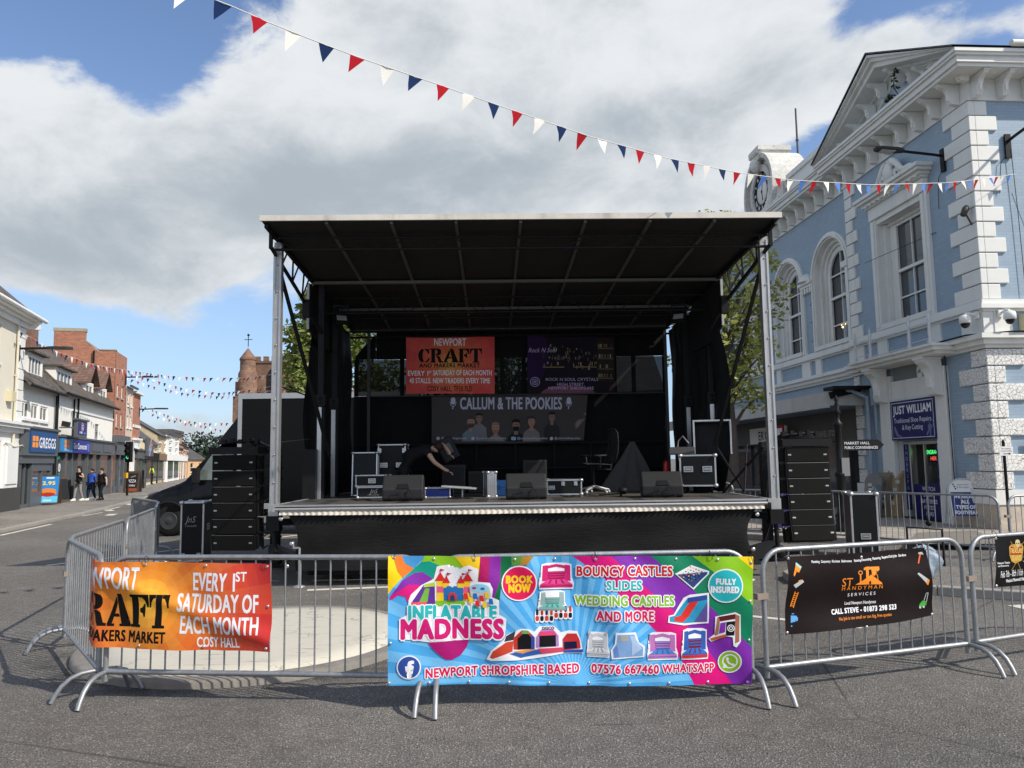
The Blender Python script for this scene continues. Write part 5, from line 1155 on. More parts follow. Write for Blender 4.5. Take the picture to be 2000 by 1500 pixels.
# ------------------------------------------------------------------ crowd barriers
HB = 1.07
def barrier(label, A, B, group, z0=0., feet=(1, 1), hook=True, cover=False, flip=1):
    A, B = Vector((A[0], A[1], 0)), Vector((B[0], B[1], 0)); d = B-A; L = d.length
    t = thing('crowd_barrier', label, 'barrier', (A.x, A.y, z0), math.atan2(d.y, d.x), group)
    b = MB(); r = .17; pts = [(.02, 0, .13), (.02, 0, HB-r)]+[(.02+r-r*math.cos(q), 0, HB-r+r*math.sin(q)) for q in [i*math.pi/16 for i in range(1, 9)]]
    pts += [(L-.02-r+r*math.sin(q), 0, HB-r+r*math.cos(q)) for q in [i*math.pi/16 for i in range(0, 9)]]+[(L-.02, 0, .13)]
    b.tube(pts, .0205, 10); b.tube([(.02, 0, .205), (L-.02, 0, .205)], .02, 10); b.build('frame', galv, t)
    b = MB(); n = max(8, int(L/.118))
    for i in range(1, n):
        x = .03+(L-.06)*i/n; e = min(x, L-x); top = HB if e > r+.02 else HB-r+math.sqrt(max(0, r*r-(r+.02-e)**2))
        b.tube([(x, 0, .205), (x, 0, top)], .0068, 6, cap=False)
    b.build('infill_bars', galv, t)
    for k, x in ((0, .02), (1, L-.02)):
        if not feet[k]: continue
        b = MB()
        for s in (-1, 1):
            b.tube([(x, s*.005, .20), (x, s*.05, .20), (x, s*.12, .195), (x, s*.19, .17), (x, s*.25, .12), (x, s*.29, .06), (x, s*.315, .008)], .0185, 8)
        b.build('foot', galv_old, t)
    if hook:
        b = MB(); b.box(-.055, .045, -.028, .028, .71, .755); b.build('clamp', mat('rusty_clamp', (.33, .27, .22), .6, .5, noise=(60, .35)), t)
    return t
GF = 'barriers around the front of the stage'
FLA, FLB = (-3.19, 6.12), (-.66, 5.86); MDA, MDB = (-.60, 5.82), (1.79, 5.95); HNA, HNB = (1.87, 5.96), (3.80, 6.62); TRA, TRB = (3.87, 6.66), (6.1, 7.6)
barrier('steel barrier carrying the orange craft banner', FLA, FLB, GF, hook=False); barrier('steel barrier behind the bright bouncy castle banner', MDA, MDB, GF)
barrier('steel barrier with the black handyman banner', HNA, HNB, GF); barrier('steel barrier at the right edge with the dark theatre banner', TRA, TRB, GF)
barrier('steel barrier running back from the left front corner of the pen', (-4.42, 7.72), (-3.24, 6.16), GF)
GL = 'barriers along the left side of the pen'
barrier('first steel barrier of the row leading back to the van', (-4.46, 7.80), (-5.15, 10.3), GL); barrier('second steel barrier of the row leading back to the van', (-5.18, 10.4), (-5.97, 12.9), GL)
barrier('third steel barrier of the row, seen nearly end on beside the van', (-6.0, 13.0), (-6.95, 15.2), GL)
FB = barrier('sheeted steel barrier turned away towards the road by the van', (-7.0, 15.3), (-8.62, 17.5), GL)
b = MB(); b.grid(lambda u, v: (.05+2.6*u, -.03+.02*math.sin(u*17+v*3), .2+.85*v), 30, 6); b.build('sheet', mat('grey_debris_netting', (.03, .033, .033), .6, noise=(4, .5), alpha=.93), FB)
GR = 'barriers along the kerb by the blue hall'
barrier('steel barrier between the lamp post and the shoe repair door', (6.9, 15.2), (8.22, 13.15), GR); barrier('steel barrier at the right edge before the white quoins', (8.32, 13.1), (10.6, 13.5), GR)
barrier('steel barrier standing behind the right speaker stack', (4.8, 17.3), (6.85, 15.4), GR)
barrier('steel barrier beyond the right stage post', (3.6, 19.3), (5.2, 18.3), GR, .12)
# ------------------------------------------------------------------ printed banners
class PArt(Art):
    """artwork drawn in photo pixels (y down), clipped to a polygonal window"""
    clipr = None; auto = .6
    def poly(s, pts, m):
        c = s.clipr; s.layer += s.auto
        if c:
            for ax, lim, sg in ((0, c[0], 1), (0, c[1], -1), (1, c[2], 1), (1, c[3], -1)):
                out = []
                for i in range(len(pts)):
                    p, q = pts[i-1], pts[i]; ip, iq = (p[ax]-lim)*sg >= 0, (q[ax]-lim)*sg >= 0
                    if ip != iq: t = (lim-p[ax])/(q[ax]-p[ax]); out.append((p[0]+(q[0]-p[0])*t, p[1]+(q[1]-p[1])*t))
                    if iq: out.append(q)
                pts = out
                if len(pts) < 3: return s
        return Art.poly(s, pts, m)
    def tx(s, t, x0, x1, yb, h, m, bold=.0, outline=None, om=None, slope=0., shear=0.):
        vs, fs, wd = text_tris(t, 0., shear, 3, 1.0+max(0, bold)*1.6); k = (x1-x0)/wd; L0 = s.layer; s.layer += s.auto
        P_ = [(x0+p[0]*k, yb-p[1]*h+slope*p[0]*k) for p in vs]
        if outline: s.stamp(P_, fs, om or whp, outline*h); s.layer += 1.6
        s.stamp(P_, fs, m, bold*h); s.layer = L0; return s
    def zp(s, pts, m, ox, oy, k=5.): return s.poly([(ox+x/k, oy+y/k) for x, y in pts], m)
    def hull(s, cx_, cy_, rx_, ry_, m, n=20, pw=.6):
        f = lambda q: math.copysign(abs(q)**pw, q)
        return s.poly([(cx_+rx_*f(math.cos(2*math.pi*i/n)), cy_+ry_*f(math.sin(2*math.pi*i/n))) for i in range(n)], m)
def onplane(px, py, A, B):
    d = ray(px, py); nx, ny = -(B[1]-A[1]), B[0]-A[0]
    t = (A[0]*nx+A[1]*ny)/(d.x*nx+d.y*ny); return Vector((0, 0, EYE))+d*t
def plane_surf(A, B, base=.03, wave=lambda p: 0., lift=None):
    d = Vector((B[0]-A[0], B[1]-A[1], 0)).normalized(); n = Vector((d.y, -d.x, 0))
    def S(px, py, k):
        p = onplane(px, py, A, B); return p+n*(base+wave(p)+k)
    return S
def eyelets(t, S, pts, ties=()):
    e = MB(); e.lathe([(.005, .0), (.011, 0), (.011, .003), (.005, .004)], (0, 0, 0), 12, 0, Matrix.Rotation(R(90), 3, 'X')); o = None
    for p in pts:
        q = S(p[0], p[1], .004)
        if o is None: o = e.build('eyelet', alu, t)
        else: o = o.copy(); COL.objects.link(o)
        o.location = q-Vector(t.location)
    for p in ties:
        q = S(p[0], p[1], .004)-Vector(t.location); b = MB(); b.tube([q+Vector((.004, -.003, 0)), q+Vector((.008, -.012, .02)), q+Vector((-.004, -.01, .05)), q+Vector((-.006, .02, .065)), q+Vector((0, .05, .05)), q+Vector((0, .04, .0))], .0022, 5); b.build('cable_tie', rubber, t)
def print_banner(name, label, A, B, art, S, grid=12, gv=12, step=.0009):
    t = thing(name, label, 'banner', (A[0], A[1], 0)); off = Vector(t.location)
    o = art.mesh(lambda x, y, k: S(x, y, k)-off, 'sheet', t, grid, step, gv); return t
STENCIL = {
 'C': (.86, [[(.42+.42*math.cos(a), .5+.5*math.sin(a)) for a in [R(q) for q in range(105, 256, 15)]]+[(.44+.14*math.cos(a), .5+.40*math.sin(a)) for a in [R(q) for q in range(255, 104, -15)]],
     [(.50, 1.0), (.62, .97), (.68, .92), (.80, 1.0), (.80, .64), (.74, .64), (.66, .80), (.58, .90), (.50, .93)], [(.50, 0), (.66, .03), (.78, .14), (.84, .30), (.78, .32), (.68, .16), (.58, .08), (.50, .07)]]),
 'R': (.98, [[(.08, 0), (.34, 0), (.34, 1), (.08, 1)], [(0, 0), (.38, 0), (.38, .06), (0, .06)], [(0, .94), (.38, .94), (.38, 1), (0, 1)], [(.41, 1), (.58, 1), (.74, .95), (.80, .84), (.80, .70), (.74, .58), (.58, .51), (.41, .51), (.41, .58), (.50, .60), (.54, .68), (.54, .84), (.50, .92), (.41, .93)], [(.44, .46), (.60, .47), (.72, .40), (.84, .08), (.96, .06), (.96, 0), (.66, 0), (.54, .34)]]),
 'A': (1.04, [[(.44, 1), (.64, 1), (.94, .06), (1.04, .06), (1.04, 0), (.56, 0), (.56, .06), (.66, .06)], [(.40, .90), (.45, .72), (.38, .5), (.18, .06), (.30, .06), (.30, 0), (0, 0), (0, .06), (.09, .06)], [(.30, .30), (.54, .30), (.52, .37), (.33, .37)]]),
 'F': (.82, [[(.08, 0), (.34, 0), (.34, 1), (.08, 1)], [(0, 0), (.42, 0), (.42, .06), (0, .06)], [(0, .94), (.38, .94), (.38, 1), (0, 1)], [(.42, 1), (.80, 1), (.80, .62), (.75, .62), (.66, .82), (.55, .92), (.42, .93)], [(.42, .56), (.42, .47), (.54, .43), (.60, .32), (.64, .32), (.64, .70), (.60, .70), (.54, .60)]]),
 'T': (.88, [[(.31, 0), (.57, 0), (.57, 1), (.31, 1)], [(.2, 0), (.68, 0), (.68, .06), (.2, .06)], [(0, 1), (.27, 1), (.27, .92), (.16, .90), (.07, .78), (.04, .62), (0, .62)], [(.88, 1), (.61, 1), (.61, .92), (.72, .90), (.81, .78), (.84, .62), (.88, .62)]])}
def stencil(a, word, x0, x1, yb, h, m):
    tot = sum(STENCIL[c][0] for c in word)+.05*(len(word)-1); k = (x1-x0)/tot; x = x0
    for c in word:
        wd, ps = STENCIL[c]
        for p in ps: a.stamp([(x+u*k, yb-v*h) for u, v in p], [tuple(range(len(p)))], m, h*.016)
        x += (wd+.05)*k
def mixc(a, b_, t): return tuple(int(round(a[i]+(b_[i]-a[i])*t)) for i in range(3))
def sunburst(a, x0, x1, y0, y1, cx_, cy_, cols, rmax, nsec=24, nrad=9, par=.16, seed=1):
    """a printed sunburst: sectors of alternating tint from the middle to the edge colours"""
    a.clipr = (x0, x1, y0, y1); au, a.auto = a.auto, 0
    rs = [rmax*(i/nrad)**1.15 for i in range(nrad+1)]
    for i in range(nrad):
        for j in range(nsec):
            t = i/(nrad-1)*(len(cols)-1); q = min(len(cols)-2, int(t)); c = mixc(cols[q], cols[q+1], t-q)
            if j % 2: c = mixc(c, (255, 205, 90), par)
            c = tuple(int(v/5)*5 for v in c)
            a0, a1 = 2*math.pi*(j+.3)/nsec, 2*math.pi*(j+1.3)/nsec
            pts = [(cx_+rs[i+1]*math.cos(a0), cy_+rs[i+1]*math.sin(a0)), (cx_+rs[i+1]*math.cos(a1), cy_+rs[i+1]*math.sin(a1)), (cx_+rs[i]*math.cos(a1), cy_+rs[i]*math.sin(a1)), (cx_+rs[i]*math.cos(a0), cy_+rs[i]*math.sin(a0))]
            a.poly(pts, pm('%d_%d_%d' % c, c))
    a.clipr = None; a.auto = au
ink = pm('black_ink', (22, 20, 18)); wt = pm('white_ink', (236, 236, 240))
# --- orange craft banner, its left end folded round the corner barrier
a = PArt(); X0, X1, Y0_, Y1_ = 130, 545, 1089, 1250
sunburst(a, X0, X1, Y0_, Y1_, 305, 1166, [(250, 190, 60), (238, 150, 45), (228, 120, 42), (218, 92, 44), (208, 62, 46), (200, 44, 50), (192, 36, 52)], 330, 26, 17, .13)
a.up(); a.auto = 0; a.tx('NEWPORT', 158, 284, 1140, 43, wt, .02); stencil(a, 'CRAFT', 132, 348, 1210, 60, ink); a.tx('AND MAKERS MARKET', 108+22, 342, 1238, 21, ink, .05)
a.tx('EVERY 1', 392, 476, 1140, 34, wt, .03); a.tx('ST', 478, 497, 1122, 18, wt, .03); a.tx('SATURDAY OF', 364, 521, 1179, 34, wt, .03); a.tx('EACH MONTH', 371, 521, 1219, 33, wt, .03); a.tx('COSY HALL', 404, 485, 1244, 19, wt, .03)
def S_craft(px, py, k):
    sx = Vector((FLB[0]-FLA[0], FLB[1]-FLA[1], 0)).normalized(); n = Vector((sx.y, -sx.x, 0)); bx = Vector((-4.42+3.24, 7.72-6.16, 0)).normalized(); bn = Vector((-bx.y, bx.x, 0))
    u = (px-200)*.00405; z = .40+(1250-py)*.00402-.012*max(0, u)
    c0 = Vector((FLA[0]-.03, FLA[1]-.01, 0)); r_ = .05
    wv = .012*math.sin(u*9+z*6)+.018*math.sin(u*4.2-z*5+1)+.007*math.sin(u*18-z*12)+.026*math.exp(-((z-.95+u*.35)/.07)**2)
    if u > r_: p = c0+sx*u+n*(.058+wv+k)
    elif u < -r_: p = c0+bx*(-u)+bn*(.035+k+.006*math.sin(u*30))
    else:
        t = (u+r_)/(2*r_); nn = (bn*(1-t)+n*t).normalized(); p = c0+(sx*max(0, u)+bx*max(0, -u))*.9+nn*(.046+.012*t+k+wv*t)
    return Vector((p.x, p.y, z))
t = print_banner('banner', 'orange and red craft market banner tied round the left corner of the barriers', FLA, FLB, a, S_craft, 4, 4, .0008)
eyelets(t, S_craft, [(295, 1094), (417, 1094), (538, 1094), (538, 1168), (538, 1244), (415, 1244), (290, 1244)], [(295, 1094), (538, 1094)])
# --- bouncy castle banner
a = PArt(); C = lambda *q: pm('%d_%d_%d' % q, q)
BX0, BX1, BY0, BY1 = 760, 1462, 1084, 1333
a.clipr = (BX0, BX1, BY0, BY1)
sky1, sky2, mag, pur, dgr, lime, yel = (74, 164, 224), (112, 186, 234), (214, 4, 120), (128, 42, 168), (0, 124, 88), (138, 194, 22), (250, 212, 10)
a.rect(BX0, BX1, BY0, BY1, C(*sky1)); a.up(); a.auto = 0
for i in range(26):
    a0 = R(180+i*7); a1 = R(180+i*7+3.5); a.poly([(1120, 1330), (1120+520*math.cos(a0), 1330+520*math.sin(a0)), (1120+520*math.cos(a1), 1330+520*math.sin(a1))], C(*sky2))
a.up(); a.auto = .6
z4 = lambda pts, m: a.zp(pts, m, 1100, 1060); z3 = lambda pts, m: a.zp(pts, m, 740, 1060)
z4([(40, 90), (420, 90), (760, 400), (1050, 640), (1330, 940), (1660, 1340), (1660, 1400), (1280, 1400), (1120, 1110), (870, 830), (530, 490), (380, 330)], C(*mag))
z4([(420, 90), (800, 90), (1270, 470), (1480, 680), (1830, 1020), (1830, 1400), (1660, 1400), (1330, 940), (1050, 640), (760, 400)], C(*pur))
z4([(800, 90), (1200, 90), (1500, 320), (1830, 610), (1830, 1020), (1480, 680), (1270, 470)], C(*dgr))
z4([(1200, 90), (1620, 90), (1830, 260), (1830, 610), (1500, 320)], C(*lime)); z4([(1620, 90), (1830, 90), (1830, 260)], C(*yel))
z3([(100, 120), (160, 120), (180, 260), (235, 330), (150, 420), (100, 490)], C(*yel)); z3([(140, 110), (230, 110), (270, 200), (350, 240), (240, 330), (190, 270)], C(236, 120, 30)); z3([(228, 110), (460, 110), (350, 240), (260, 190)], C(70, 150, 210))
z3([(455, 110), (730, 110), (960, 350), (960, 560), (500, 560), (480, 420), (420, 180)], C(*lime)); z3([(240, 350), (350, 240), (420, 180), (500, 170), (590, 210), (640, 300), (520, 340), (430, 280), (350, 290)], C(0, 150, 128)); z3([(120, 510), (240, 350), (350, 285), (430, 275), (520, 330), (560, 450), (480, 440), (380, 400), (300, 400)], C(130, 40, 160)); z3([(110, 540), (130, 500), (300, 395), (390, 395), (490, 440), (480, 600), (290, 560), (270, 510), (200, 490), (150, 530)], C(*mag))
z3([(730, 110), (990, 110), (960, 420), (880, 280)], C(240, 196, 10)); z3([(988, 110), (1080, 110), (1060, 560), (960, 560)], C(170, 10, 90)); z3([(1078, 110), (1190, 110), (1180, 340), (1120, 560), (1060, 560)], C(130, 30, 150)); z3([(1188, 110), (1290, 110), (1290, 200), (1200, 330), (1170, 570), (1110, 560), (1180, 340)], C(0, 105, 60)); z3([(1288, 110), (1390, 110), (1380, 200), (1290, 210)], C(90, 150, 50)); z3([(1388, 110), (1510, 110), (1440, 200), (1375, 205)], C(170, 125, 30))
z3([(460, 900), (890, 900), (860, 1000), (800, 1080), (720, 1120), (660, 1120), (580, 1060), (520, 1000)], C(168, 14, 110))
a.up()
# logo sticker
LB = a.layer
z3([(300, 540), (320, 490), (420, 400), (540, 340), (570, 220), (680, 200), (740, 290), (760, 370), (800, 230), (880, 200), (970, 240), (960, 360), (1080, 370), (1110, 430), (1100, 510), (1170, 540), (1170, 680), (1240, 720), (1235, 830), (1200, 910), (900, 930), (500, 945), (220, 910), (215, 720), (290, 680)], wt)
a.up()
z3([(330, 560), (440, 400), (550, 400), (555, 580), (480, 590)], C(92, 40, 140)); z3([(400, 560), (460, 430), (500, 430), (480, 560)], C(110, 170, 60)); z3([(455, 390), (550, 370), (555, 410), (440, 420)], C(180, 205, 60)); z3([(325, 560), (470, 555), (470, 585), (325, 585)], C(230, 80, 90))
z3([(560, 545), (830, 545), (860, 600), (550, 600)], C(120, 190, 40))
for x in (570, 820): z3([(x, 350), (x+70, 350), (x+72, 550), (x-2, 550)], C(246, 200, 40)); z3([(x, 410), (x+70, 410), (x+70, 470), (x, 470)], C(226, 90, 130))
for x in (630, 770): z3([(x, 370), (x+60, 370), (x+60, 430), (x, 430)], C(246, 200, 40))
z3([(635, 420), (665, 420), (665, 405), (700, 405), (700, 425), (730, 425), (730, 405), (765, 405), (765, 420), (825, 420), (825, 545), (640, 545)], C(30, 110, 180)); a.up()
for x, w_ in ((552, 105), (815, 105)): z3([(x, 355), (x+w_/2, 270), (x+w_, 355)], C(214, 36, 36))
for x, w_ in ((625, 75), (765, 75)): z3([(x, 375), (x+w_/2, 305), (x+w_, 375)], C(214, 36, 36))
for x, y in ((605, 240), (670, 275), (815, 275), (875, 235)): z3([(x, y), (x+45, y+10), (x, y+25)], C(190, 30, 50)); z3([(x-4, y), (x, y), (x, y+45), (x-4, y+45)], C(150, 30, 50))
z3([(680, 545), (680, 490), (700, 465), (740, 465), (765, 490), (765, 545)], C(200, 60, 60)); a.up(); z3([(700, 545), (700, 500), (720, 485), (740, 500), (745, 545)], C(30, 60, 110))
z3([(885, 430), (1080, 430), (1090, 500), (1060, 520), (900, 500)], C(196, 198, 204)); a.up(); a.hull(740+980/5, 1060+420/5, 19, 8, C(150, 210, 230), pw=1); a.up(); a.hull(740+930/5, 1060+420/5, 4, 2.4, C(200, 40, 130)); a.hull(740+1010/5, 1060+425/5, 4, 2.4, C(30, 110, 180))
for q, (x, y) in enumerate(((850, 500), (900, 540), (940, 500), (1000, 520), (1050, 490), (1090, 550), (960, 570), (1030, 580))): z3([(x-20, y-30), (x+15, y-28), (x+25, y+30), (x-18, y+26)], C(*((220, 40, 40), (240, 200, 40), (30, 110, 190))[q % 3]))
a.up()
a.layer = LB+4
a.tx('INFLATABLE', 801, 968, 1205, 27, C(40, 178, 182), .075, .16, wt); a.layer += 3; a.tx('MADNESS', 787, 981, 1241, 37, C(206, 18, 112), .075, .15, wt); a.up()
def badge(cx_, cy_, r, col, lines, tcol):
    a.layer = LB
    a.disc(cx_, cy_, r, wt); a.up(); a.disc(cx_, cy_, r-2.4, col); a.up()
    for tx_, x0, x1, yb, h in lines: a.tx(tx_, x0, x1, yb, h, tcol, .08)
badge(1013, 1136, 34.5, C(220, 14, 84), [('BOOK', 988, 1038, 1135, 14), ('NOW', 993, 1034, 1153, 16)], C(250, 206, 20))
badge(1409, 1140, 33, C(30, 178, 186), [('FULLY', 1391, 1427, 1137, 11), ('INSURED', 1382, 1433, 1153, 12)], wt)
badge(800.5, 1297, 23.5, C(44, 76, 156), [], wt); a.poly([(798, 1320), (798, 1301), (793.5, 1301), (793.5, 1294.5), (798, 1294.5), (798, 1290), (800, 1285.5), (805, 1283.5), (810.5, 1284), (810.5, 1290), (807, 1290), (805, 1291.5), (805, 1294.5), (810, 1294.5), (809.2, 1301), (805, 1301), (805, 1320)], wt)
badge(1420.5, 1289, 22.5, C(140, 186, 30), [], wt); a.ring(1421, 1288, 14.5, 2.6, wt); a.poly([(1408, 1302), (1411, 1292), (1418, 1300)], wt); a.up(); a.line([(1416, 1283), (1417, 1289), (1421, 1293), (1427, 1295)], 3.6, wt); a.disc(1416, 1283, 2.8, wt); a.disc(1427, 1295, 2.8, wt)
a.layer = LB
RED, TEAL, GRN, PNK = C(206, 24, 34), C(36, 176, 182), C(130, 186, 30), C(216, 14, 84)
a.tx('BOUNCY CASTLES', 1125, 1308, 1122, 19, RED, .055, .16, wt); a.layer = LB; a.tx('SLIDES', 1182, 1249, 1149, 18, TEAL, .055, .16, wt); a.layer = LB; a.tx('WEDDING CASTLES', 1122, 1311, 1179, 19, GRN, .055, .16, wt); a.layer = LB; a.tx('AND MORE', 1163, 1271, 1208, 19, PNK, .055, .16, wt)
a.layer = LB; a.tx('NEWPORT SHROPSHIRE BASED', 833, 1128, 1318, 18, PNK, .055, .16, wt, slope=-.034); a.layer = LB; a.tx('07576 667460', 1153, 1280, 1308, 17, PNK, .055, .16, wt); a.layer = LB; a.tx('WHATSAPP', 1288, 1390, 1307, 16, PNK, .055, .16, wt)
a.up()
# sticker pictures of the inflatables
def castle(x0, x1, y0, y1, body, bed, deep, arch=True, towers=None):
    a.layer = LB
    w_, h = x1-x0, y1-y0; f = lambda u, v: (x0+u*w_, y0+v*h); sub = lambda pts, m: a.poly([f(*p) for p in pts], m)
    sub([(.04, .0), (.2, -.06), (.8, -.06), (.96, .0), (.97, .55), (1.04, .8), (1.02, 1.05), (-.02, 1.05), (-.04, .8), (.03, .55)], wt); a.up()
    sub([(.08, .05), (.24, .03), (.26, .68), (.06, .72)], body); sub([(.76, .03), (.92, .05), (.94, .72), (.74, .68)], body)
    sub([(.24, .30), (.76, .30), (.74, .66), (.26, .66)], deep); a.up()
    if arch: sub([(.22, .06), (.5, -.01), (.78, .06), (.78, .18), (.5, .11), (.22, .18)], body)
    for v in (.32, .42, .52): sub([(.26, v), (.74, v), (.74, v+.05), (.26, v+.05)], body)
    sub([(.24, .64), (.76, .64), (.98, .82), (.02, .82)], bed); sub([(.01, .83), (.99, .83), (1.0, .98), (0, .98)], body); a.up()
    for u in (.35, .5, .65): sub([(u-.02, .65), (u+.02, .65), (u*1.5-.25+.03, .81), (u*1.5-.25-.03, .81)], deep)
    sub([(.0, .90), (1., .90), (1., .925), (0, .925)], deep)
    if towers:
        for u in (.02, .82): sub([(u, .03), (u+.08, -.2), (u+.16, .03)], towers)
castle(1053, 1117, 1100, 1146, C(206, 30, 112), C(226, 60, 140), C(150, 14, 74))
castle(1051, 1104, 1153, 1190, C(150, 176, 176), C(110, 196, 184), C(70, 150, 140), False)
for q in range(8): a.layer = LB+4*(q % 2); x = 1048+9.2*q; y = 1193 if q < 4 else 1187; a.hull(x, y+8, 5, 12, wt); a.up(); a.hull(x, y, 2.6, 6, C(*((30, 34, 70), (190, 40, 40), (30, 40, 80), (190, 60, 40))[q % 4])); a.hull(x, y+12, 3.4, 5, C(*((200, 60, 40), (30, 30, 34), (200, 60, 40), (24, 24, 28))[q % 4])); a.up()
a.layer = LB
f3 = lambda pts, m: a.zp(pts, m, 740, 1060)
f3([(1050, 1120), (1090, 1040), (1210, 930), (1240, 880), (1380, 820), (1460, 825), (1510, 850), (1560, 800), (1700, 795), (1770, 860), (1850, 840), (1930, 850), (1960, 930), (1985, 1060), (1780, 1060), (1500, 1110), (1360, 1125), (1090, 1135)], wt); a.up()
f3([(1080, 1105), (1110, 1040), (1240, 950), (1310, 940), (1300, 1040), (1110, 1115)], C(206, 70, 44)); f3([(1220, 945), (1240, 890), (1330, 840), (1310, 930)], C(60, 60, 64)); f3([(1310, 910), (1390, 835), (1450, 840), (1510, 900), (1510, 1020), (1480, 1020), (1350, 1025), (1310, 1020)], C(190, 50, 36)); f3([(1480, 870), (1515, 905), (1515, 1030), (1480, 1030)], C(50, 70, 160)); a.up()
f3([(1350, 915), (1400, 870), (1450, 870), (1480, 905), (1480, 1015), (1350, 1020)], C(24, 24, 26)); f3([(1390, 835), (1450, 838), (1465, 870), (1385, 870)], C(120, 160, 80)); f3([(1270, 1060), (1380, 1100), (1580, 1060), (1580, 1020), (1380, 1040)], C(40, 90, 170)); f3([(1300, 1040), (1500, 1020), (1560, 1010), (1400, 1060)], C(230, 150, 50))
f3([(1530, 900), (1580, 830), (1690, 825), (1745, 890), (1750, 990), (1530, 1000)], C(170, 120, 190)); a.up(); f3([(1560, 890), (1720, 885), (1720, 990), (1560, 995)], C(22, 22, 26)); f3([(1560, 850), (1700, 845), (1730, 885), (1550, 890)], C(214, 60, 110)); a.tx('DISCO', 1058, 1081, 1226, 5.5, ink, .05); f3([(1540, 1010), (1780, 1000), (1800, 1040), (1580, 1060)], C(200, 60, 90))
f3([(1790, 920), (1830, 870), (1920, 870), (1950, 930), (1960, 1010), (1790, 1030)], C(190, 40, 44)); a.up(); f3([(1800, 950), (1920, 945), (1925, 1010), (1800, 1020)], C(20, 24, 60)); f3([(1790, 1030), (1980, 1020), (1985, 1050), (1800, 1050)], C(40, 70, 160)); a.up()
castle(1145, 1185, 1233, 1276, C(196, 198, 202), C(212, 213, 216), C(150, 152, 156), True, C(180, 182, 186))
f4 = lambda pts, m: a.zp(pts, m, 1100, 1060)
a.layer = LB
f4([(490, 850), (680, 845), (710, 940), (770, 980), (760, 1080), (450, 1105), (440, 1020), (480, 960)], wt); a.up(); f4([(505, 870), (665, 865), (690, 940), (750, 990), (745, 1070), (465, 1090), (460, 1010), (495, 960)], C(130, 166, 214)); a.up(); f4([(530, 880), (600, 875), (610, 930), (530, 930)], C(170, 170, 160)); f4([(620, 880), (660, 880), (740, 1000), (640, 1070), (640, 950)], C(170, 196, 228)); f4([(500, 970), (520, 1080), (480, 1085), (470, 1010)], C(96, 136, 196))
castle(1260, 1316, 1232, 1280, C(190, 110, 180), C(70, 130, 200), C(60, 100, 170)); castle(1326, 1377, 1226, 1280, C(50, 90, 170), C(50, 110, 200), C(110, 20, 34))
f4([(1130, 1070), (1380, 1070), (1385, 1095), (1130, 1098)], C(200, 36, 36))
a.layer = LB
f4([(1068, 290), (1230, 208), (1392, 262), (1390, 290), (1245, 442)], wt); a.up(); f4([(1090, 295), (1232, 225), (1375, 268), (1240, 400)], C(220, 220, 216)); f4([(1090, 297), (1240, 402), (1375, 270), (1375, 290), (1242, 425)], C(36, 60, 120)); a.up()
a.auto = 0
for i in range(5):
    for j in range(5): x = 1225+(i-2)*26-(j-2)*24; y = 290+(i-2)*11+(j-2)*22; f4([(x-7, y-5), (x+7, y-5), (x+7, y+5), (x-7, y+5)], C(*((206, 40, 40), (236, 180, 40), (40, 100, 190), (60, 160, 70))[(i+j) % 4]))
a.layer = LB
a.auto = .6
f4([(1210, 490), (1390, 470), (1390, 765), (1150, 785), (990, 755), (1000, 690), (1050, 680), (1150, 520)], wt); a.up(); f4([(1190, 520), (1375, 495), (1375, 750), (1160, 765), (1010, 745), (1010, 700), (1060, 690)], C(40, 150, 190)); a.up(); f4([(1220, 545), (1300, 535), (1200, 700), (1140, 755), (1050, 740), (1060, 705), (1120, 690)], C(214, 46, 36)); f4([(1190, 520), (1370, 490), (1370, 535), (1185, 570)], C(40, 70, 150)); f4([(1300, 680), (1375, 560), (1375, 750), (1250, 755)], C(96, 80, 150))
a.layer = LB
f4([(1450, 700), (1640, 655), (1690, 680), (1700, 940), (1660, 1000), (1630, 985), (1620, 900), (1560, 890), (1420, 950), (1395, 920), (1450, 870)], wt); a.up()
f4([(1470, 705), (1500, 700), (1480, 880), (1450, 885)], C(170, 110, 80)); f4([(1640, 675), (1680, 690), (1685, 940), (1645, 960)], C(170, 110, 80)); f4([(1480, 700), (1640, 672), (1640, 720), (1500, 745)], C(90, 20, 24)); f4([(1555, 750), (1640, 740), (1635, 880), (1555, 885)], C(26, 26, 28)); f4([(1410, 915), (1550, 870), (1560, 895), (1425, 940)], C(196, 90, 40)); a.up(); a.ring(1100+1600/5, 1060+810/5, 7, 1.6, wt); a.ring(1420, 1222, 3.6, 1.4, wt); f4([(1500, 760), (1550, 750), (1545, 850), (1490, 865)], C(*pur))
def wave_b(p): return .014*math.sin(p.x*7+p.z*3)+.018*math.sin(p.x*3.1-p.z*4)+.009*math.sin(p.x*16+p.z*9)*math.sin(p.z*5+p.x*2)+.012*math.exp(-((p.z-1.0)/.10)**2)*math.sin(p.x*12)+.028*math.exp(-((p.x-.72-.12*(p.z-.3))/.10)**2)*(1.1-p.z)+.014*math.sin(p.x*15)*max(0, .35-p.z)
S_b = plane_surf(MDA, MDB, .068, wave_b)
t = print_banner('banner', 'big colourful bouncy castle hire banner on the middle front barrier', MDA, MDB, a, S_b, 5, 5, .0004)
eyelets(t, S_b, [(771, 1088)]+[(848+78*i, 1090) for i in range(8)]+[(1458, 1096), (765, 1250), (1456, 1170), (1456, 1246)]+[(762+77*i, 1328) for i in range(10)], [(771, 1088), (926, 1090), (1160, 1090), (1382, 1090), (1458, 1096)])
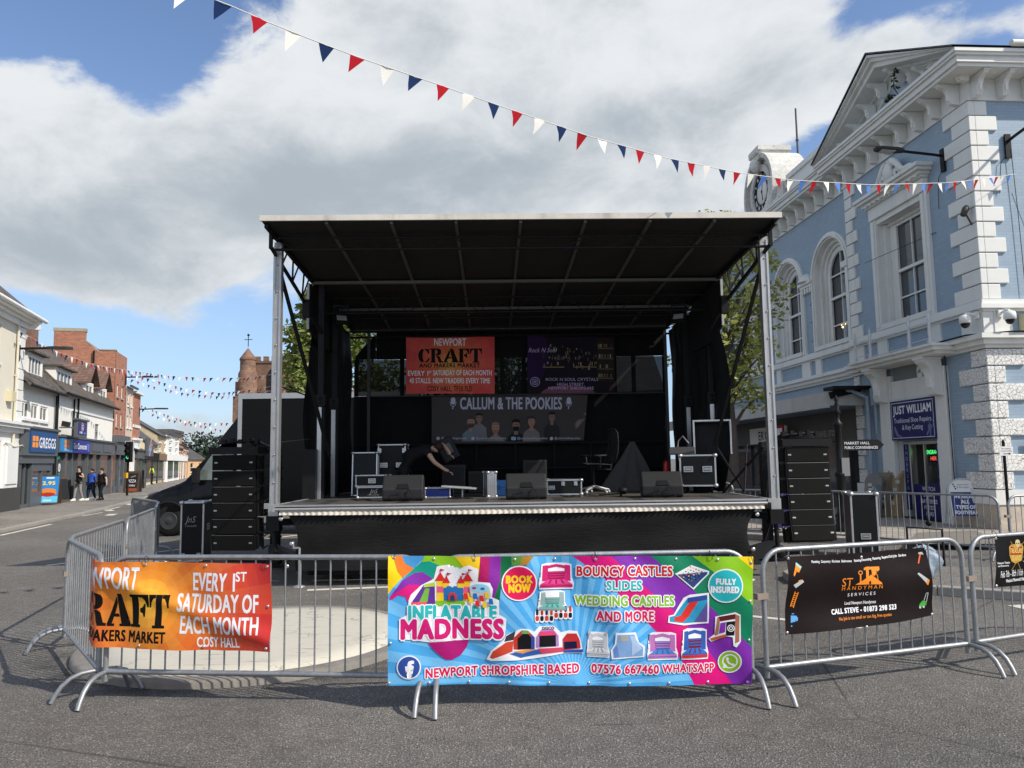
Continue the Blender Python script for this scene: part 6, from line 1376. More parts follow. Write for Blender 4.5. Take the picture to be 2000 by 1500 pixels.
# --- black handyman banner
a = PArt(); a.auto = .15; Q = lambda x, y: (1420+x/3.448, 1020+y/3.448)
blkp = pm('brown_black', (27, 18, 19))
cor = [Q(362, 226), Q(1310, 166), Q(1358, 618), Q(364, 748)]
n_ = 20; a.poly([(cor[0][0]+(cor[1][0]-cor[0][0])*i/n_, cor[0][1]+(cor[1][1]-cor[0][1])*i/n_+2*math.sin(i/n_*math.pi)) for i in range(n_+1)]+[(cor[2][0]+(cor[3][0]-cor[2][0])*i/n_, cor[2][1]+(cor[3][1]-cor[2][1])*i/n_+4*math.sin(i/n_*math.pi)) for i in range(n_+1)], blkp); a.up()
orp = pm('orange_ink', (240, 140, 36)); blp = pm('blue_ink', (90, 160, 220)); grp = pm('green_ink', (70, 160, 60)); slv = pm('silver_ink', (180, 184, 186))
def q(pts, m): a.poly([Q(*p) for p in pts], m)
def qt(s, x0, x1, yb, h, m, bold, slope): a.tx(s, Q(x0, 0)[0], Q(x1, 0)[0], Q(0, yb)[1], h/3.448, m, bold, slope=slope)
qt('Plumbing  Carpentry  Kitchens  Bathrooms', 535, 805, 268, 17, wt, .03, -.02); qt('Painting/Decorating  Plastering  Repairs/Odd Jobs  Gardens', 822, 1185, 262, 17, wt, .03, -.105)
qt('ST', 745, 812, 428, 60, orp, -.02, -.05); qt('H A N D Y M A N', 748, 1005, 455, 26, orp, 0, -.075); qt('S E R V I C E S', 790, 962, 495, 22, wt, 0, -.09); qt('Local Newport Handyman', 775, 968, 552, 22, wt, .02, -.08); qt('CALL STEVE - 01873 298 523', 685, 1098, 616, 34, wt, .06, -.10); qt('No Job is too small or too big, free quotes', 730, 1064, 656, 22, orp, .01, -.11)
q([(830, 415), (905, 365), (930, 345), (960, 368), (1002, 400), (1000, 410), (930, 410)], orp); q([(885, 300), (910, 292), (935, 296), (935, 312), (915, 312), (915, 400), (897, 402), (897, 314), (882, 316)], orp); q([(925, 294), (990, 292), (990, 312), (950, 314), (946, 360), (936, 350), (934, 314)], orp); a.line([Q(860, 345), Q(862, 400)], 2.6, orp); a.ring(*Q(860, 333), 4.2, 1.6, orp); a.line([Q(948, 320), Q(972, 350), Q(974, 380)], 1.2, orp); a.up(); q([(917, 392), (923, 386), (929, 392), (929, 408), (917, 408)], blkp)
q([(425, 262), (460, 292), (438, 330), (408, 315)], orp); q([(425, 262), (460, 292), (452, 306), (418, 276)], pm('brush', (150, 200, 200))); q([(408, 315), (420, 325), (405, 355), (398, 345)], orp)
q([(400, 412), (460, 376), (474, 392), (418, 434)], slv); q([(430, 385), (450, 376), (455, 384), (436, 394)], orp)
a.line([Q(418, 458), Q(398, 560)], 1.8, orp); a.line([Q(440, 462), Q(418, 568)], 1.8, orp)
for i in range(7): a.line([Q(415-3*i, 470+14*i), Q(437-3*i, 473+14*i)], 1.4, orp)
q([(402, 620), (440, 622), (448, 640), (445, 655), (430, 650), (412, 648), (410, 668), (400, 668)], blp); a.disc(*Q(437, 640), 3.4, blp); a.disc(*Q(404, 690), 1.4, blp); q([(408, 606), (424, 606), (424, 612), (408, 612)], blp)
q([(1262, 200), (1285, 196), (1294, 215), (1284, 212), (1272, 210), (1262, 212)], slv); a.line([Q(1274, 210), Q(1256, 272)], 2.4, pm('handle', (230, 100, 40)))
q([(1240, 340), (1250, 332), (1308, 376), (1300, 408)], slv); q([(1300, 374), (1314, 380), (1306, 416), (1294, 406)], orp)
a.line([Q(1290, 520), Q(1300, 470), Q(1312, 466), Q(1308, 530)], 1.2, slv); q([(1260, 545), (1280, 520), (1308, 525), (1308, 550), (1280, 560), (1256, 562)], grp); a.disc(*Q(1290, 562), 2.2, slv); a.disc(*Q(1265, 566), 2.2, slv)
S_h = plane_surf(HNA, HNB, .056, lambda p: .008*math.sin(p.x*8+p.z*5)+.012*math.sin(p.x*3.5-p.z*6)+.012*math.sin(p.z*14+p.x))
t = print_banner('banner', 'black handyman services banner with orange lettering on the right barrier', HNA, HNB, a, S_h, 6, 6, .0005)
eyelets(t, S_h, [Q(372, 238), Q(870, 230), Q(1305, 178), Q(372, 734), Q(898, 694), Q(1346, 612)], [Q(372, 238), Q(1305, 178)])
# --- dark theatre banner at the right edge
a = PArt(); a.auto = .2; Q = lambda x, y: (1760+x/8.333, 1000+y/8.333); bk = pm('theatre_black', (16, 15, 17)); gold = pm('gold_ink', (190, 150, 60))
a.poly([Q(1440, 405), Q(2400, 330), Q(2900, 300), Q(2900, 1090), Q(1990, 1185), Q(1500, 1205), Q(1405, 1215)], bk); a.up()
def q(pts, m): a.poly([Q(*p) for p in pts], m)
def qt(s, x0, x1, yb, h, m, bold, slope): a.tx(s, Q(x0, 0)[0], Q(x1, 0)[0], Q(0, yb)[1], h/8.333, m, bold, slope=slope)
q([(1665, 560), (1700, 520), (1770, 560), (1850, 500), (1880, 560), (1870, 780), (1820, 800), (1770, 830), (1700, 790), (1670, 700)], gold); a.up(); q([(1690, 545), (1770, 590), (1855, 545), (1860, 680), (1680, 690)], pm('ruby', (150, 20, 40))); a.up()
qt('TREASURE', 1680, 1862, 660, 80, pm('pale_gold', (226, 190, 96)), .03, -.02); qt('ISLAND', 1705, 1850, 780, 85, pm('pale_gold', (226, 190, 96)), .03, -.02)
a.hull(*Q(1792, 490), 4.0, 6.0, pm('bone', (206, 186, 140)), pw=.85); q([(1772, 520), (1815, 520), (1808, 560), (1780, 560)], pm('bone', (206, 186, 140))); a.up(); a.disc(*Q(1777, 500), 1.1, bk); a.disc(*Q(1806, 500), 1.1, bk); q([(1788, 520), (1796, 520), (1792, 508)], bk)
a.line([Q(1690, 470), Q(1735, 560)], .7, gold); a.line([Q(1915, 430), Q(1850, 520)], .7, gold); a.line([Q(1790, 800), Q(1700, 940)], .7, gold); a.line([Q(1800, 800), Q(1870, 940)], .7, gold)
qt('Newport Theatre', 1445, 1668, 835, 34, wt, .02, -.05); qt('and Pantomime', 1450, 1650, 880, 30, wt, .02, -.05); qt('Feb 7th - 8th 11th - 15th 2025', 1505, 2180, 1055, 110, wt, -.01, -.09); qt('Wenlock Memorial Hall', 1605, 1940, 1135, 55, wt, .02, -.11); qt('Tickets on sale', 1890, 2250, 640, 40, wt, 0, -.05); qt('Adults - Children', 1890, 2280, 725, 40, wt, 0, -.05); qt('www', 1885, 2010, 800, 26, wt, 0, -.05)
S_t = plane_surf(TRA, TRB, .052, lambda p: .010*math.sin(p.x*9+p.z*4)+.01*math.sin(p.z*9-p.x*3))
t = print_banner('banner', 'black theatre show banner with a gold emblem at the right edge', TRA, TRB, a, S_t, 6, 6, .0005)
eyelets(t, S_t, [Q(1455, 425), Q(1430, 1185)], [Q(1455, 425)])
# ------------------------------------------------------------------ banners hanging at the back of the stage
SB = ((-3, 15.80), (3, 15.80))
def wave_s(p): return .012*math.sin(p.x*5+p.z*7)+.016*math.sin(p.x*2.3-p.z*4)
S_s = plane_surf(*SB, .0, wave_s)
a = PArt(); sunburst(a, 793, 966, 657, 769, 880, 712, [(216, 150, 60), (214, 110, 48), (212, 84, 46), (208, 64, 48), (204, 50, 50), (200, 44, 52)], 120, 24, 8, .08); a.up(); a.auto = 0
a.tx('NEWPORT', 848, 910, 675, 15, wt, .02); stencil(a, 'CRAFT', 817, 941, 708, 27, ink); a.tx('AND MAKERS MARKET', 819, 937, 717.5, 8, ink, .05); a.tx('EVERY 1', 797, 836, 734, 10.5, wt, .02); a.tx('ST', 837, 843, 729, 5, wt, .02); a.tx('SATURDAY OF EACH MONTH', 846, 960, 733, 10.5, wt, .02); a.tx('40 STALLS. NEW TRADERS EVERY TIME', 800, 957, 748.5, 10.5, wt, .02); a.tx('COSY HALL, TF10 7LD', 835, 922, 764, 10.5, ink, .02)
t = print_banner('banner', 'red craft market banner hanging at the back of the stage', (-2.2, 15.8), (0, 15.8), a, S_s, 6, 6, .0016)
a = PArt(); a.rect(1030, 1201, 657, 769, pm('plum', (27, 20, 30))); a.up()
a.clipr = (1030, 1201, 657, 769)
rr = random.Random(5)
a.hull(1040, 690, 30, 60, pm('purple_glow', (44, 20, 62)), pw=1); a.hull(1110, 772, 55, 20, pm('pink_glow', (104, 38, 68)), pw=1); a.rect(1166, 1198, 660, 745, pm('cabinet', (44, 36, 26))); a.up()
a.auto = 0
for i in range(70):
    x, y = rr.uniform(1060, 1165), rr.choice([rr.uniform(672, 690), rr.uniform(692, 700), rr.uniform(704, 715)]); w_ = rr.uniform(1, 3); a.rect(x, x+w_, y, y+rr.uniform(3, 8), pm('shelf%d' % (i % 5), ((120, 96, 50), (90, 74, 44), (150, 130, 90), (80, 60, 60), (60, 56, 60))[i % 5]))
for y in (680, 700, 720, 738): a.rect(1167, 1198, y, y+1.6, pm('shelf1', (90, 74, 44)))
for i in range(30): x, y = rr.uniform(1168, 1194), rr.choice((672, 692, 712, 730)); a.rect(x, x+2.4, y, y+7, pm('shelf%d' % (i % 5), (90, 80, 50)))
a.rect(1060, 1102, 716, 718, pm('shelf0', (120, 96, 50))); a.rect(1120, 1165, 716, 718, pm('shelf0', (120, 96, 50))); a.up(); a.clipr = None
lil = pm('lavender', (176, 160, 200)); a.tx('Rock N Soul', 1032, 1088, 688, 9, lil, -.02, shear=.35); a.tx('ROCK N SOUL CRYSTALS', 1066, 1168, 744, 6, lil, 0); a.tx('HIGH STREET,', 1088, 1142, 753.5, 6, lil, 0); a.tx('NEWPORT SHROPSHIRE', 1071, 1160, 761, 6, lil, 0); a.ring(1045, 746, 9.5, 1, lil); a.ring(1045, 746, 6, .8, lil)
for i in range(6): an = i*math.pi/3; a.line([(1045, 746), (1045+6*math.cos(an), 746+6*math.sin(an))], .7, lil)
t = print_banner('banner', 'dark purple crystal shop banner hanging at the back of the stage', (.3, 15.8), (2.2, 15.8), a, S_s, 6, 6, .0016)
a = PArt(); a.poly([(843, 772), (1148, 771), (1140, 860), (1000, 866), (843, 866)], pm('charcoal_print', (70, 66, 66))); a.up(); a.auto = .1
grey = pm('light_grey_ink', (176, 176, 196)); a.tx('CALLUM & THE POOKIES', 899, 1097, 799, 24, grey, .03)
for x in (885, 1111): a.hull(x, 783, 4.5, 7, grey, pw=.8); a.line([(x-6, 785), (x-4, 792), (x, 794), (x+4, 792), (x+6, 785)], 1, grey); a.line([(x, 793), (x-1, 799)], 2, grey)
a.up(); skins = ((150, 112, 96), (120, 90, 80), (150, 108, 92), (130, 96, 84), (150, 110, 96), (110, 84, 76)); coats = ((96, 112, 118), (104, 104, 108), (116, 112, 108), (40, 38, 38), (112, 104, 102), (48, 46, 46)); hairs = ((70, 60, 56), (44, 38, 36), (130, 90, 60), (30, 26, 26), (60, 52, 52), (34, 30, 30))
for i, (x, y, s) in enumerate(((920, 824, 1.05), (936, 816, .9), (968, 836, 1.05), (1008, 830, 1.05), (1038, 823, 1.), (1078, 814, .9))):
    yb = 862; a.poly([(x-17*s, yb), (x-15*s, y+22*s), (x-6*s, y+14*s), (x+6*s, y+14*s), (x+15*s, y+22*s), (x+18*s, yb)], pm('coat%d' % i, coats[i])); a.up(); a.poly([(x-3*s, y+8*s), (x+3*s, y+8*s), (x+4*s, y+18*s), (x-4*s, y+18*s)], pm('skin%d' % i, skins[i])); a.hull(x, y, 7*s, 10*s, pm('skin%d' % i, skins[i]), pw=.9); a.up()
    a.poly([(x-7.4*s, y-1*s), (x-6.5*s, y-9*s), (x, y-11.5*s), (x+6.5*s, y-9*s), (x+7.4*s, y-1*s), (x+5*s, y-5*s), (x-5*s, y-5*s)], pm('hair%d' % i, hairs[i]))
    if i in (0, 2, 3): a.poly([(x-6*s, y+3*s), (x+6*s, y+3*s), (x+4*s, y+11*s), (x-4*s, y+11*s)], pm('hair%d' % i, hairs[i]))
    a.line([(x-4*s, y-1), (x-1.4*s, y-1)], 1., ink); a.line([(x+1.4*s, y-1), (x+4*s, y-1)], 1., ink); a.line([(x-2*s, y+5.5*s), (x+2*s, y+5.5*s)], .9, pm('lip', (110, 70, 66))); a.up()
for x, s, wd in ((862, '@callumdoignmusic', 50), (930, '@callumandthepookies', 58), (1010, '@callumandthepookies', 59), (1083, '@callumandthepookies', 50)): a.tx(s, x, x+wd, 858, 4.6, grey, .01)
for x in (856, 924): a.hull(x, 856.5, 3, 3.2, grey, pw=.5)
a.hull(1003, 856.5, 4.4, 3.2, pm('pale_blue', (150, 180, 210)), pw=.4); a.disc(1077, 856.5, 3.2, grey); a.up(); a.poly([(1002, 855), (1002, 858.4), (1005, 856.7)], ink)
t = print_banner('banner', 'charcoal band banner with six printed portraits at the back of the stage', (-1.6, 15.8), (1.5, 15.8), a, S_s, 6, 6, .0016)
# ------------------------------------------------------------------ road cases, speakers and other stage gear
latch_m = mat('zinc_hardware', (.55, .55, .55), .35, .85, noise=(40, .15))
def road_case(name, label, loc, rz, w_, d, h, e=.026, handles=(), castors=0., latches=(), group=None, body=None, trim=None, marks=None, tilt=0.):
    """plywood case standing on z=0: aluminium edge angles, corner caps, sunk handles, butterfly latches"""
    t = thing(name, label, 'road case', loc, rz, group)
    if tilt: t.rotation_euler = (tilt, 0, rz)
    z0 = castors; tr = trim or alu
    b = MB(); b.box(-w_/2+.004, w_/2-.004, -d/2+.004, d/2-.004, z0+.004, z0+h-.004); b.build('body', body or black_ply, t)
    b = MB()
    for sx in (-1, 1):
        for sy in (-1, 1): x0, y0 = sx*w_/2, sy*d/2; b.box(min(x0, x0-sx*e), max(x0, x0-sx*e), min(y0, y0-sy*e), max(y0, y0-sy*e), z0, z0+h)
        for zz in (z0, z0+h): x0 = sx*w_/2; b.box(min(x0, x0-sx*e), max(x0, x0-sx*e), -d/2+e, d/2-e, zz if zz == z0 else zz-e, zz+e if zz == z0 else zz)
    for sy in (-1, 1):
        for zz in (z0, z0+h): y0 = sy*d/2; b.box(-w_/2+e, w_/2-e, min(y0, y0-sy*e), max(y0, y0-sy*e), zz if zz == z0 else zz-e, zz+e if zz == z0 else zz)
    tr_ = b.build('edge_trim', tr, t, bevel=.003)
    cm = MB(); c = e*1.5; cm.lathe([(.3*c, -c*.8), (c*.95, -c*.6), (c*1.15, 0), (c*.95, c*.6), (.3*c, c*.8)], (0, 0, 0), 10); o = None
    for sx in (-1, 1):
        for sy in (-1, 1):
            for zz in (z0, z0+h):
                if o is None: o = cm.build('corner_cap', latch_m, t)
                else: o = o.copy(); COL.objects.link(o)
                o.location = (sx*(w_/2-e*.6), sy*(d/2-e*.6), zz-e*.6 if zz > z0 else zz+e*.6)
    for face, u, z, hw in handles:       # face: 'f' front (-y), 'l' left, 'r' right
        b = MB(); hh = hw*.62
        fr = {'f': lambda a, q, k: (u+a, -d/2-k, z0+z+q), 'l': lambda a, q, k: (-w_/2-k, u-a, z0+z+q), 'r': lambda a, q, k: (w_/2+k, u+a, z0+z+q)}[face]
        def plate(a0, a1, q0, q1, k0, k1, m=0):
            vs = [fr(a, q, k) for k in (k0, k1) for q in (q0, q1) for a in (a0, a1)]; b.add(vs, [(0, 2, 3, 1), (4, 5, 7, 6), (0, 1, 5, 4), (2, 6, 7, 3), (0, 4, 6, 2), (1, 3, 7, 5)], m)
        t_ = hw*.12
        plate(-hw/2, hw/2, -hh/2, -hh/2+t_, 0, .006); plate(-hw/2, hw/2, hh/2-t_, hh/2, 0, .006); plate(-hw/2, -hw/2+t_, -hh/2+t_, hh/2-t_, 0, .006); plate(hw/2-t_, hw/2, -hh/2+t_, hh/2-t_, 0, .006)
        plate(-hw/2+t_, hw/2-t_, -hh/2+t_, hh/2-t_, 0, .0015, 1); plate(-hw*.34, hw*.34, -hh*.12, hh*.12, .002, .016)
        b.build('handle', [latch_m, mat('handle_dish', (.2, .2, .2), .4, .7)], t)
    for face, u, z, s in latches:
        b = MB(); fr = {'f': lambda a, q, k: (u+a, -d/2-k, z0+z+q), 'l': lambda a, q, k: (-w_/2-k, u-a, z0+z+q), 'r': lambda a, q, k: (w_/2+k, u+a, z0+z+q)}[face]
        vs = [fr(a*s/2, q*s*.6, k) for k in (0, .008) for q in (-1, 1) for a in (-1, 1)]; b.add(vs, [(0, 2, 3, 1), (4, 5, 7, 6), (0, 1, 5, 4), (2, 6, 7, 3), (0, 4, 6, 2), (1, 3, 7, 5)])
        vs = [fr(a*s*.14, q*s*.3, k) for k in (.008, .016) for q in (-1, 1) for a in (-1, 1)]; b.add(vs, [(0, 2, 3, 1), (4, 5, 7, 6), (0, 1, 5, 4), (2, 6, 7, 3), (0, 4, 6, 2), (1, 3, 7, 5)])
        b.build('latch', latch_m, t)
    if castors:
        for sx in (-1, 1):
            for sy in (-1, 1):
                b = MB(); b.lathe([(.02, -.016), (castors*.42, -.016), (castors*.45, 0), (castors*.42, .016), (.02, .016)], (sx*(w_/2-.08), sy*(d/2-.08), castors*.45), 14, 0, Matrix.Rotation(R(90), 3, 'Y')); b.box(sx*(w_/2-.08)-.03, sx*(w_/2-.08)+.03, sy*(d/2-.08)-.02, sy*(d/2-.08)+.02, castors*.5, castors); b.build('castor', rubber, t)
    if marks:
        a_ = Art()
        for txt, u, z, hgt, wd in marks: a_.text(txt, u, z, hgt, pm('stencil_white', (150, 150, 150)), width=wd, align='c', bold=-.01, shear=.3)
        a_.mesh(flat((0, -d/2-.003, z0), (1, 0, 0), (0, 0, 1), (0, -1, 0)), 'stencilled_mark', t)
    return t
def onst(px, py, Y): p = at(px, py, Y); return (p.x, Y, DZ)
# tall cases on the ground beside the speaker stacks
road_case('road_case', 'tall dark road case with a sprayed letter mark standing left of the left speaker stack', (-6.02, 14.75, 0), R(8), .42, .62, 1.10, .03, [('r', 0, .62, .2)], 0, [('f', -.15, .12, .07), ('f', .13, .12, .07)], marks=[('JnS', -.03, .72, .12, .2), ('rentals', -.02, .64, .04, .2)])
road_case('road_case', 'tall black road case with one sunk handle right of the right speaker stack', (6.27, 14.05, 0), R(-10), .46, .5, 1.12, .032, [('f', 0, .36, .17), ('r', 0, .62, .14)], 0)
# on the stage
road_case('leaning_case', 'shallow black road case leaning against the left side of the stage', (-2.72, 14.15, DZ), R(4), .46, .16, .80, .022, (), 0, tilt=R(-7))
road_case('road_case', 'tall black road case with two silver handles at the left of the stage', (-2.28, 14.7, DZ), R(2), .52, .5, .95, .024, [('f', -.15, .56, .14), ('f', .15, .56, .14)], 0, [('f', -.23, .83, .07), ('f', .23, .83, .07)])
road_case('road_case', 'shallow black case with a sprayed mark under another case at the left of the stage', (-2.46, 13.65, DZ), 0, .52, .4, .19, .018, (), 0, marks=[('JnS', .03, .08, .08, .15), ('rentals', .03, .045, .02, .2)])
road_case('road_case', 'shallow black case with a white label stacked on the marked case', (-2.47, 13.65, DZ+.195), R(-2), .54, .4, .20, .018, [('f', .02, .1, .13)], 0)
t = road_case('open_case', 'silver edged flat blue case with its lid propped open on the stage', (-1.28, 13.35, DZ), R(-4), .44, .34, .17, .016, (), 0, body=pm('case_blue', (20, 36, 96)))
b = MB(); b.cbox((.36, -.02, .165), .60, .34, .035, 0, Matrix.Rotation(R(4), 3, 'Y')); b.box(.40, .43, -.1, -.07, .0, .15); b.build('lid', mat('lid_silver', (.5, .5, .5), .4, .5, noise=(8, .15)), t, bevel=.01)
t = road_case('silver_case', 'slim ribbed silver case standing upright on the stage', onst(957, 965, 13.3), R(12), .16, .42, .43, .02, (), 0, [('f', 0, .4, .05)], body=alu, trim=latch_m)
b = MB(); [b.box(-.05+.033*i, -.035+.033*i, -.216, -.21, .03, .40) for i in range(4)]; b.build('ribs', alu, t)
t = thing('tool_box', 'blue plastic carry case on the stage beside the silver case', 'case', onst(985, 962, 13.75))
b = MB(); b.box(-.19, .19, -.12, .12, 0, .135); b.box(-.19, .19, -.12, .12, .145, .27); b.box(-.185, .185, -.115, .115, .135, .145); b.build('body', mat('blue_plastic', (.02, .13, .38), .4), t, bevel=.02)
b = MB(); b.tube([(.04, -.13, .10), (.04, -.17, .10), (.16, -.17, .10), (.16, -.13, .10)], .012, 6); b.box(-.12, -.06, -.13, -.118, .11, .17); b.build('handle', mat('blue_plastic_dark', (.01, .07, .22), .4), t)
road_case('road_case', 'low black road case with silver latches in the middle of the stage', (.9, 13.75, DZ), R(-3), .62, .42, .27, .024, [('f', -.22, .13, .11)], 0, [('f', -.02, .2, .06), ('f', .2, .2, .06)])
t = road_case('rack_case', 'large black road case on castors with silver edges at the right of the stage', (3.28, 13.72, DZ), R(-14), .62, .66, .55, .028, [('f', -.16, .30, .16), ('f', .16, .30, .16), ('l', -.18, .12, .1)], .12, [('l', -.22, .50, .07), ('l', .2, .5, .07)])
a_ = Art(); a_.text('JnS', 0, .25, .15, pm('stencil_grey', (84, 84, 86)), width=.24, bold=-.01, shear=.3); a_.text('rentals', 0, .12, .05, pm('stencil_grey', (84, 84, 86)), width=.24); a_.mesh(flat((-.314, -.02, .12), (0, -1, 0), (0, 0, 1), (-1, 0, 0)), 'stencilled_mark', t)
t = thing('case_lid', 'open black road case lid standing on the large case at the right of the stage', 'road case', (3.58, 13.82, DZ+.675), R(-14))
b = MB(); b.box(-.31, .31, .06, .075, 0, .58); b.box(-.31, -.29, -.16, .06, 0, .58); b.box(.29, .31, -.16, .06, 0, .58); b.box(-.31, .31, -.16, .06, .56, .58); b.build('shell', black_ply, t)
b = MB()
for x in (-.33, .30): b.box(x, x+.03, -.19, -.16, 0, .61); b.box(x, x+.03, .075, .1, 0, .61); b.box(x, x+.03, -.16, .075, .58, .61)
b.box(-.3, .3, -.19, -.16, .58, .61); b.box(.31, .335, -.16, .08, .0, .03); b.build('edge_trim', alu, t, bevel=.003)
t = thing('mixer', 'small grey mixing unit with a bent stand on top of the large case', 'mixer', (3.03, 13.72, DZ+.672), R(-14))
b = MB(); b.prism([(-.2, 0), (.2, 0), (.2, .12), (-.05, .14), (-.2, .04)], YZ(), -.24, .2); b.build('body', mat('dark_grey_plastic', (.05, .05, .05), .5), t, bevel=.01); b = MB(); b.tube([(-.1, .05, .13), (-.08, .05, .25), (.0, 0, .33), (.1, -.05, .2)], .012, 6); b.build('arm', alu_d, t)
t = thing('fire_extinguisher', 'small red fire extinguisher hanging beside the large case on the stage', 'fire extinguisher', (2.86, 14.45, DZ+.30))
b = MB(); b.lathe([(.02, 0), (.05, .005), (.055, .02), (.055, .21), (.04, .25), (.018, .27)], (0, 0, 0), 16); b.build('cylinder', mat('red_enamel', (.55, .02, .02), .3), t); b = MB(); b.lathe([(.018, .27), (.022, .29), (.012, .31)], (0, 0, 0), 10); b.bar((0, 0, .31), (.07, 0, .33), .015); b.tube([(0, 0, .29), (-.05, 0, .26), (-.058, 0, .12)], .008, 6); b.build('valve', steel_b, t)
# stage monitors
wedge_m = mat('monitor_paint', (.020, .020, .021), .55, noise=(60, .2), bump=(120, .15), spec=.3)
def wedge(label, loc, rz):
    t = thing('stage_monitor', label, 'speaker', loc, rz, 'wedge monitors along the stage front')
    b = MB(); b.prism([(-.20, .04), (-.15, 0), (.26, 0), (.30, .06), (.12, .39), (.02, .41), (-.21, .19)], YZ(), -.32, .32); b.build('cabinet', wedge_m, t, bevel=.022)
    b = MB(); b.prism([(-.20, .30), (-.16, .40), (.16, .40), (.20, .30)], lambda u, v, w_: (u*.5, -.21+(v-.30)*.7+w_, .20+(v-.30)*.7+w_*.3), -.006, .0); b.build('handle_recess', steel_b, t)
    b = MB(); b.box(-.10, .10, -.205, -.19, .07, .13); b.build('connector_panel', mat('plate_black', (.02, .02, .02), .35), t)
    b = MB(); b.tube([(-.05, -.2, .1), (-.12, -.26, .18), (-.15, -.24, .02), (-.02, -.34, .012), (.05, -.42, .012)], .006, 5); b.tube([(.04, -.2, .1), (.10, -.25, .2), (.2, -.27, .02), (.1, -.36, .012)], .006, 5); b.build('cable', rubber, t)
    b = MB(); [b.box(-.326, -.32, -.05, .2, .1+.03*i, .112+.03*i) for i in range(3)]; b.build('side_grip', steel_b, t)
wedge('black wedge monitor at the left of the stage front', (-1.75, 12.35, DZ), R(3)); wedge('black wedge monitor in the middle of the stage front', (.2, 12.3, DZ), R(1)); wedge('black wedge monitor at the right of the stage front', (2.36, 12.35, DZ), R(-6))
# office chair
t = thing('office_chair', 'black office chair with a tall back at the rear of the stage', 'chair', onst(1160, 955, 13.85), R(-70))
b = MB()
for i in range(5): a0 = R(72*i+20); p = Vector((.30*math.cos(a0), .30*math.sin(a0), .07)); b.tube([(0, 0, .13), p], [.03, .02], 6); b.lathe([(.01, -.02), (.03, -.02), (.03, .02), (.01, .02)], p+Vector((0, 0, -.035)), 10, 0, Matrix.Rotation(R(90), 3, 'X'))
b.build('base', alu_d, t); b = MB(); b.tube([(0, 0, .12), (0, 0, .5)], .028, 8); b.build('gas_lift', steel_b, t)
b = MB(); b.grid(lambda u, v: (-.25+.5*u, -.24+.5*v, .50+.05*math.cos((u-.5)*2)-.02*v*v), 10, 10); b.grid(lambda u, v: (-.25+.5*u, -.24+.5*v, .44), 2, 2); b.build('seat', mat('chair_fabric', (.03, .03, .032), .9), t)
b = MB(); b.grid(lambda u, v: ((-.22+.44*u)*(1-.25*v), .27+.10*v-.10*math.cos((u-.5)*2.4)+.1+.03*math.sin(v*4), .56+.58*v), 10, 12); bk_ = b.build('backrest', mat('chair_mesh', (.012, .012, .012), .8, alpha=.92), t)
b = MB(); fr = [((-.22+.44*u)*(1-.25*v), .27+.10*v-.10*math.cos((u-.5)*2.4)+.1+.03*math.sin(v*4), .56+.58*v) for u, v in [(0, 0), (0, .3), (0, .6), (0, .9), (.1, 1), (.5, 1.02), (.9, 1), (1, .9), (1, .6), (1, .3), (1, 0), (.5, -.02), (0, 0)]]; b.tube(fr, .016, 6); b.tube([(0, .05, .45), (0, .34, .42), (0, .40, .7)], .022, 6); b.build('back_frame', steel_b, t)
for s in (-1, 1): b = MB(); b.tube([(s*.26, 0, .47), (s*.30, 0, .66), (s*.29, -.12, .68), (s*.29, .12, .68)], .018, 6); b.build('armrest', steel_b, t)
# speakers and cases in the dark at the back
t = thing('loudspeaker', 'tilted black loudspeaker resting on a black box at the back of the stage', 'speaker', (-1.28, 15.2, DZ+.62), R(0))
b = MB(); b.cbox((0, 0, .22), .34, .3, .46, 0, Matrix.Rotation(R(-28), 3, 'Y')); b.build('cabinet', wedge_m, t, bevel=.03); b = MB(); b.cbox((.02, -.16, .24), .14, .01, .2, 0, Matrix.Rotation(R(-28), 3, 'Y')); b.build('grille', mat('grille_grey', (.12, .12, .12), .5, .4), t)
for x, w_, h, lb in ((-1.15, .46, .55, 'black bass speaker under the tilted loudspeaker'), (-.62, .5, .42, 'black bass speaker beside the guard rail at the back of the stage'), (.42, .46, .62, 'dark padded box behind the middle monitor')):
    t = thing('bass_speaker', lb, 'speaker', (x, 15.15, DZ)); b = MB(); b.box(-w_/2, w_/2, -.25, .25, 0, h); b.build('cabinet', wedge_m, t, bevel=.02); b = MB(); b.box(-w_/2+.04, w_/2-.04, -.256, -.25, .05, h-.05); b.build('grille', mat('grille_black', (.02, .02, .02), .6), t)
t = thing('sun_triangle', 'grey peaked sheet standing in for a triangle of sunlight at the back right of the stage', 'sun_patch', (2.25, 15.3, DZ))  # added grey sheet, shaped like the sunlit triangle on the backdrop
b = MB(); b.grid(lambda u, v: ((u-.5)*1.25*(1-v*.92)+.12*v, -.30*(1-v)+.04*math.sin(u*17)*(1-v), .95*v**1.15+.03*math.sin(u*11+v*5)*(1-v)*v*4), 24, 14); b.build('sun_patch', mat('sun_patch_grey', (.065, .062, .06), .85, noise=(6, .2), bump=(8, .4)), t)
def cable_heap(label, c, r, n, seed):
    t = thing('cable', label, 'cable', c); r_ = random.Random(seed); b = MB()
    pts = [(r*math.cos(i*.7)*r_.uniform(.3, 1), r*.5*math.sin(i*.7)*r_.uniform(.3, 1), .012+.01*(i % 3)) for i in range(n)]; b.tube(pts, .008, 5); b.build('cord', rubber, t)
cable_heap('black cable heap on the stage floor left of the left monitor', (-2.45, 12.45, DZ), .18, 22, 1); cable_heap('loose black cable on the stage floor beside the open blue case', (-.9, 12.6, DZ), .25, 14, 2); cable_heap('black cable on the stage floor in front of the low case', (.95, 12.6, DZ), .2, 12, 3)
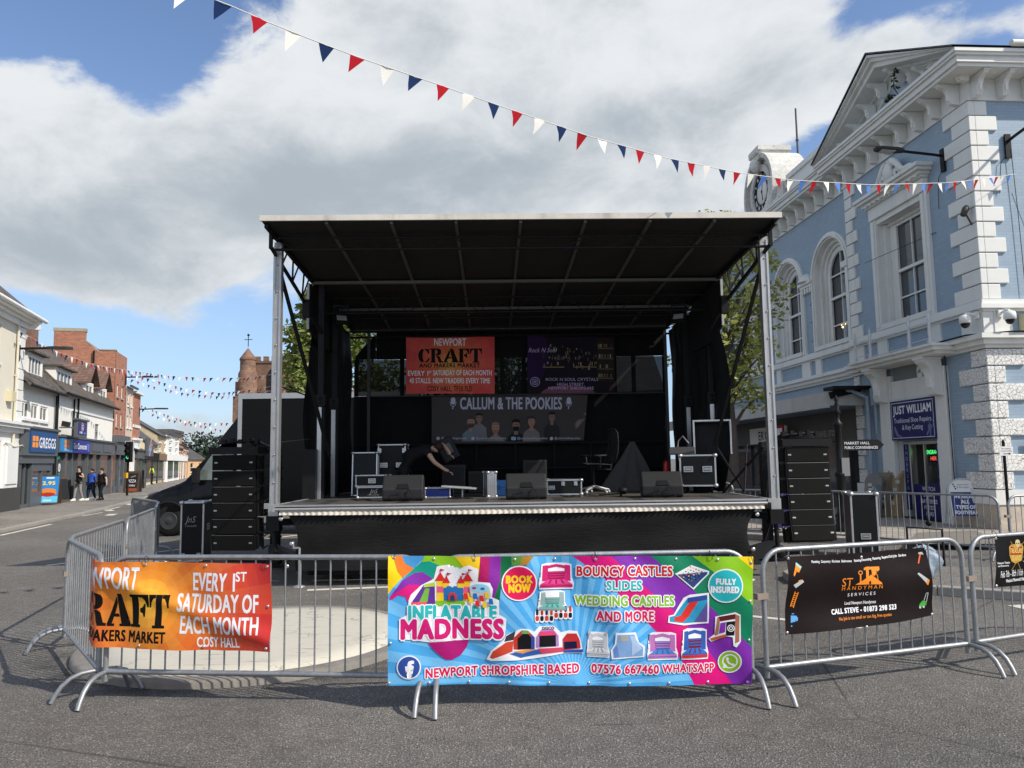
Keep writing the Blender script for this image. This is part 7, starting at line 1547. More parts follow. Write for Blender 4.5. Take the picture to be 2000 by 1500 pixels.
t = thing('microphone_stand', 'black folded stand lying beside the right monitor', 'stand', (1.75, 12.75, DZ)); b = MB(); b.tube([(-.35, .0, .03), (.1, .0, .05)], .014, 6); b.tube([(.0, -.1, .02), (.06, .1, .14)], .02, 6); b.lathe([(.02, 0), (.08, .02), (.07, .08), (.02, .1)], (.05, 0, .05), 10); b.build('frame', steel_b, t)
# line array towers
cab_m = mat('array_cabinet', (.006, .006, .006), .6, noise=(40, .2), bump=(90, .15)); gril_m = mat('array_grille', (.010, .0098, .0095), .8, .0, noise=(140, .25), spec=.1)
def array(label, loc, rz, mast_side, curve):
    t = thing('line_array', label, 'speaker', loc, rz, 'line array speaker towers either side of the stage')
    ch, cw, cd = .272, .78, .42; z = 1.98; y = 0.; tilt = 0.
    b = MB(); b.box(-cw/2-.05, cw/2+.05, -.18, -.12, z-.02, z+.10); b.box(-cw/2-.05, -cw/2+.0, -.12, .32, z-.02, z+.10); b.box(cw/2, cw/2+.05, -.12, .32, z-.02, z+.10); b.bar((mast_side*.2, .2, z+.1), (mast_side*.2, .2, z+.22), .06); b.tube([(-.3, .1, z+.18), (.34, .1, z+.22)], .03, 6)
    for i in range(5): b.cbox((-.3+.15*i, .1, z+.2+.02*(i % 2)), .07, .08, .08)
    b.build('top_frame', steel_b, t)
    prev = None; p = Vector((0, 0, z-.03))
    for i in range(6):
        rot = Matrix.Rotation(R(tilt), 3, 'X'); c = p+rot @ Vector((0, 0, -ch/2))
        b = MB(); bx = [(-cw/2, -cd*.35, -ch/2+.006), (cw/2, -cd*.35, -ch/2+.006), (cw/2, -cd*.35, ch/2-.006), (-cw/2, -cd*.35, ch/2-.006), (-cw/2*.82, cd*.65, -ch/2+.02), (cw/2*.82, cd*.65, -ch/2+.02), (cw/2*.82, cd*.65, ch/2-.02), (-cw/2*.82, cd*.65, ch/2-.02)]
        b.add([c+rot @ Vector(q) for q in bx], [(0, 1, 2, 3), (7, 6, 5, 4), (0, 4, 5, 1), (1, 5, 6, 2), (2, 6, 7, 3), (3, 7, 4, 0)])
        cb = b.build('cabinet', cab_m, t, bevel=.006)
        b = MB(); bx = [(-cw/2+.03, -cd*.35-.008, -ch/2+.016), (cw/2-.03, -cd*.35-.008, -ch/2+.016), (cw/2-.03, -cd*.35-.008, ch/2-.02), (-cw/2+.03, -cd*.35-.008, ch/2-.02)]; b.add([c+rot @ Vector(q) for q in bx]+[c+rot @ (Vector(q)+Vector((0, .007, 0))) for q in bx], [(0, 1, 2, 3), (7, 6, 5, 4), (0, 1, 5, 4), (1, 2, 6, 5), (2, 3, 7, 6), (3, 0, 4, 7)])
        b.build('grille', gril_m, cb)
        b = MB(); b.add([c+rot @ Vector(q) for q in ((-cw/2+.02, -cd*.35-.012, ch/2-.012), (cw/2-.02, -cd*.35-.012, ch/2-.012), (cw/2-.02, -cd*.35-.006, ch/2-.004), (-cw/2+.02, -cd*.35-.006, ch/2-.004))], [(0, 1, 2, 3)]); b.build('top_rail', mat('worn_edge', (.07, .07, .068), .45, .3), cb)
        for s in (-1, 1):
            b = MB(); b.add([c+rot @ Vector((s*(cw/2-.075)+q*.028, -cd*.35-.012, r_*.012)) for q, r_ in ((-1, -1), (1, -1), (1, 1), (-1, 1))], [(0, 1, 2, 3)]); b.build('badge', alu_d, cb)
            b = MB(); b.cbox(c+rot @ Vector((s*(cw/2+.012), -.06, 0)), .03, .05, ch*.8, 0, rot); b.cbox(c+rot @ Vector((s*(cw/2+.016), .12, 0)), .03, .06, ch*.9, 0, rot)
            b.build('rigging_bar', steel_b, cb)
        p = p+rot @ Vector((0, 0, -ch)); tilt += curve*(1 if i < 3 else 2.2)
    b = MB(); mx = mast_side*(cw/2+.22); b.box(mx-.07, mx+.07, .15, .29, .05, 2.05)
    for zz in [.3+.2*i for i in range(9)]: b.box(mx-.085, mx+.085, .13, .31, zz, zz+.03); b.tube([(mx-mast_side*.09, .12, zz+.08), (mx-mast_side*.16, .05, zz+.02)], .012, 5)
    b.bar((mx, .22, 2.0), (mast_side*.15, .2, 2.2), .08); b.build('lift_mast', steel_b, t)
    b = MB(); b.bar((mx, .2, .12), (mx+mast_side*.55, -.3, .10), .09); b.bar((mx, .2, .12), (mx-mast_side*1.0, .5, .10), .09); b.box(mx-.15, mx+.15, .0, .4, .05, .22); b.bar((mx+mast_side*.1, -.0, .25), (mx+mast_side*.02, .1, 1.1), .035); b.build('base', steel_b, t)
    b = MB(); b.tube([(mx, .05, 1.6), (mx+mast_side*.1, -.02, 1.1), (mx+mast_side*.05, .0, .6), (mx+mast_side*.3, -.1, .05), (mx+mast_side*.7, .0, .03)], .012, 5); b.tube([(mx-.1, .0, 1.9), (mx+.06, -.05, 1.5), (mx, .0, .9)], .01, 5); b.lathe([(.03, -.04), (.09, -.03), (.09, .03), (.03, .04)], (mx+mast_side*.12, .0, .95), 12, 0, Matrix.Rotation(R(90), 3, 'X')); b.build('cable', rubber, t)
array('left tower of six black line array speakers in front of the van', (-4.80, 13.45, 0), R(-6), 1, .5); array('right tower of six black line array speakers beside the lamp post', (5.06, 13.45, 0), R(4), -1, -1.6)
# ------------------------------------------------------------------ the black box van
VN = thing('box_van', 'black box van with a wind deflector parked behind the left speaker stack', 'van', (-7.0, 20.6, 0), 0)
vblk = mat('black_car_paint', (.003, .0032, .0045), .14, spec=.26)
b = MB()   # cab: lofted cross-sections, the front of the van points left (-x)
prof = [(-2.42, .45, .72, .86), (-2.40, .62, .95, .90), (-2.25, .42, 1.06, .94), (-1.9, .40, 1.20, .97), (-1.45, .40, 1.36, .98), (-1.38, .40, 1.42, .98), (-.95, .40, 1.92, .95), (-.76, .40, 2.22, .90), (-.55, .40, 2.31, .88), (.15, .40, 2.36, .88)]
sec = []
for x, z0, z1, hw in prof:
    sec.append([(x, -hw*.94, z0), (x, -hw, z0+.22), (x, -hw*1.01, (z0+min(z1, 1.2))/2), (x, -hw, min(z1*.96, 1.25)), (x, -hw*(.86 if z1 > 1.4 else .96), z1*.975), (x, -hw*.6, z1), (x, hw*.6, z1), (x, hw*.9, z1*.97), (x, hw, .9), (x, hw*.94, z0)])
vs = [q for s in sec for q in s]; n = 10
fs = [(i*n+j, i*n+(j+1) % n, (i+1)*n+(j+1) % n, (i+1)*n+j) for i in range(len(sec)-1) for j in range(n)]
b.add(vs, fs, 0, True); b.add(sec[0], [tuple(range(n))]); b.add(sec[-1], [tuple(range(n))[::-1]]); b.build('cab', vblk, VN)
b = MB(); y = -.955; b.add([(-1.12, -.925, 1.40), (-.16, -.905, 1.40), (-.16, -.825, 2.10), (-.68, -.835, 2.10)], [(0, 1, 2, 3)]); b.build('side_window', mat('van_side_glass', (.14, .165, .15), .05, spec=.9, noise=(2.5, .7)), VN)  # pale greenish glass colour stands in for reflections and the view through
b = MB(); b.add([(-1.30, -.75, 1.56), (-1.30, .75, 1.56), (-.70, .62, 2.22), (-.70, -.62, 2.22)], [(0, 1, 2, 3)]); b.build('windscreen', mat('van_glass', (.03, .035, .035), .04, spec=.6), VN)
b = MB(); b.tube([(-1.16, -.975, .62), (-1.16, -.955, 1.38), (-.70, -.845, 2.14), (-.12, -.835, 2.14), (-.12, -.92, 1.38), (-.12, -.925, .62), (-1.16, -.975, .62)], .012, 5); b.tube([(-2.3, -.93, .72), (-1.3, -.985, .82), (-.12, -.95, .84)], .014, 5); b.box(-.34, -.18, -1.01, -.98, 1.24, 1.28); b.build('door', steel_b, VN)
b = MB(); b.cbox((-.98, -1.16, 1.52), .14, .20, .38); b.tube([(-.98, -.95, 1.40), (-.98, -1.08, 1.40)], .03, 6); b.build('mirror', blackp, VN, bevel=.03)
for s in (-1, 1):
    b = MB(); b.grid(lambda u, v, s=s: (-2.43+.40*u*u+.08*u, s*(.62+.34*u), .82+.20*v+.12*u*v), 6, 4); b.build('headlight', mat('headlamp_glass', (.35, .37, .4), .08, spec=.9), VN)
b = MB(); b.box(-2.48, -2.40, -.9, .9, .36, .62); b.box(-2.46, -2.38, -.45, .45, .70, .88); b.build('bumper', blackp, VN, bevel=.03)
for x, yy in ((-1.72, -.86), (-1.72, .86), (2.1, -.86), (2.1, .86)):
    b = MB(); rm = Matrix.Rotation(R(90), 3, 'X'); b.lathe([(.22, -.11), (.36, -.12), (.385, -.08), (.385, .08), (.36, .12), (.22, .11)], (x, yy, .385), 26, 0, rm); wl = b.build('wheel', rubber, VN)
    b = MB(); b.lathe([(.03, .13), (.06, .128), (.08, .116), (.19, .113), (.21, .128), (.225, .114)], (x, yy, .385), 20, 0, rm); b.build('rim', mat('dark_rim', (.06, .06, .06), .45, .5), wl)
b = MB(); n = 16; b.tube([(-1.72+.46*math.cos(math.pi*i/n), -.99, .40+.46*math.sin(math.pi*i/n)) for i in range(n+1)], .03, 6); b.build('wheel_arch', blackp, VN)
b = MB(); b.add([(-.62, -.85, 2.30), (-.62, .85, 2.30), (.02, .95, 3.05), (.02, -.95, 3.05), (.04, -.98, 2.36), (.04, .98, 2.36)], [(0, 1, 2, 3), (0, 3, 4), (1, 5, 2), (3, 2, 5, 4)]); b.build('wind_deflector', vblk, VN)
b = MB(); b.box(.06, 4.6, -1.08, 1.08, .78, 3.52); b.build('box_body', mat('black_grp_panel', (.004, .004, .0042), .2, spec=.14, bump=(1.5, .3)), VN)
b = MB()
for yy in (-1.1, 1.02): b.box(.02, 4.62, yy, yy+.08, 3.44, 3.58); b.box(.02, 4.62, yy, yy+.08, .66, .80); b.box(.02, .12, yy, yy+.08, .80, 3.44); b.box(4.54, 4.62, yy, yy+.08, .8, 3.44)
b.box(.02, .12, -1.02, 1.02, 3.44, 3.58); b.build('box_trim', mat('pale_alloy', (.44, .45, .46), .4, .5, noise=(4, .12)), VN)
b = MB(); b.box(.2, 4.4, -.6, .6, .45, .66); b.build('chassis', steel_b, VN)
# ------------------------------------------------------------------ street furniture on the right
t = thing('finger_post', 'black cast iron lamp style post with a pointing sign for the market hall', 'signpost', (7.29, 17.24, .12))
b = MB(); b.lathe([(.19, 0), (.19, .12), (.15, .16), (.15, .30), (.17, .33), (.11, .42), (.10, 1.2), (.12, 1.22), (.12, 1.28), (.08, 1.32), (.075, 2.3), (.10, 2.33), (.10, 2.40), (.055, 2.45), (.05, 2.6), (.09, 2.64), (.045, 2.7), (.06, 2.8), (.03, 2.86), (.05, 2.92), (.004, 3.02)], (0, 0, 0), 16); b.build('post', mat('black_cast_iron', (.016, .016, .017), .4), t)
b = MB(); b.prism([(.06, 1.78), (.88, 1.78), (1.0, 1.90), (.88, 2.02), (.06, 2.02)], XZ(), -.02, .02); fg = b.build('finger', mat('black_cast_iron', (.016, .016, .017), .4), t)
a_ = Art(); a_.text('MARKET HALL', .12, 1.915, .062, wt, width=.56, align='l', bold=.01); a_.text('PUBLIC CONVENIENCES', .12, 1.815, .062, wt, width=.74, align='l', bold=.01); a_.mesh(flat((0, -.022, 0), (1, 0, 0), (0, 0, 1), (0, -1, 0)), 'lettering', fg)
b = MB(); b.box(.0, .17, -.11, -.085, 1.22, 1.62); b.build('notice_plate', mat('grey_plate', (.22, .22, .22), .5), t)
t = thing('folding_sign', 'round topped white folding sign with a blue shoe repair panel by the shop door', 'sign', (10.45, 18.05, .12), R(-14))
for s in (-1, 1):
    b = MB(); rot = Matrix.Rotation(R(-14*s), 4, 'X'); b.M = Matrix.Translation((0, 0, 1.05)) @ rot @ Matrix.Translation((0, 0, -1.05))
    pr = [(-.30, .22), (.30, .22), (.30, .84)]+[(.30*math.cos(a0), .84+.24*math.sin(a0)) for a0 in [math.pi*i/12 for i in range(1, 12)]]+[(-.30, .84)]
    b.prism(pr, XZ(), -.012, .012); b.build('panel', white_p, t)
    b = MB(); b.M = Matrix.Translation((0, 0, 1.05)) @ rot @ Matrix.Translation((0, 0, -1.05)); b.tube([(-.33, 0, .0), (-.32, 0, .84)]+[(.32*math.cos(a0), 0, .84+.26*math.sin(a0)) for a0 in [math.pi-math.pi*i/12 for i in range(1, 12)]]+[(.32, 0, .84), (.33, 0, .0)], .016, 6); b.build('frame', mat('pale_grey_frame', (.55, .56, .57), .4), t)
a_ = Art(); a_.rect(-.28, .28, .0, .56, pm('sign_blue', (22, 52, 120))); a_.up()
for i, (s, wd) in enumerate((('WE REPAIR', .46), ('ALL', .16), ('TYPES OF', .4), ('FOOTWEAR', .46))): a_.text(s, 0, .42-.125*i, .085, wt, width=wd, bold=.06)
a_.text('expert shoe', 0, .72, .035, pm('sign_blue', (22, 52, 120)), width=.24); a_.text('& key repairs', 0, .66, .035, pm('sign_blue', (22, 52, 120)), width=.26); [a_.disc(s*.2+.02*q, .74-.05*q, .018, ink) for s in (-1, 1) for q in range(3)]
rx = Matrix.Rotation(R(-14), 4, 'X'); nrm = rx.to_3x3() @ Vector((0, -1, 0)); up_ = rx.to_3x3() @ Vector((0, 0, 1)); org_ = Vector((0, 0, 1.05))+rx.to_3x3() @ Vector((0, -.014, .22-1.05+.0))
a_.mesh(flat(org_, (1, 0, 0), up_, nrm), 'lettering', t)
t = thing('sign_pole', 'thin black pole with a small white notice in front of the textured quoins', 'signpost', (10.72, 16.85, .12))
b = MB(); b.tube([(0, 0, 0), (0, 0, 1.92)], .032, 8); b.lathe([(.034, 1.92), (.02, 1.96), (.002, 1.97)], (0, 0, 0), 8); b.build('pole', steel_b, t)
b = MB(); b.box(-.13, .17, -.05, -.035, 1.62, 1.82); n_p = b.build('notice', white_p, t); a_ = Art(); a_.text('No stopping', .02, 1.76, .03, ink, width=.2); a_.text('except loading', .02, 1.71, .03, ink, width=.24); a_.line([(-.05, 1.66), (.1, 1.66)], .012, ink); a_.line([(.07, 1.68), (.11, 1.66), (.07, 1.64)], .012, ink); a_.mesh(flat((0, -.053, 0), (1, 0, 0), (0, 0, 1), (0, -1, 0)), 'lettering', n_p)
cardm = mat('cardboard', (.36, .26, .15), .85, noise=(5, .25)); greybd = mat('grey_board', (.20, .20, .19), .7, noise=(8, .3))
for i, (x, y, w_, h, ti, m_, lb, nm) in enumerate(((9.72, 21.4, .52, 1.20, 10, greybd, 'grey round topped board with stickers leaning by the shop door', 'sticker_board'), (10.02, 21.45, .40, 1.22, 12, mat('worn_brown_board', (.24, .2, .14), .8, noise=(5, .4)), 'brown display board leaning between the grey board and the cardboard', 'display_board'), (10.30, 21.35, .46, 1.25, 9, cardm, 'flattened cardboard boxes leaning beside the door pilaster', 'cardboard_bundle'))):
    t = thing(nm, lb, 'board', (x, y-.3, .12), R(-60)); b = MB(); b.M = Matrix.Rotation(R(-ti), 4, 'X')
    if i == 0: b.prism([(-w_/2, 0), (w_/2, 0), (w_/2, h*.8)]+[(w_/2*math.cos(a0), h*.8+.2*h*math.sin(a0)) for a0 in [math.pi*q/10 for q in range(1, 10)]]+[(-w_/2, h*.8)], XZ(), -.03, .03)
    else: [b.box(-w_/2+.03*q, w_/2-.02*q, -.02-.035*q, .01-.035*q, 0, h-.07*q) for q in range(4)]
    b.build('panel', m_, t)
    a_ = Art(); rr = random.Random(i)
    for q in range(9): x_, z_ = rr.uniform(-w_/2+.08, w_/2-.08), rr.uniform(.25, h*.78); a_.layer = q; (a_.disc(x_, z_, rr.uniform(.04, .09), pm('sticker%d' % (q % 4), ((190, 190, 180), (60, 60, 60), (150, 140, 110), (90, 110, 120))[q % 4])) if q % 2 else a_.rect(x_-.06, x_+.06, z_-.05, z_+.04, pm('sticker%d' % (q % 4), (190, 190, 180))))
    Mx = Matrix.Rotation(R(-ti), 3, 'X'); a_.mesh(flat(Mx @ Vector((0, -.032 if i == 0 else -.13, 0)), (1, 0, 0), Mx @ Vector((0, 0, 1)), Mx @ Vector((0, -1, 0))), 'stickers', t, step=.002)
t = thing('folding_sign', 'purple folding sign half hidden behind the right speaker stack', 'sign', (5.95, 17.0, .12), R(-10)); b = MB(); b.M = Matrix.Rotation(R(-10), 4, 'X'); b.box(-.36, .36, -.02, .02, .12, 1.05); b.build('panel', pm('sign_purple', (58, 34, 96)), t)
b = MB(); b.M = Matrix.Rotation(R(-10), 4, 'X'); b.tube([(-.39, 0, 0), (-.39, 0, 1.0), (-.34, 0, 1.1), (.34, 0, 1.1), (.39, 0, 1.0), (.39, 0, 0)], .02, 6); b.build('frame', galv, t)
a_ = Art(); a_.disc(-.12, .5, .08, pm('sign_pink', (214, 30, 110)), .17); a_.line([(-.32, .3), (-.24, .6), (-.3, .8)], .06, pm('sign_green', (70, 150, 120))); a_.disc(-.3, .26, .05, pm('sign_orange', (230, 110, 50))); a_.text('SUMMER', 0, .86, .06, pm('sign_peach', (230, 160, 120)), width=.5); a_.text('FLOWERS', 0, .76, .06, pm('sign_peach', (230, 160, 120)), width=.5)
Mx = Matrix.Rotation(R(-10), 3, 'X'); a_.mesh(flat(Mx @ Vector((0, -.024, 0)), (1, 0, 0), Mx @ Vector((0, 0, 1)), Mx @ Vector((0, -1, 0))), 'artwork', t)
t = thing('plastic_bag', 'pale blue translucent plastic bag lying behind the handyman barrier', 'bag', (5.62, 10.75, .11))
b = MB(); rr = random.Random(9); b.grid(lambda u, v: ((.20+.05*math.sin(u*31+v*9))*math.sin(math.pi*v)*math.cos(2*math.pi*u), (.18+.05*math.sin(u*25+v*7))*math.sin(math.pi*v)*math.sin(2*math.pi*u), .20-.20*math.cos(math.pi*v)*(1+.12*math.sin(u*19))+.03*math.sin(u*29)), 28, 14); b.build('film', mat('blue_film', (.42, .52, .64), .3, alpha=.55, bump=(18, .8)), t)
t = thing('cable_trolley', 'low black metal trolley frame with a round knob behind the handyman barrier', 'trolley', (6.35, 12.6, 0), R(-4)); b = MB(); b.tube([(0, 0, 0), (0, 0, .62), (.55, 0, .58), (.55, 0, 0)], .02, 6); b.lathe([(.005, -.05), (.04, -.03), (.05, 0), (.04, .03), (.005, .05)], (.35, 0, .68), 12); b.build('frame', steel_b, t)
# weeds growing on the pediment
t = mh_thing('weed', 'small dark weed growing on the pediment cornice', 'plant', (1.75, .55, 10.9)); b = MB(); rr = random.Random(4); b.tube([(0, 0, 0), (.1, .1, .35), (-.05, .15, .75)], .012, 5); b.tube([(0, 0, .05), (.4, .1, .3)], .01, 5)
for i in range(46): q = Vector((rr.uniform(-.12, .12), .1, rr.uniform(.2, .8))) if i % 3 else Vector((rr.uniform(.1, .5), .1, rr.uniform(.1, .35))); leaves(b, q, (.03, .05, .03), 1, .07, rr)
b.build('foliage', mat('dark_weed', (.03, .045, .018), .8), t, fix=False)
# ------------------------------------------------------------------ bunting
fl_r = mat('red_flag', (.30, .008, .016), .9, spec=.1); fl_w = mat('white_flag', (.66, .65, .61), .9, spec=.1); fl_b = mat('blue_flag', (.008, .022, .075), .9, spec=.1); fl_b2 = mat('bright_blue_flag', (.03, .12, .42), .7); cordm = mat('white_cord', (.65, .65, .63), .7)
def bunting(label, pts, spacing, w_, h, order, seed, bright=None, start=0., group='bunting strings across the street'):
    """pts: 3-D points of the string; flags hang from it at even spacing and turn a little in the wind"""
    t = thing('bunting', label, 'bunting', pts[0], 0, group); o = Vector(pts[0]); P_ = [Vector(p)-o for p in pts]; r_ = random.Random(seed)
    b = MB(); b.tube(P_, .006 if w_ < .22 else .008, 5); b.build('string', cordm, t)
    L = [0]
    for p, q in zip(P_, P_[1:]): L.append(L[-1]+(q-p).length)
    s = start; i = 0
    while s+w_ < L[-1]:
        def pos(d):
            for j in range(len(L)-1):
                if d <= L[j+1]: return P_[j].lerp(P_[j+1], (d-L[j])/(L[j+1]-L[j]))
            return P_[-1]
        A_, B_ = pos(s), pos(s+w_); c = order[i % len(order)]; m_ = {'r': fl_r, 'w': fl_w, 'b': fl_b2 if (bright and s > bright) else fl_b}[c]
        d = (B_-A_).normalized(); n_ = d.cross(Vector((0, 0, 1))).normalized(); tip = (A_+B_)/2+Vector((0, 0, -h*r_.uniform(.9, 1.02)))-d*w_*r_.uniform(.25, .75)+n_*h*r_.uniform(-.3, .5); cv = n_*w_*r_.uniform(-.12, .12)
        A2, B2 = A_-Vector((0, 0, .004)), B_-Vector((0, 0, .004)); m1, m2, mt = A2.lerp(tip, .5)+cv, B2.lerp(tip, .5)+cv*.6, (A2+B2)/2+cv*.8
        b = MB(); b.add([A2, mt, B2, m2, tip, m1], [(0, 1, 5), (1, 2, 3), (1, 3, 5), (5, 3, 4)], 0, True); b.build('flag', m_, t, fix=False)
        s += spacing; i += 1
    return t
def pxline(pl, n=6):
    """string through measured points: (px, py, depth)"""
    out = []
    for (x0, y0, d0), (x1, y1, d1) in zip(pl, pl[1:]):
        for i in range(n): f = i/n; iv = (1-f)/d0+f/d1; out.append(at(x0+(x1-x0)*f, y0+(y1-y0)*f, 1/iv))
    out.append(at(*pl[-1])); return out
def dp(px): t = (px-300)/1680; return 1/((1-t)/6.6+t/17.15)
main = [(240, -62), (300, -33), (385, -14), (457, 14), (520, 42), (600, 74), (700, 112), (850, 163), (1000, 215), (1150, 266), (1300, 308), (1440, 337), (1550, 352), (1700, 361), (1850, 357), (1925, 349), (1982, 340)]
bunting('long red, white and blue bunting string over the stage to the blue hall', pxline([(x, y, dp(x)) for x, y in main], 3), .345, .165, .235, 'rwb', 2, bright=9.0, start=.10)
LS = [('upper left bunting string from the cream building to the church side', [(40, 648, 30), (110, 686, 33), (180, 712, 36), (245, 723, 41), (330, 734, 46), (400, 738, 48), (480, 738, 48), (535, 731, 46), (640, 700, 42)], .42, .20, .30, 'bwr', 3),
 ('second left bunting string sagging below the upper one', [(243, 728, 50), (300, 742, 52), (360, 759, 54), (430, 768, 55), (500, 760, 54), (545, 752, 52), (640, 735, 48)], .43, .20, .30, 'rbw', 4),
 ('third left bunting string close behind the second one', [(246, 737, 56), (300, 755, 58), (360, 768, 60), (420, 774, 60), (470, 775, 60), (600, 750, 55)], .46, .20, .30, 'wbr', 5),
 ('lower left bunting string near the far terrace', [(268, 789, 66), (310, 805, 69), (360, 822, 72), (410, 827, 74), (450, 826, 75), (520, 815, 75)], .52, .22, .34, 'wrb', 6),
 ('lowest left bunting string dipping towards the van', [(268, 794, 78), (310, 814, 80), (360, 826, 82), (400, 832, 84), (440, 842, 86), (520, 852, 88)], .60, .25, .38, 'rbw', 7)]
for lb, pl, sp, w_, h, od, sd in LS: bunting(lb, pxline(pl, 3), sp, w_, h, od, sd)
# ------------------------------------------------------------------ people
skinm = mat('skin', (.52, .32, .23), .6)
def skin_mesh(name, V, E, rad, m, parent, root=0, sub=1):
    me = bpy.data.meshes.new(name); me.from_pydata([tuple(v) for v in V], E, []); o = bpy.data.objects.new(name, me); COL.objects.link(o)
    md = o.modifiers.new('skin', 'SKIN'); md.use_smooth_shade = True
    for i, r_ in enumerate(rad): q = me.skin_vertices[0].data[i]; q.radius = (r_, r_) if not hasattr(r_, '__len__') else r_; q.use_root = i == root
    s = o.modifiers.new('sub', 'SUBSURF'); s.levels = sub; s.render_levels = sub
    dg = bpy.context.evaluated_depsgraph_get(); m2 = bpy.data.meshes.new_from_object(o.evaluated_get(dg)); bpy.data.objects.remove(o)
    m2.materials.append(m); m2.name = name; m2.polygons.foreach_set('use_smooth', [True]*len(m2.polygons)); o = bpy.data.objects.new(name, m2); COL.objects.link(o); o.parent = parent; return o
def person(label, loc, rz, h, stride, arms, top, legs, hair, shoes, long_hair=False, build=1., tunic=0., group=None, turn=0., extras=None, sleeve=.5):
    """a walking figure facing -y; stride: foot offsets (left, right) along y; arms: hand points"""
    t = thing('person', label, 'person', loc, rz, group); k = h/1.70; g = build
    hip, chest, neck = Vector((0, .0, .92))*k, Vector((0, .0, 1.28))*k, Vector((0, -.01, 1.44))*k; head = Vector((0, -.03, 1.60))*k
    sh = .17*k*g; hp = .09*k*g
    V = [hip, Vector((0, 0, 1.10))*k, chest, neck, head-Vector((0, 0, .05))*k, head+Vector((0, 0, .05))*k]; E = [(0, 1), (1, 2), (2, 3), (3, 4), (4, 5)]; rad = [.135*k*g, .12*k*g, (.15*k*g, .11*k*g), .052*k, (.072*k, .085*k), (.075*k, .09*k)]
    L = {}
    for s, fy in ((-1, stride[0]), (1, stride[1])):
        foot = Vector((s*hp*1.0, fy, .07*k)); kn = Vector((s*hp, fy*.45-.05, .49*k)); i0 = len(V); V += [Vector((s*hp, 0, .86*k)), kn, foot, foot+Vector((0, -.13*k, -.03*k))]; E += [(0, i0), (i0, i0+1), (i0+1, i0+2), (i0+2, i0+3)]; rad += [.085*k*g, .058*k*g, .042*k, .032*k]; L[s] = (V[i0], kn, foot)
    A_ = {}
    for s, (el, hd) in ((-1, arms[0]), (1, arms[1])):
        i0 = len(V); S_ = Vector((s*sh, 0, 1.38*k)); V += [S_, Vector(el)*k, Vector(hd)*k, Vector(hd)*k+Vector((0, -.02, -.07))*k]; E += [(2, i0), (i0, i0+1), (i0+1, i0+2), (i0+2, i0+3)]; rad += [.058*k*g, .043*k*g, .03*k, .026*k]; A_[s] = (S_, Vector(el)*k, Vector(hd)*k)
    bo = skin_mesh('body', V, E, rad, skinm, t); bo.data.materials.append(top); bo.data.materials.append(legs)
    for q in bo.data.polygons:
        c = q.center
        if c.z < .9*k and abs(c.x) < .2*k and c.z > .1*k: q.material_index = 2
        elif c.z < 1.39*k and abs(c.x) < .17*k*g: q.material_index = 1
    V = [Vector((0, 0, .88-tunic))*k, Vector((0, 0, 1.0))*k, Vector((0, 0, 1.12))*k, chest, Vector((0, 0, 1.39))*k]; E = [(0, 1), (1, 2), (2, 3), (3, 4)]; rad = [(.165*k*g*(1+tunic*.5), .14*k*g), .152*k*g, .14*k*g, (.168*k*g, .128*k*g), (.10*k*g, .075*k)]
    for s in (-1, 1):
        i0 = len(V); V += [A_[s][0]+Vector((0, 0, -.01)), A_[s][0].lerp(A_[s][1], sleeve)]; E += [(3, i0), (i0, i0+1)]; rad += [.072*k*g, .062*k*g]
        if sleeve > .9: V.append(A_[s][1].lerp(A_[s][2], .85)); E.append((i0+1, i0+2)); rad.append(.046*k)
    skin_mesh('top', V, E, rad, top, t, 0)
    V = [Vector((0, 0, .94))*k]; E = []; rad = [.145*k*g]
    for s in (-1, 1):
        i0 = len(V); V += [L[s][0], L[s][1], L[s][2]+Vector((0, .005, .03))]; E += [(0, i0), (i0, i0+1), (i0+1, i0+2)]; rad += [.10*k*g, .072*k*g, .055*k]
    skin_mesh('trousers', V, E, rad, legs, t, 0)
    for s in (-1, 1): b = MB(); f = L[s][2]; b.prism([(-.08, -.07), (.19, -.07), (.20, -.03), (.10, .01), (.04, .05), (-.07, .05)], lambda u, v, w_: (f.x+w_, f.y-u*k, f.z+v*k), -.045*k, .045*k); b.build('shoe', shoes, t, bevel=.015)
    b = MB(); hr = .105*k; b.grid(lambda u, v: (head.x+hr*.86*math.sin(math.pi*v*.62)*math.cos(2*math.pi*u), head.y+.02*k+hr*math.sin(math.pi*v*.62)*math.sin(2*math.pi*u)+.018*k*v, head.z+.025*k+hr*1.08*math.cos(math.pi*v*.62)), 18, 8)
    if long_hair: b.tube([head+Vector((0, .06, .02))*k, head+Vector((0, .085, -.08))*k, head+Vector((0, .07, -.22))*k], [.075*k, .08*k, .05*k], 8)
    b.build('hair', hair, t)
    b = MB(); fc = head+Vector((0, -.088, 0))*k; b.add([fc+Vector((-.012, 0, .01))*k, fc+Vector((.012, 0, .01))*k, fc+Vector((0, -.028, -.02))*k, fc+Vector((0, 0, .04))*k], [(0, 1, 2), (0, 2, 3), (1, 3, 2)]); b.build('nose', skinm, t)
    for s in (-1, 1): b = MB(); b.lathe([(.002, -.008*k), (.01*k, 0), (.002, .008*k)], head+Vector((s*.03, -.092, .02))*k, 8); b.build('eye', mat('eye_dark', (.03, .025, .02), .3), t)
    b = MB(); b.box(head.x-.022*k, head.x+.022*k, head.y-.094*k, head.y-.08*k, head.z-.056*k, head.z-.046*k); b.build('mouth', mat('lip', (.35, .13, .11), .5), t)
    if extras: extras(t, k)
    return t
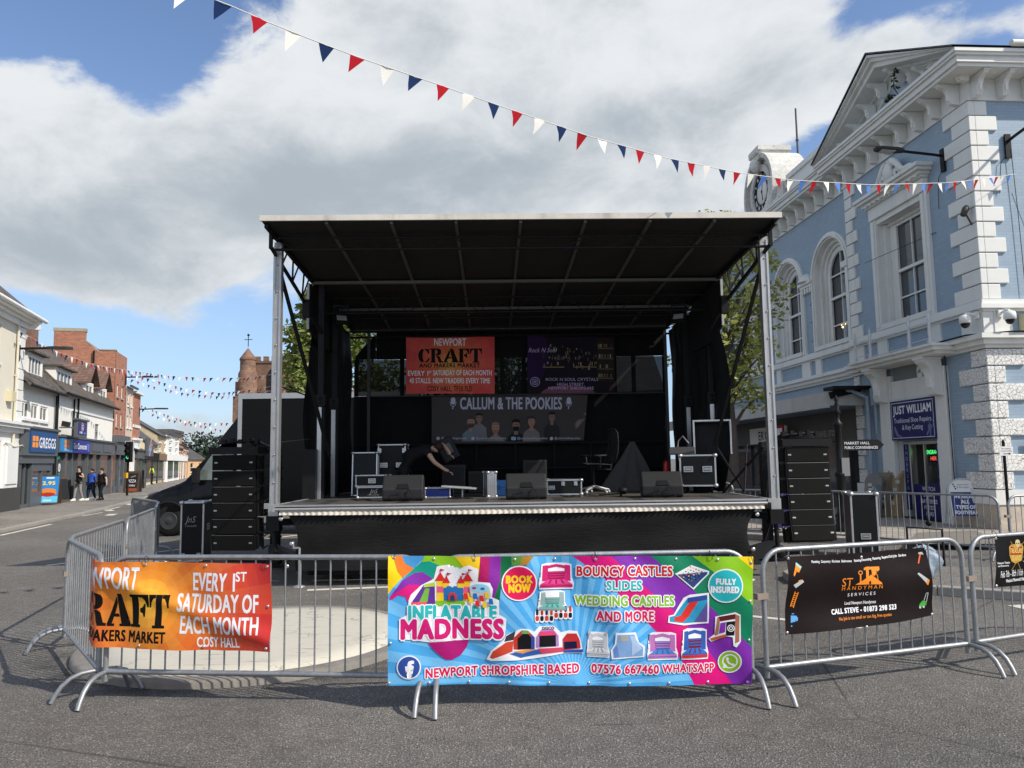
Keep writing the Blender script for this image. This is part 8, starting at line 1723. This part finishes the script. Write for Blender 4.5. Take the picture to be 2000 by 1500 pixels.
blackc = mat('black_cotton', (.012, .012, .013), .85); bluec = mat('royal_blue_cotton', (.02, .09, .48), .8); greyc = mat('grey_check_trousers', (.26, .25, .24), .85, noise=(30, .3)); denim = mat('blue_denim', (.07, .14, .26), .85, noise=(20, .2)); navyc = mat('dark_navy', (.012, .02, .045), .85); mint = mat('mint_cotton', (.38, .46, .38), .85); hivis = mat('hi_vis_yellow', (.62, .75, .03), .6); dkhair = mat('dark_brown_hair', (.03, .018, .012), .6); blonde = mat('blonde_hair', (.42, .28, .12), .6); shoe_w = mat('white_trainer', (.7, .7, .68), .6); shoe_b = mat('black_shoe', (.015, .015, .015), .5)
def bag(t, k):
    b = MB(); b.cbox((.16*k, -.14*k, .93*k), .17, .07, .14); b.build('handbag', mat('black_leather', (.012, .012, .012), .4), t, bevel=.02); b = MB(); b.tube([Vector((.18, -.13, 1.0))*k, Vector((.0, -.16, 1.25))*k, Vector((-.12, -.05, 1.42))*k], .009, 5); b.build('strap', mat('black_leather', (.012, .012, .012), .4), t); b = MB(); b.box(-.055*k, .055*k, -.13*k, -.115*k, 1.605*k, 1.635*k); b.build('sunglasses', mat('dark_lens', (.01, .01, .01), .1), t)
FP = R(-25)
PG = 'people walking along the left pavement'
p = gnd(153, 978, .1); person('woman in a black top and grey trousers with a black shoulder bag', p, FP, 1.70, (-.18, .16), (((-.30, .08, 1.12), (-.36, -.0, .86)), ((.26, .05, 1.14), (.10, -.16, 1.26))), blackc, greyc, dkhair, shoe_w, True, .95, group=PG, extras=bag, sleeve=.25)
p = gnd(178, 977, .1); person('woman in a loose bright blue top and dark jeans', p, FP, 1.56, (-.12, .14), (((-.32, .03, 1.08), (-.30, -.10, .86)), ((.32, .06, 1.08), (.36, -.02, .84))), bluec, navyc, dkhair, shoe_w, False, 1.35, tunic=.18, group=PG, sleeve=.75)
p = gnd(197, 977, .1); person('woman in a black T-shirt and black trousers walking beside the blue top', p, FP, 1.58, (.16, -.16), (((-.28, .04, 1.1), (-.28, -.08, .88)), ((.30, .06, 1.10), (.38, .02, .86))), blackc, blackc, dkhair, shoe_b, False, 1.2, group=PG, sleeve=.6)
p = gnd(228, 961, .1); person('blonde woman in a pale green top and blue jeans by the shop window', p, R(-80), 1.66, (-.04, .05), (((-.24, -.02, 1.12), (-.16, -.20, 1.24)), ((.24, .0, 1.12), (.18, -.2, 1.2))), mint, denim, blonde, shoe_w, True, 1.0, group=PG, sleeve=.95)
p = gnd(294, 946, .1); person('far person in a bright yellow hi-vis jacket', p, R(170), 1.72, (-.05, .05), (((-.26, .02, 1.1), (-.24, -.1, .9)), ((.26, .02, 1.1), (.24, -.1, .9))), hivis, blackc, dkhair, shoe_b, False, 1.1, group=PG, sleeve=.95)
p = gnd(286, 946, .1); person('far person in dark clothes beside the hi-vis jacket', p, R(150), 1.72, (-.05, .05), (((-.26, .02, 1.1), (-.24, -.1, .9)), ((.26, .02, 1.1), (.24, -.1, .9))), mat('dark_plum', (.05, .035, .045), .85), mat('grey_trousers', (.2, .2, .2), .85), dkhair, shoe_w, False, 1.1, group=PG, sleeve=.95)
# stage hand bending over cases at the back of the stage
t = thing('person', 'stage hand in black clothes bending over equipment on the stage', 'person', (-1.62, 14.35, DZ), 0)
V = [(-.42, .05, .62), (-.25, .02, .74), (-.02, 0, .80), (.10, -.02, .84), (.18, -.04, .86), (.26, -.06, .84), (-.40, -.10, .36), (-.46, -.02, .07), (-.36, -.10, .04), (-.50, .18, .36), (-.56, .2, .07), (-.46, .14, .04), (.02, -.15, .82), (.18, -.24, .60), (.38, -.26, .46), (.45, -.26, .43), (.08, .14, .86), (.30, .12, .94), (.42, .04, .80), (.45, .02, .73)]
E = [(0, 1), (1, 2), (2, 3), (3, 4), (4, 5), (0, 6), (6, 7), (7, 8), (0, 9), (9, 10), (10, 11), (2, 12), (12, 13), (13, 14), (14, 15), (2, 16), (16, 17), (17, 18), (18, 19)]
bo_ = skin_mesh('body', [Vector(v) for v in V], E, [.13, .12, .13, .05, .08, .085, .065, .042, .035, .065, .042, .035, .06, .042, .032, .03, .06, .042, .032, .03], skinm, t)
bo_.data.materials.append(blackc)
for q in bo_.data.polygons:
    if q.center.x < .04: q.material_index = 1
skin_mesh('top', [Vector(v) for v in V[:3]]+[Vector(V[12]), Vector(V[13]).lerp(Vector(V[12]), .5), Vector(V[16]), Vector(V[17]).lerp(Vector(V[16]), .5)], [(0, 1), (1, 2), (2, 3), (3, 4), (2, 5), (5, 6)], [.175, .165, .17, .09, .075, .085, .07], blackc, t)
skin_mesh('trousers', [Vector(V[0])]+[Vector(V[i]) for i in (6, 7, 9, 10)], [(0, 1), (1, 2), (0, 3), (3, 4)], [.15, .08, .06, .08, .06], blackc, t)
b = MB(); b.lathe([(.02, .1), (.07, .085), (.095, .03), (.095, -.02), (.07, -.05)], (.23, -.045, .88), 12, 0, Matrix.Rotation(R(35), 3, 'Y')); b.build('hair', dkhair, t)
for f in (8, 11): b = MB(); b.cbox(Vector(V[f])+Vector((.0, 0, .0)), .24, .09, .08); b.build('shoe', shoe_b, t, bevel=.02)
for hx in (15, 19):
    for q in range(5): b = MB(); c0 = Vector(V[hx]); d0 = Vector((.05, -.03+.015*q, -.02-.004*abs(q-2))); b.tube([c0+Vector((.01, -.02+.01*q, -.01)), c0+d0, c0+d0*1.4+Vector((0, 0, -.03))], [.009, .008, .006], 6); b.build('finger', skinm, t)
# ------------------------------------------------------------------ street furniture on the left
t = thing('traffic_light', 'traffic light on a black post with the green lamp lit', 'traffic light', gnd(248, 968, .1), R(-18))
b = MB(); b.tube([(0, 0, 0), (0, 0, 3.0)], .062, 10); b.build('post', steel_b, t)
b = MB(); b.box(-.14, .28, -.14, .06, 2.0, 3.0); hd = b.build('head', steel_b, t, bevel=.02)
b = MB(); b.box(-.22, .36, -.02, .02, 1.9, 3.1); b.build('backing_board', steel_b, t)
b = MB()
for a0, c0, d0, e0 in ((-.24, -.20, 1.88, 3.12), (.34, .38, 1.88, 3.12), (-.20, .34, 3.07, 3.12)): b.box(a0, c0, -.035, -.021, d0, e0)
b.build('board_edge', white_p, t)
for z, m_, nm in ((2.82, mat('unlit_red', (.05, .008, .008), .3), 'red_lamp'), (2.5, mat('unlit_amber', (.05, .03, .005), .3), 'amber_lamp'), (2.18, mat('lit_green', (.05, .5, .3), .3, emit=((.05, .9, .45), 1.0)), 'green_lamp')):
    b = MB(); b.lathe([(.10, 0), (.09, .02), (.001, .03)], (.07, -.14, z), 16, 0, Matrix.Rotation(R(90), 3, 'X')); b.build(nm, m_, hd)
    b = MB(); b.grid(lambda u, v: (.07+.115*math.cos(math.pi*(u*1.2-.1)), -.14-.16*v, z+.115*math.sin(math.pi*(u*1.2-.1))), 12, 2); b.build('hood', steel_b, hd)
b = MB(); b.box(-.09, .09, -.2, -.06, 1.0, 1.3); b.build('push_button', mat('yellow_box', (.62, .36, .02), .5), t)
def aboard(label, loc, rz, w_, h, art_):
    t = thing('pavement_board', label, 'sign', loc, rz)
    for s in (-1, 1):
        b = MB(); b.M = Matrix.Translation((0, 0, h)) @ Matrix.Rotation(R(-13*s), 4, 'X') @ Matrix.Translation((0, 0, -h)); b.box(-w_/2, w_/2, -.015, .015, 0, h); b.build('panel', mat('board_brown', (.07, .045, .03), .6), t)
    Mx = Matrix.Rotation(R(-13), 3, 'X'); a_ = Art(); art_(a_); a_.mesh(flat(Vector((0, 0, h))+Mx @ Vector((0, -.017, -h)), (1, 0, 0), Mx @ Vector((0, 0, 1)), Mx @ Vector((0, -1, 0))), 'poster', t)
def art1(a_):
    a_.rect(-.40, .40, .08, 1.26, pm('poster_blue', (40, 130, 200))); a_.up(); a_.rect(-.40, .40, .08, .36, pm('poster_light', (90, 190, 230))); a_.disc(0, .5, .34, pm('bun', (214, 130, 60)), .17); a_.up(); a_.disc(0, .44, .3, pm('filling', (170, 40, 30)), .09); a_.disc(0, .60, .33, pm('bun', (214, 130, 60)), .12); a_.rect(-.12, .2, 1.16, 1.22, wt); a_.text('2.95', 0, .88, .16, pm('poster_yellow', (250, 210, 60)), width=.5, bold=.05); a_.text('GREGGS', 0, .14, .07, wt, width=.32, bold=.04)
def art2(a_): a_.rect(-.34, .34, .25, 1.2, pm('chalk', (40, 40, 42))); a_.rect(-.34, .34, .06, .25, pm('brick_red', (150, 70, 44))); a_.up(); a_.text('PIZZA', 0, .62, .2, wt, width=.5); a_.text('OPEN', 0, .36, .12, wt, width=.4); a_.line([(-.1, .95), (.2, 1.05)], .06, pm('chalk_grey', (140, 140, 140)))
p = gnd(95, 986, .1); aboard('blue food poster board outside the bakery', p, R(16), .86, 1.32, art1)
p = gnd(110, 982, .1); aboard('plain dark pavement board behind the blue poster board', (p.x, p.y+.3, .1), R(70), .6, 1.2, lambda a_: a_.rect(-.3, .3, .1, 1.1, pm('chalk', (40, 40, 42))))
p = gnd(259, 962, .1); aboard('chalk pavement board with an orange base beyond the traffic light', p, R(5), .9, 1.35, art2)
t = thing('wheelie_bin', 'green wheeled bin beyond the traffic light', 'bin', gnd(273, 950, .1), R(10)); b = MB(); vs = [(-.26, -.28, .08), (.26, -.28, .08), (.26, .28, .08), (-.26, .28, .08), (-.36, -.38, 1.1), (.36, -.38, 1.1), (.36, .38, 1.1), (-.36, .38, 1.1)]; b.add(vs, [(0, 1, 2, 3), (4, 5, 6, 7), (0, 1, 5, 4), (1, 2, 6, 5), (2, 3, 7, 6), (3, 0, 4, 7)]); b.build('body', mat('bin_green', (.03, .10, .03), .5), t, bevel=.03); b = MB(); b.box(-.40, .40, -.42, .42, 1.1, 1.18); b.build('lid', mat('bin_green', (.03, .10, .03), .5), t, bevel=.03)
t = thing('bollard', 'black pavement bollard beside the green bin', 'bollard', gnd(278, 954, .1)); b = MB(); b.lathe([(.16, 0), (.14, .05), (.11, .3), (.10, 1.2), (.12, 1.25), (.06, 1.4)], (0, 0, 0), 12); b.build('post', steel_b, t)
t = thing('bollard', 'low black bollard in front of the phone shop window', 'bollard', gnd(133, 978, .1)); b = MB(); b.box(-.2, .2, -.12, .12, 0, .75); b.build('post', steel_b, t, bevel=.03)
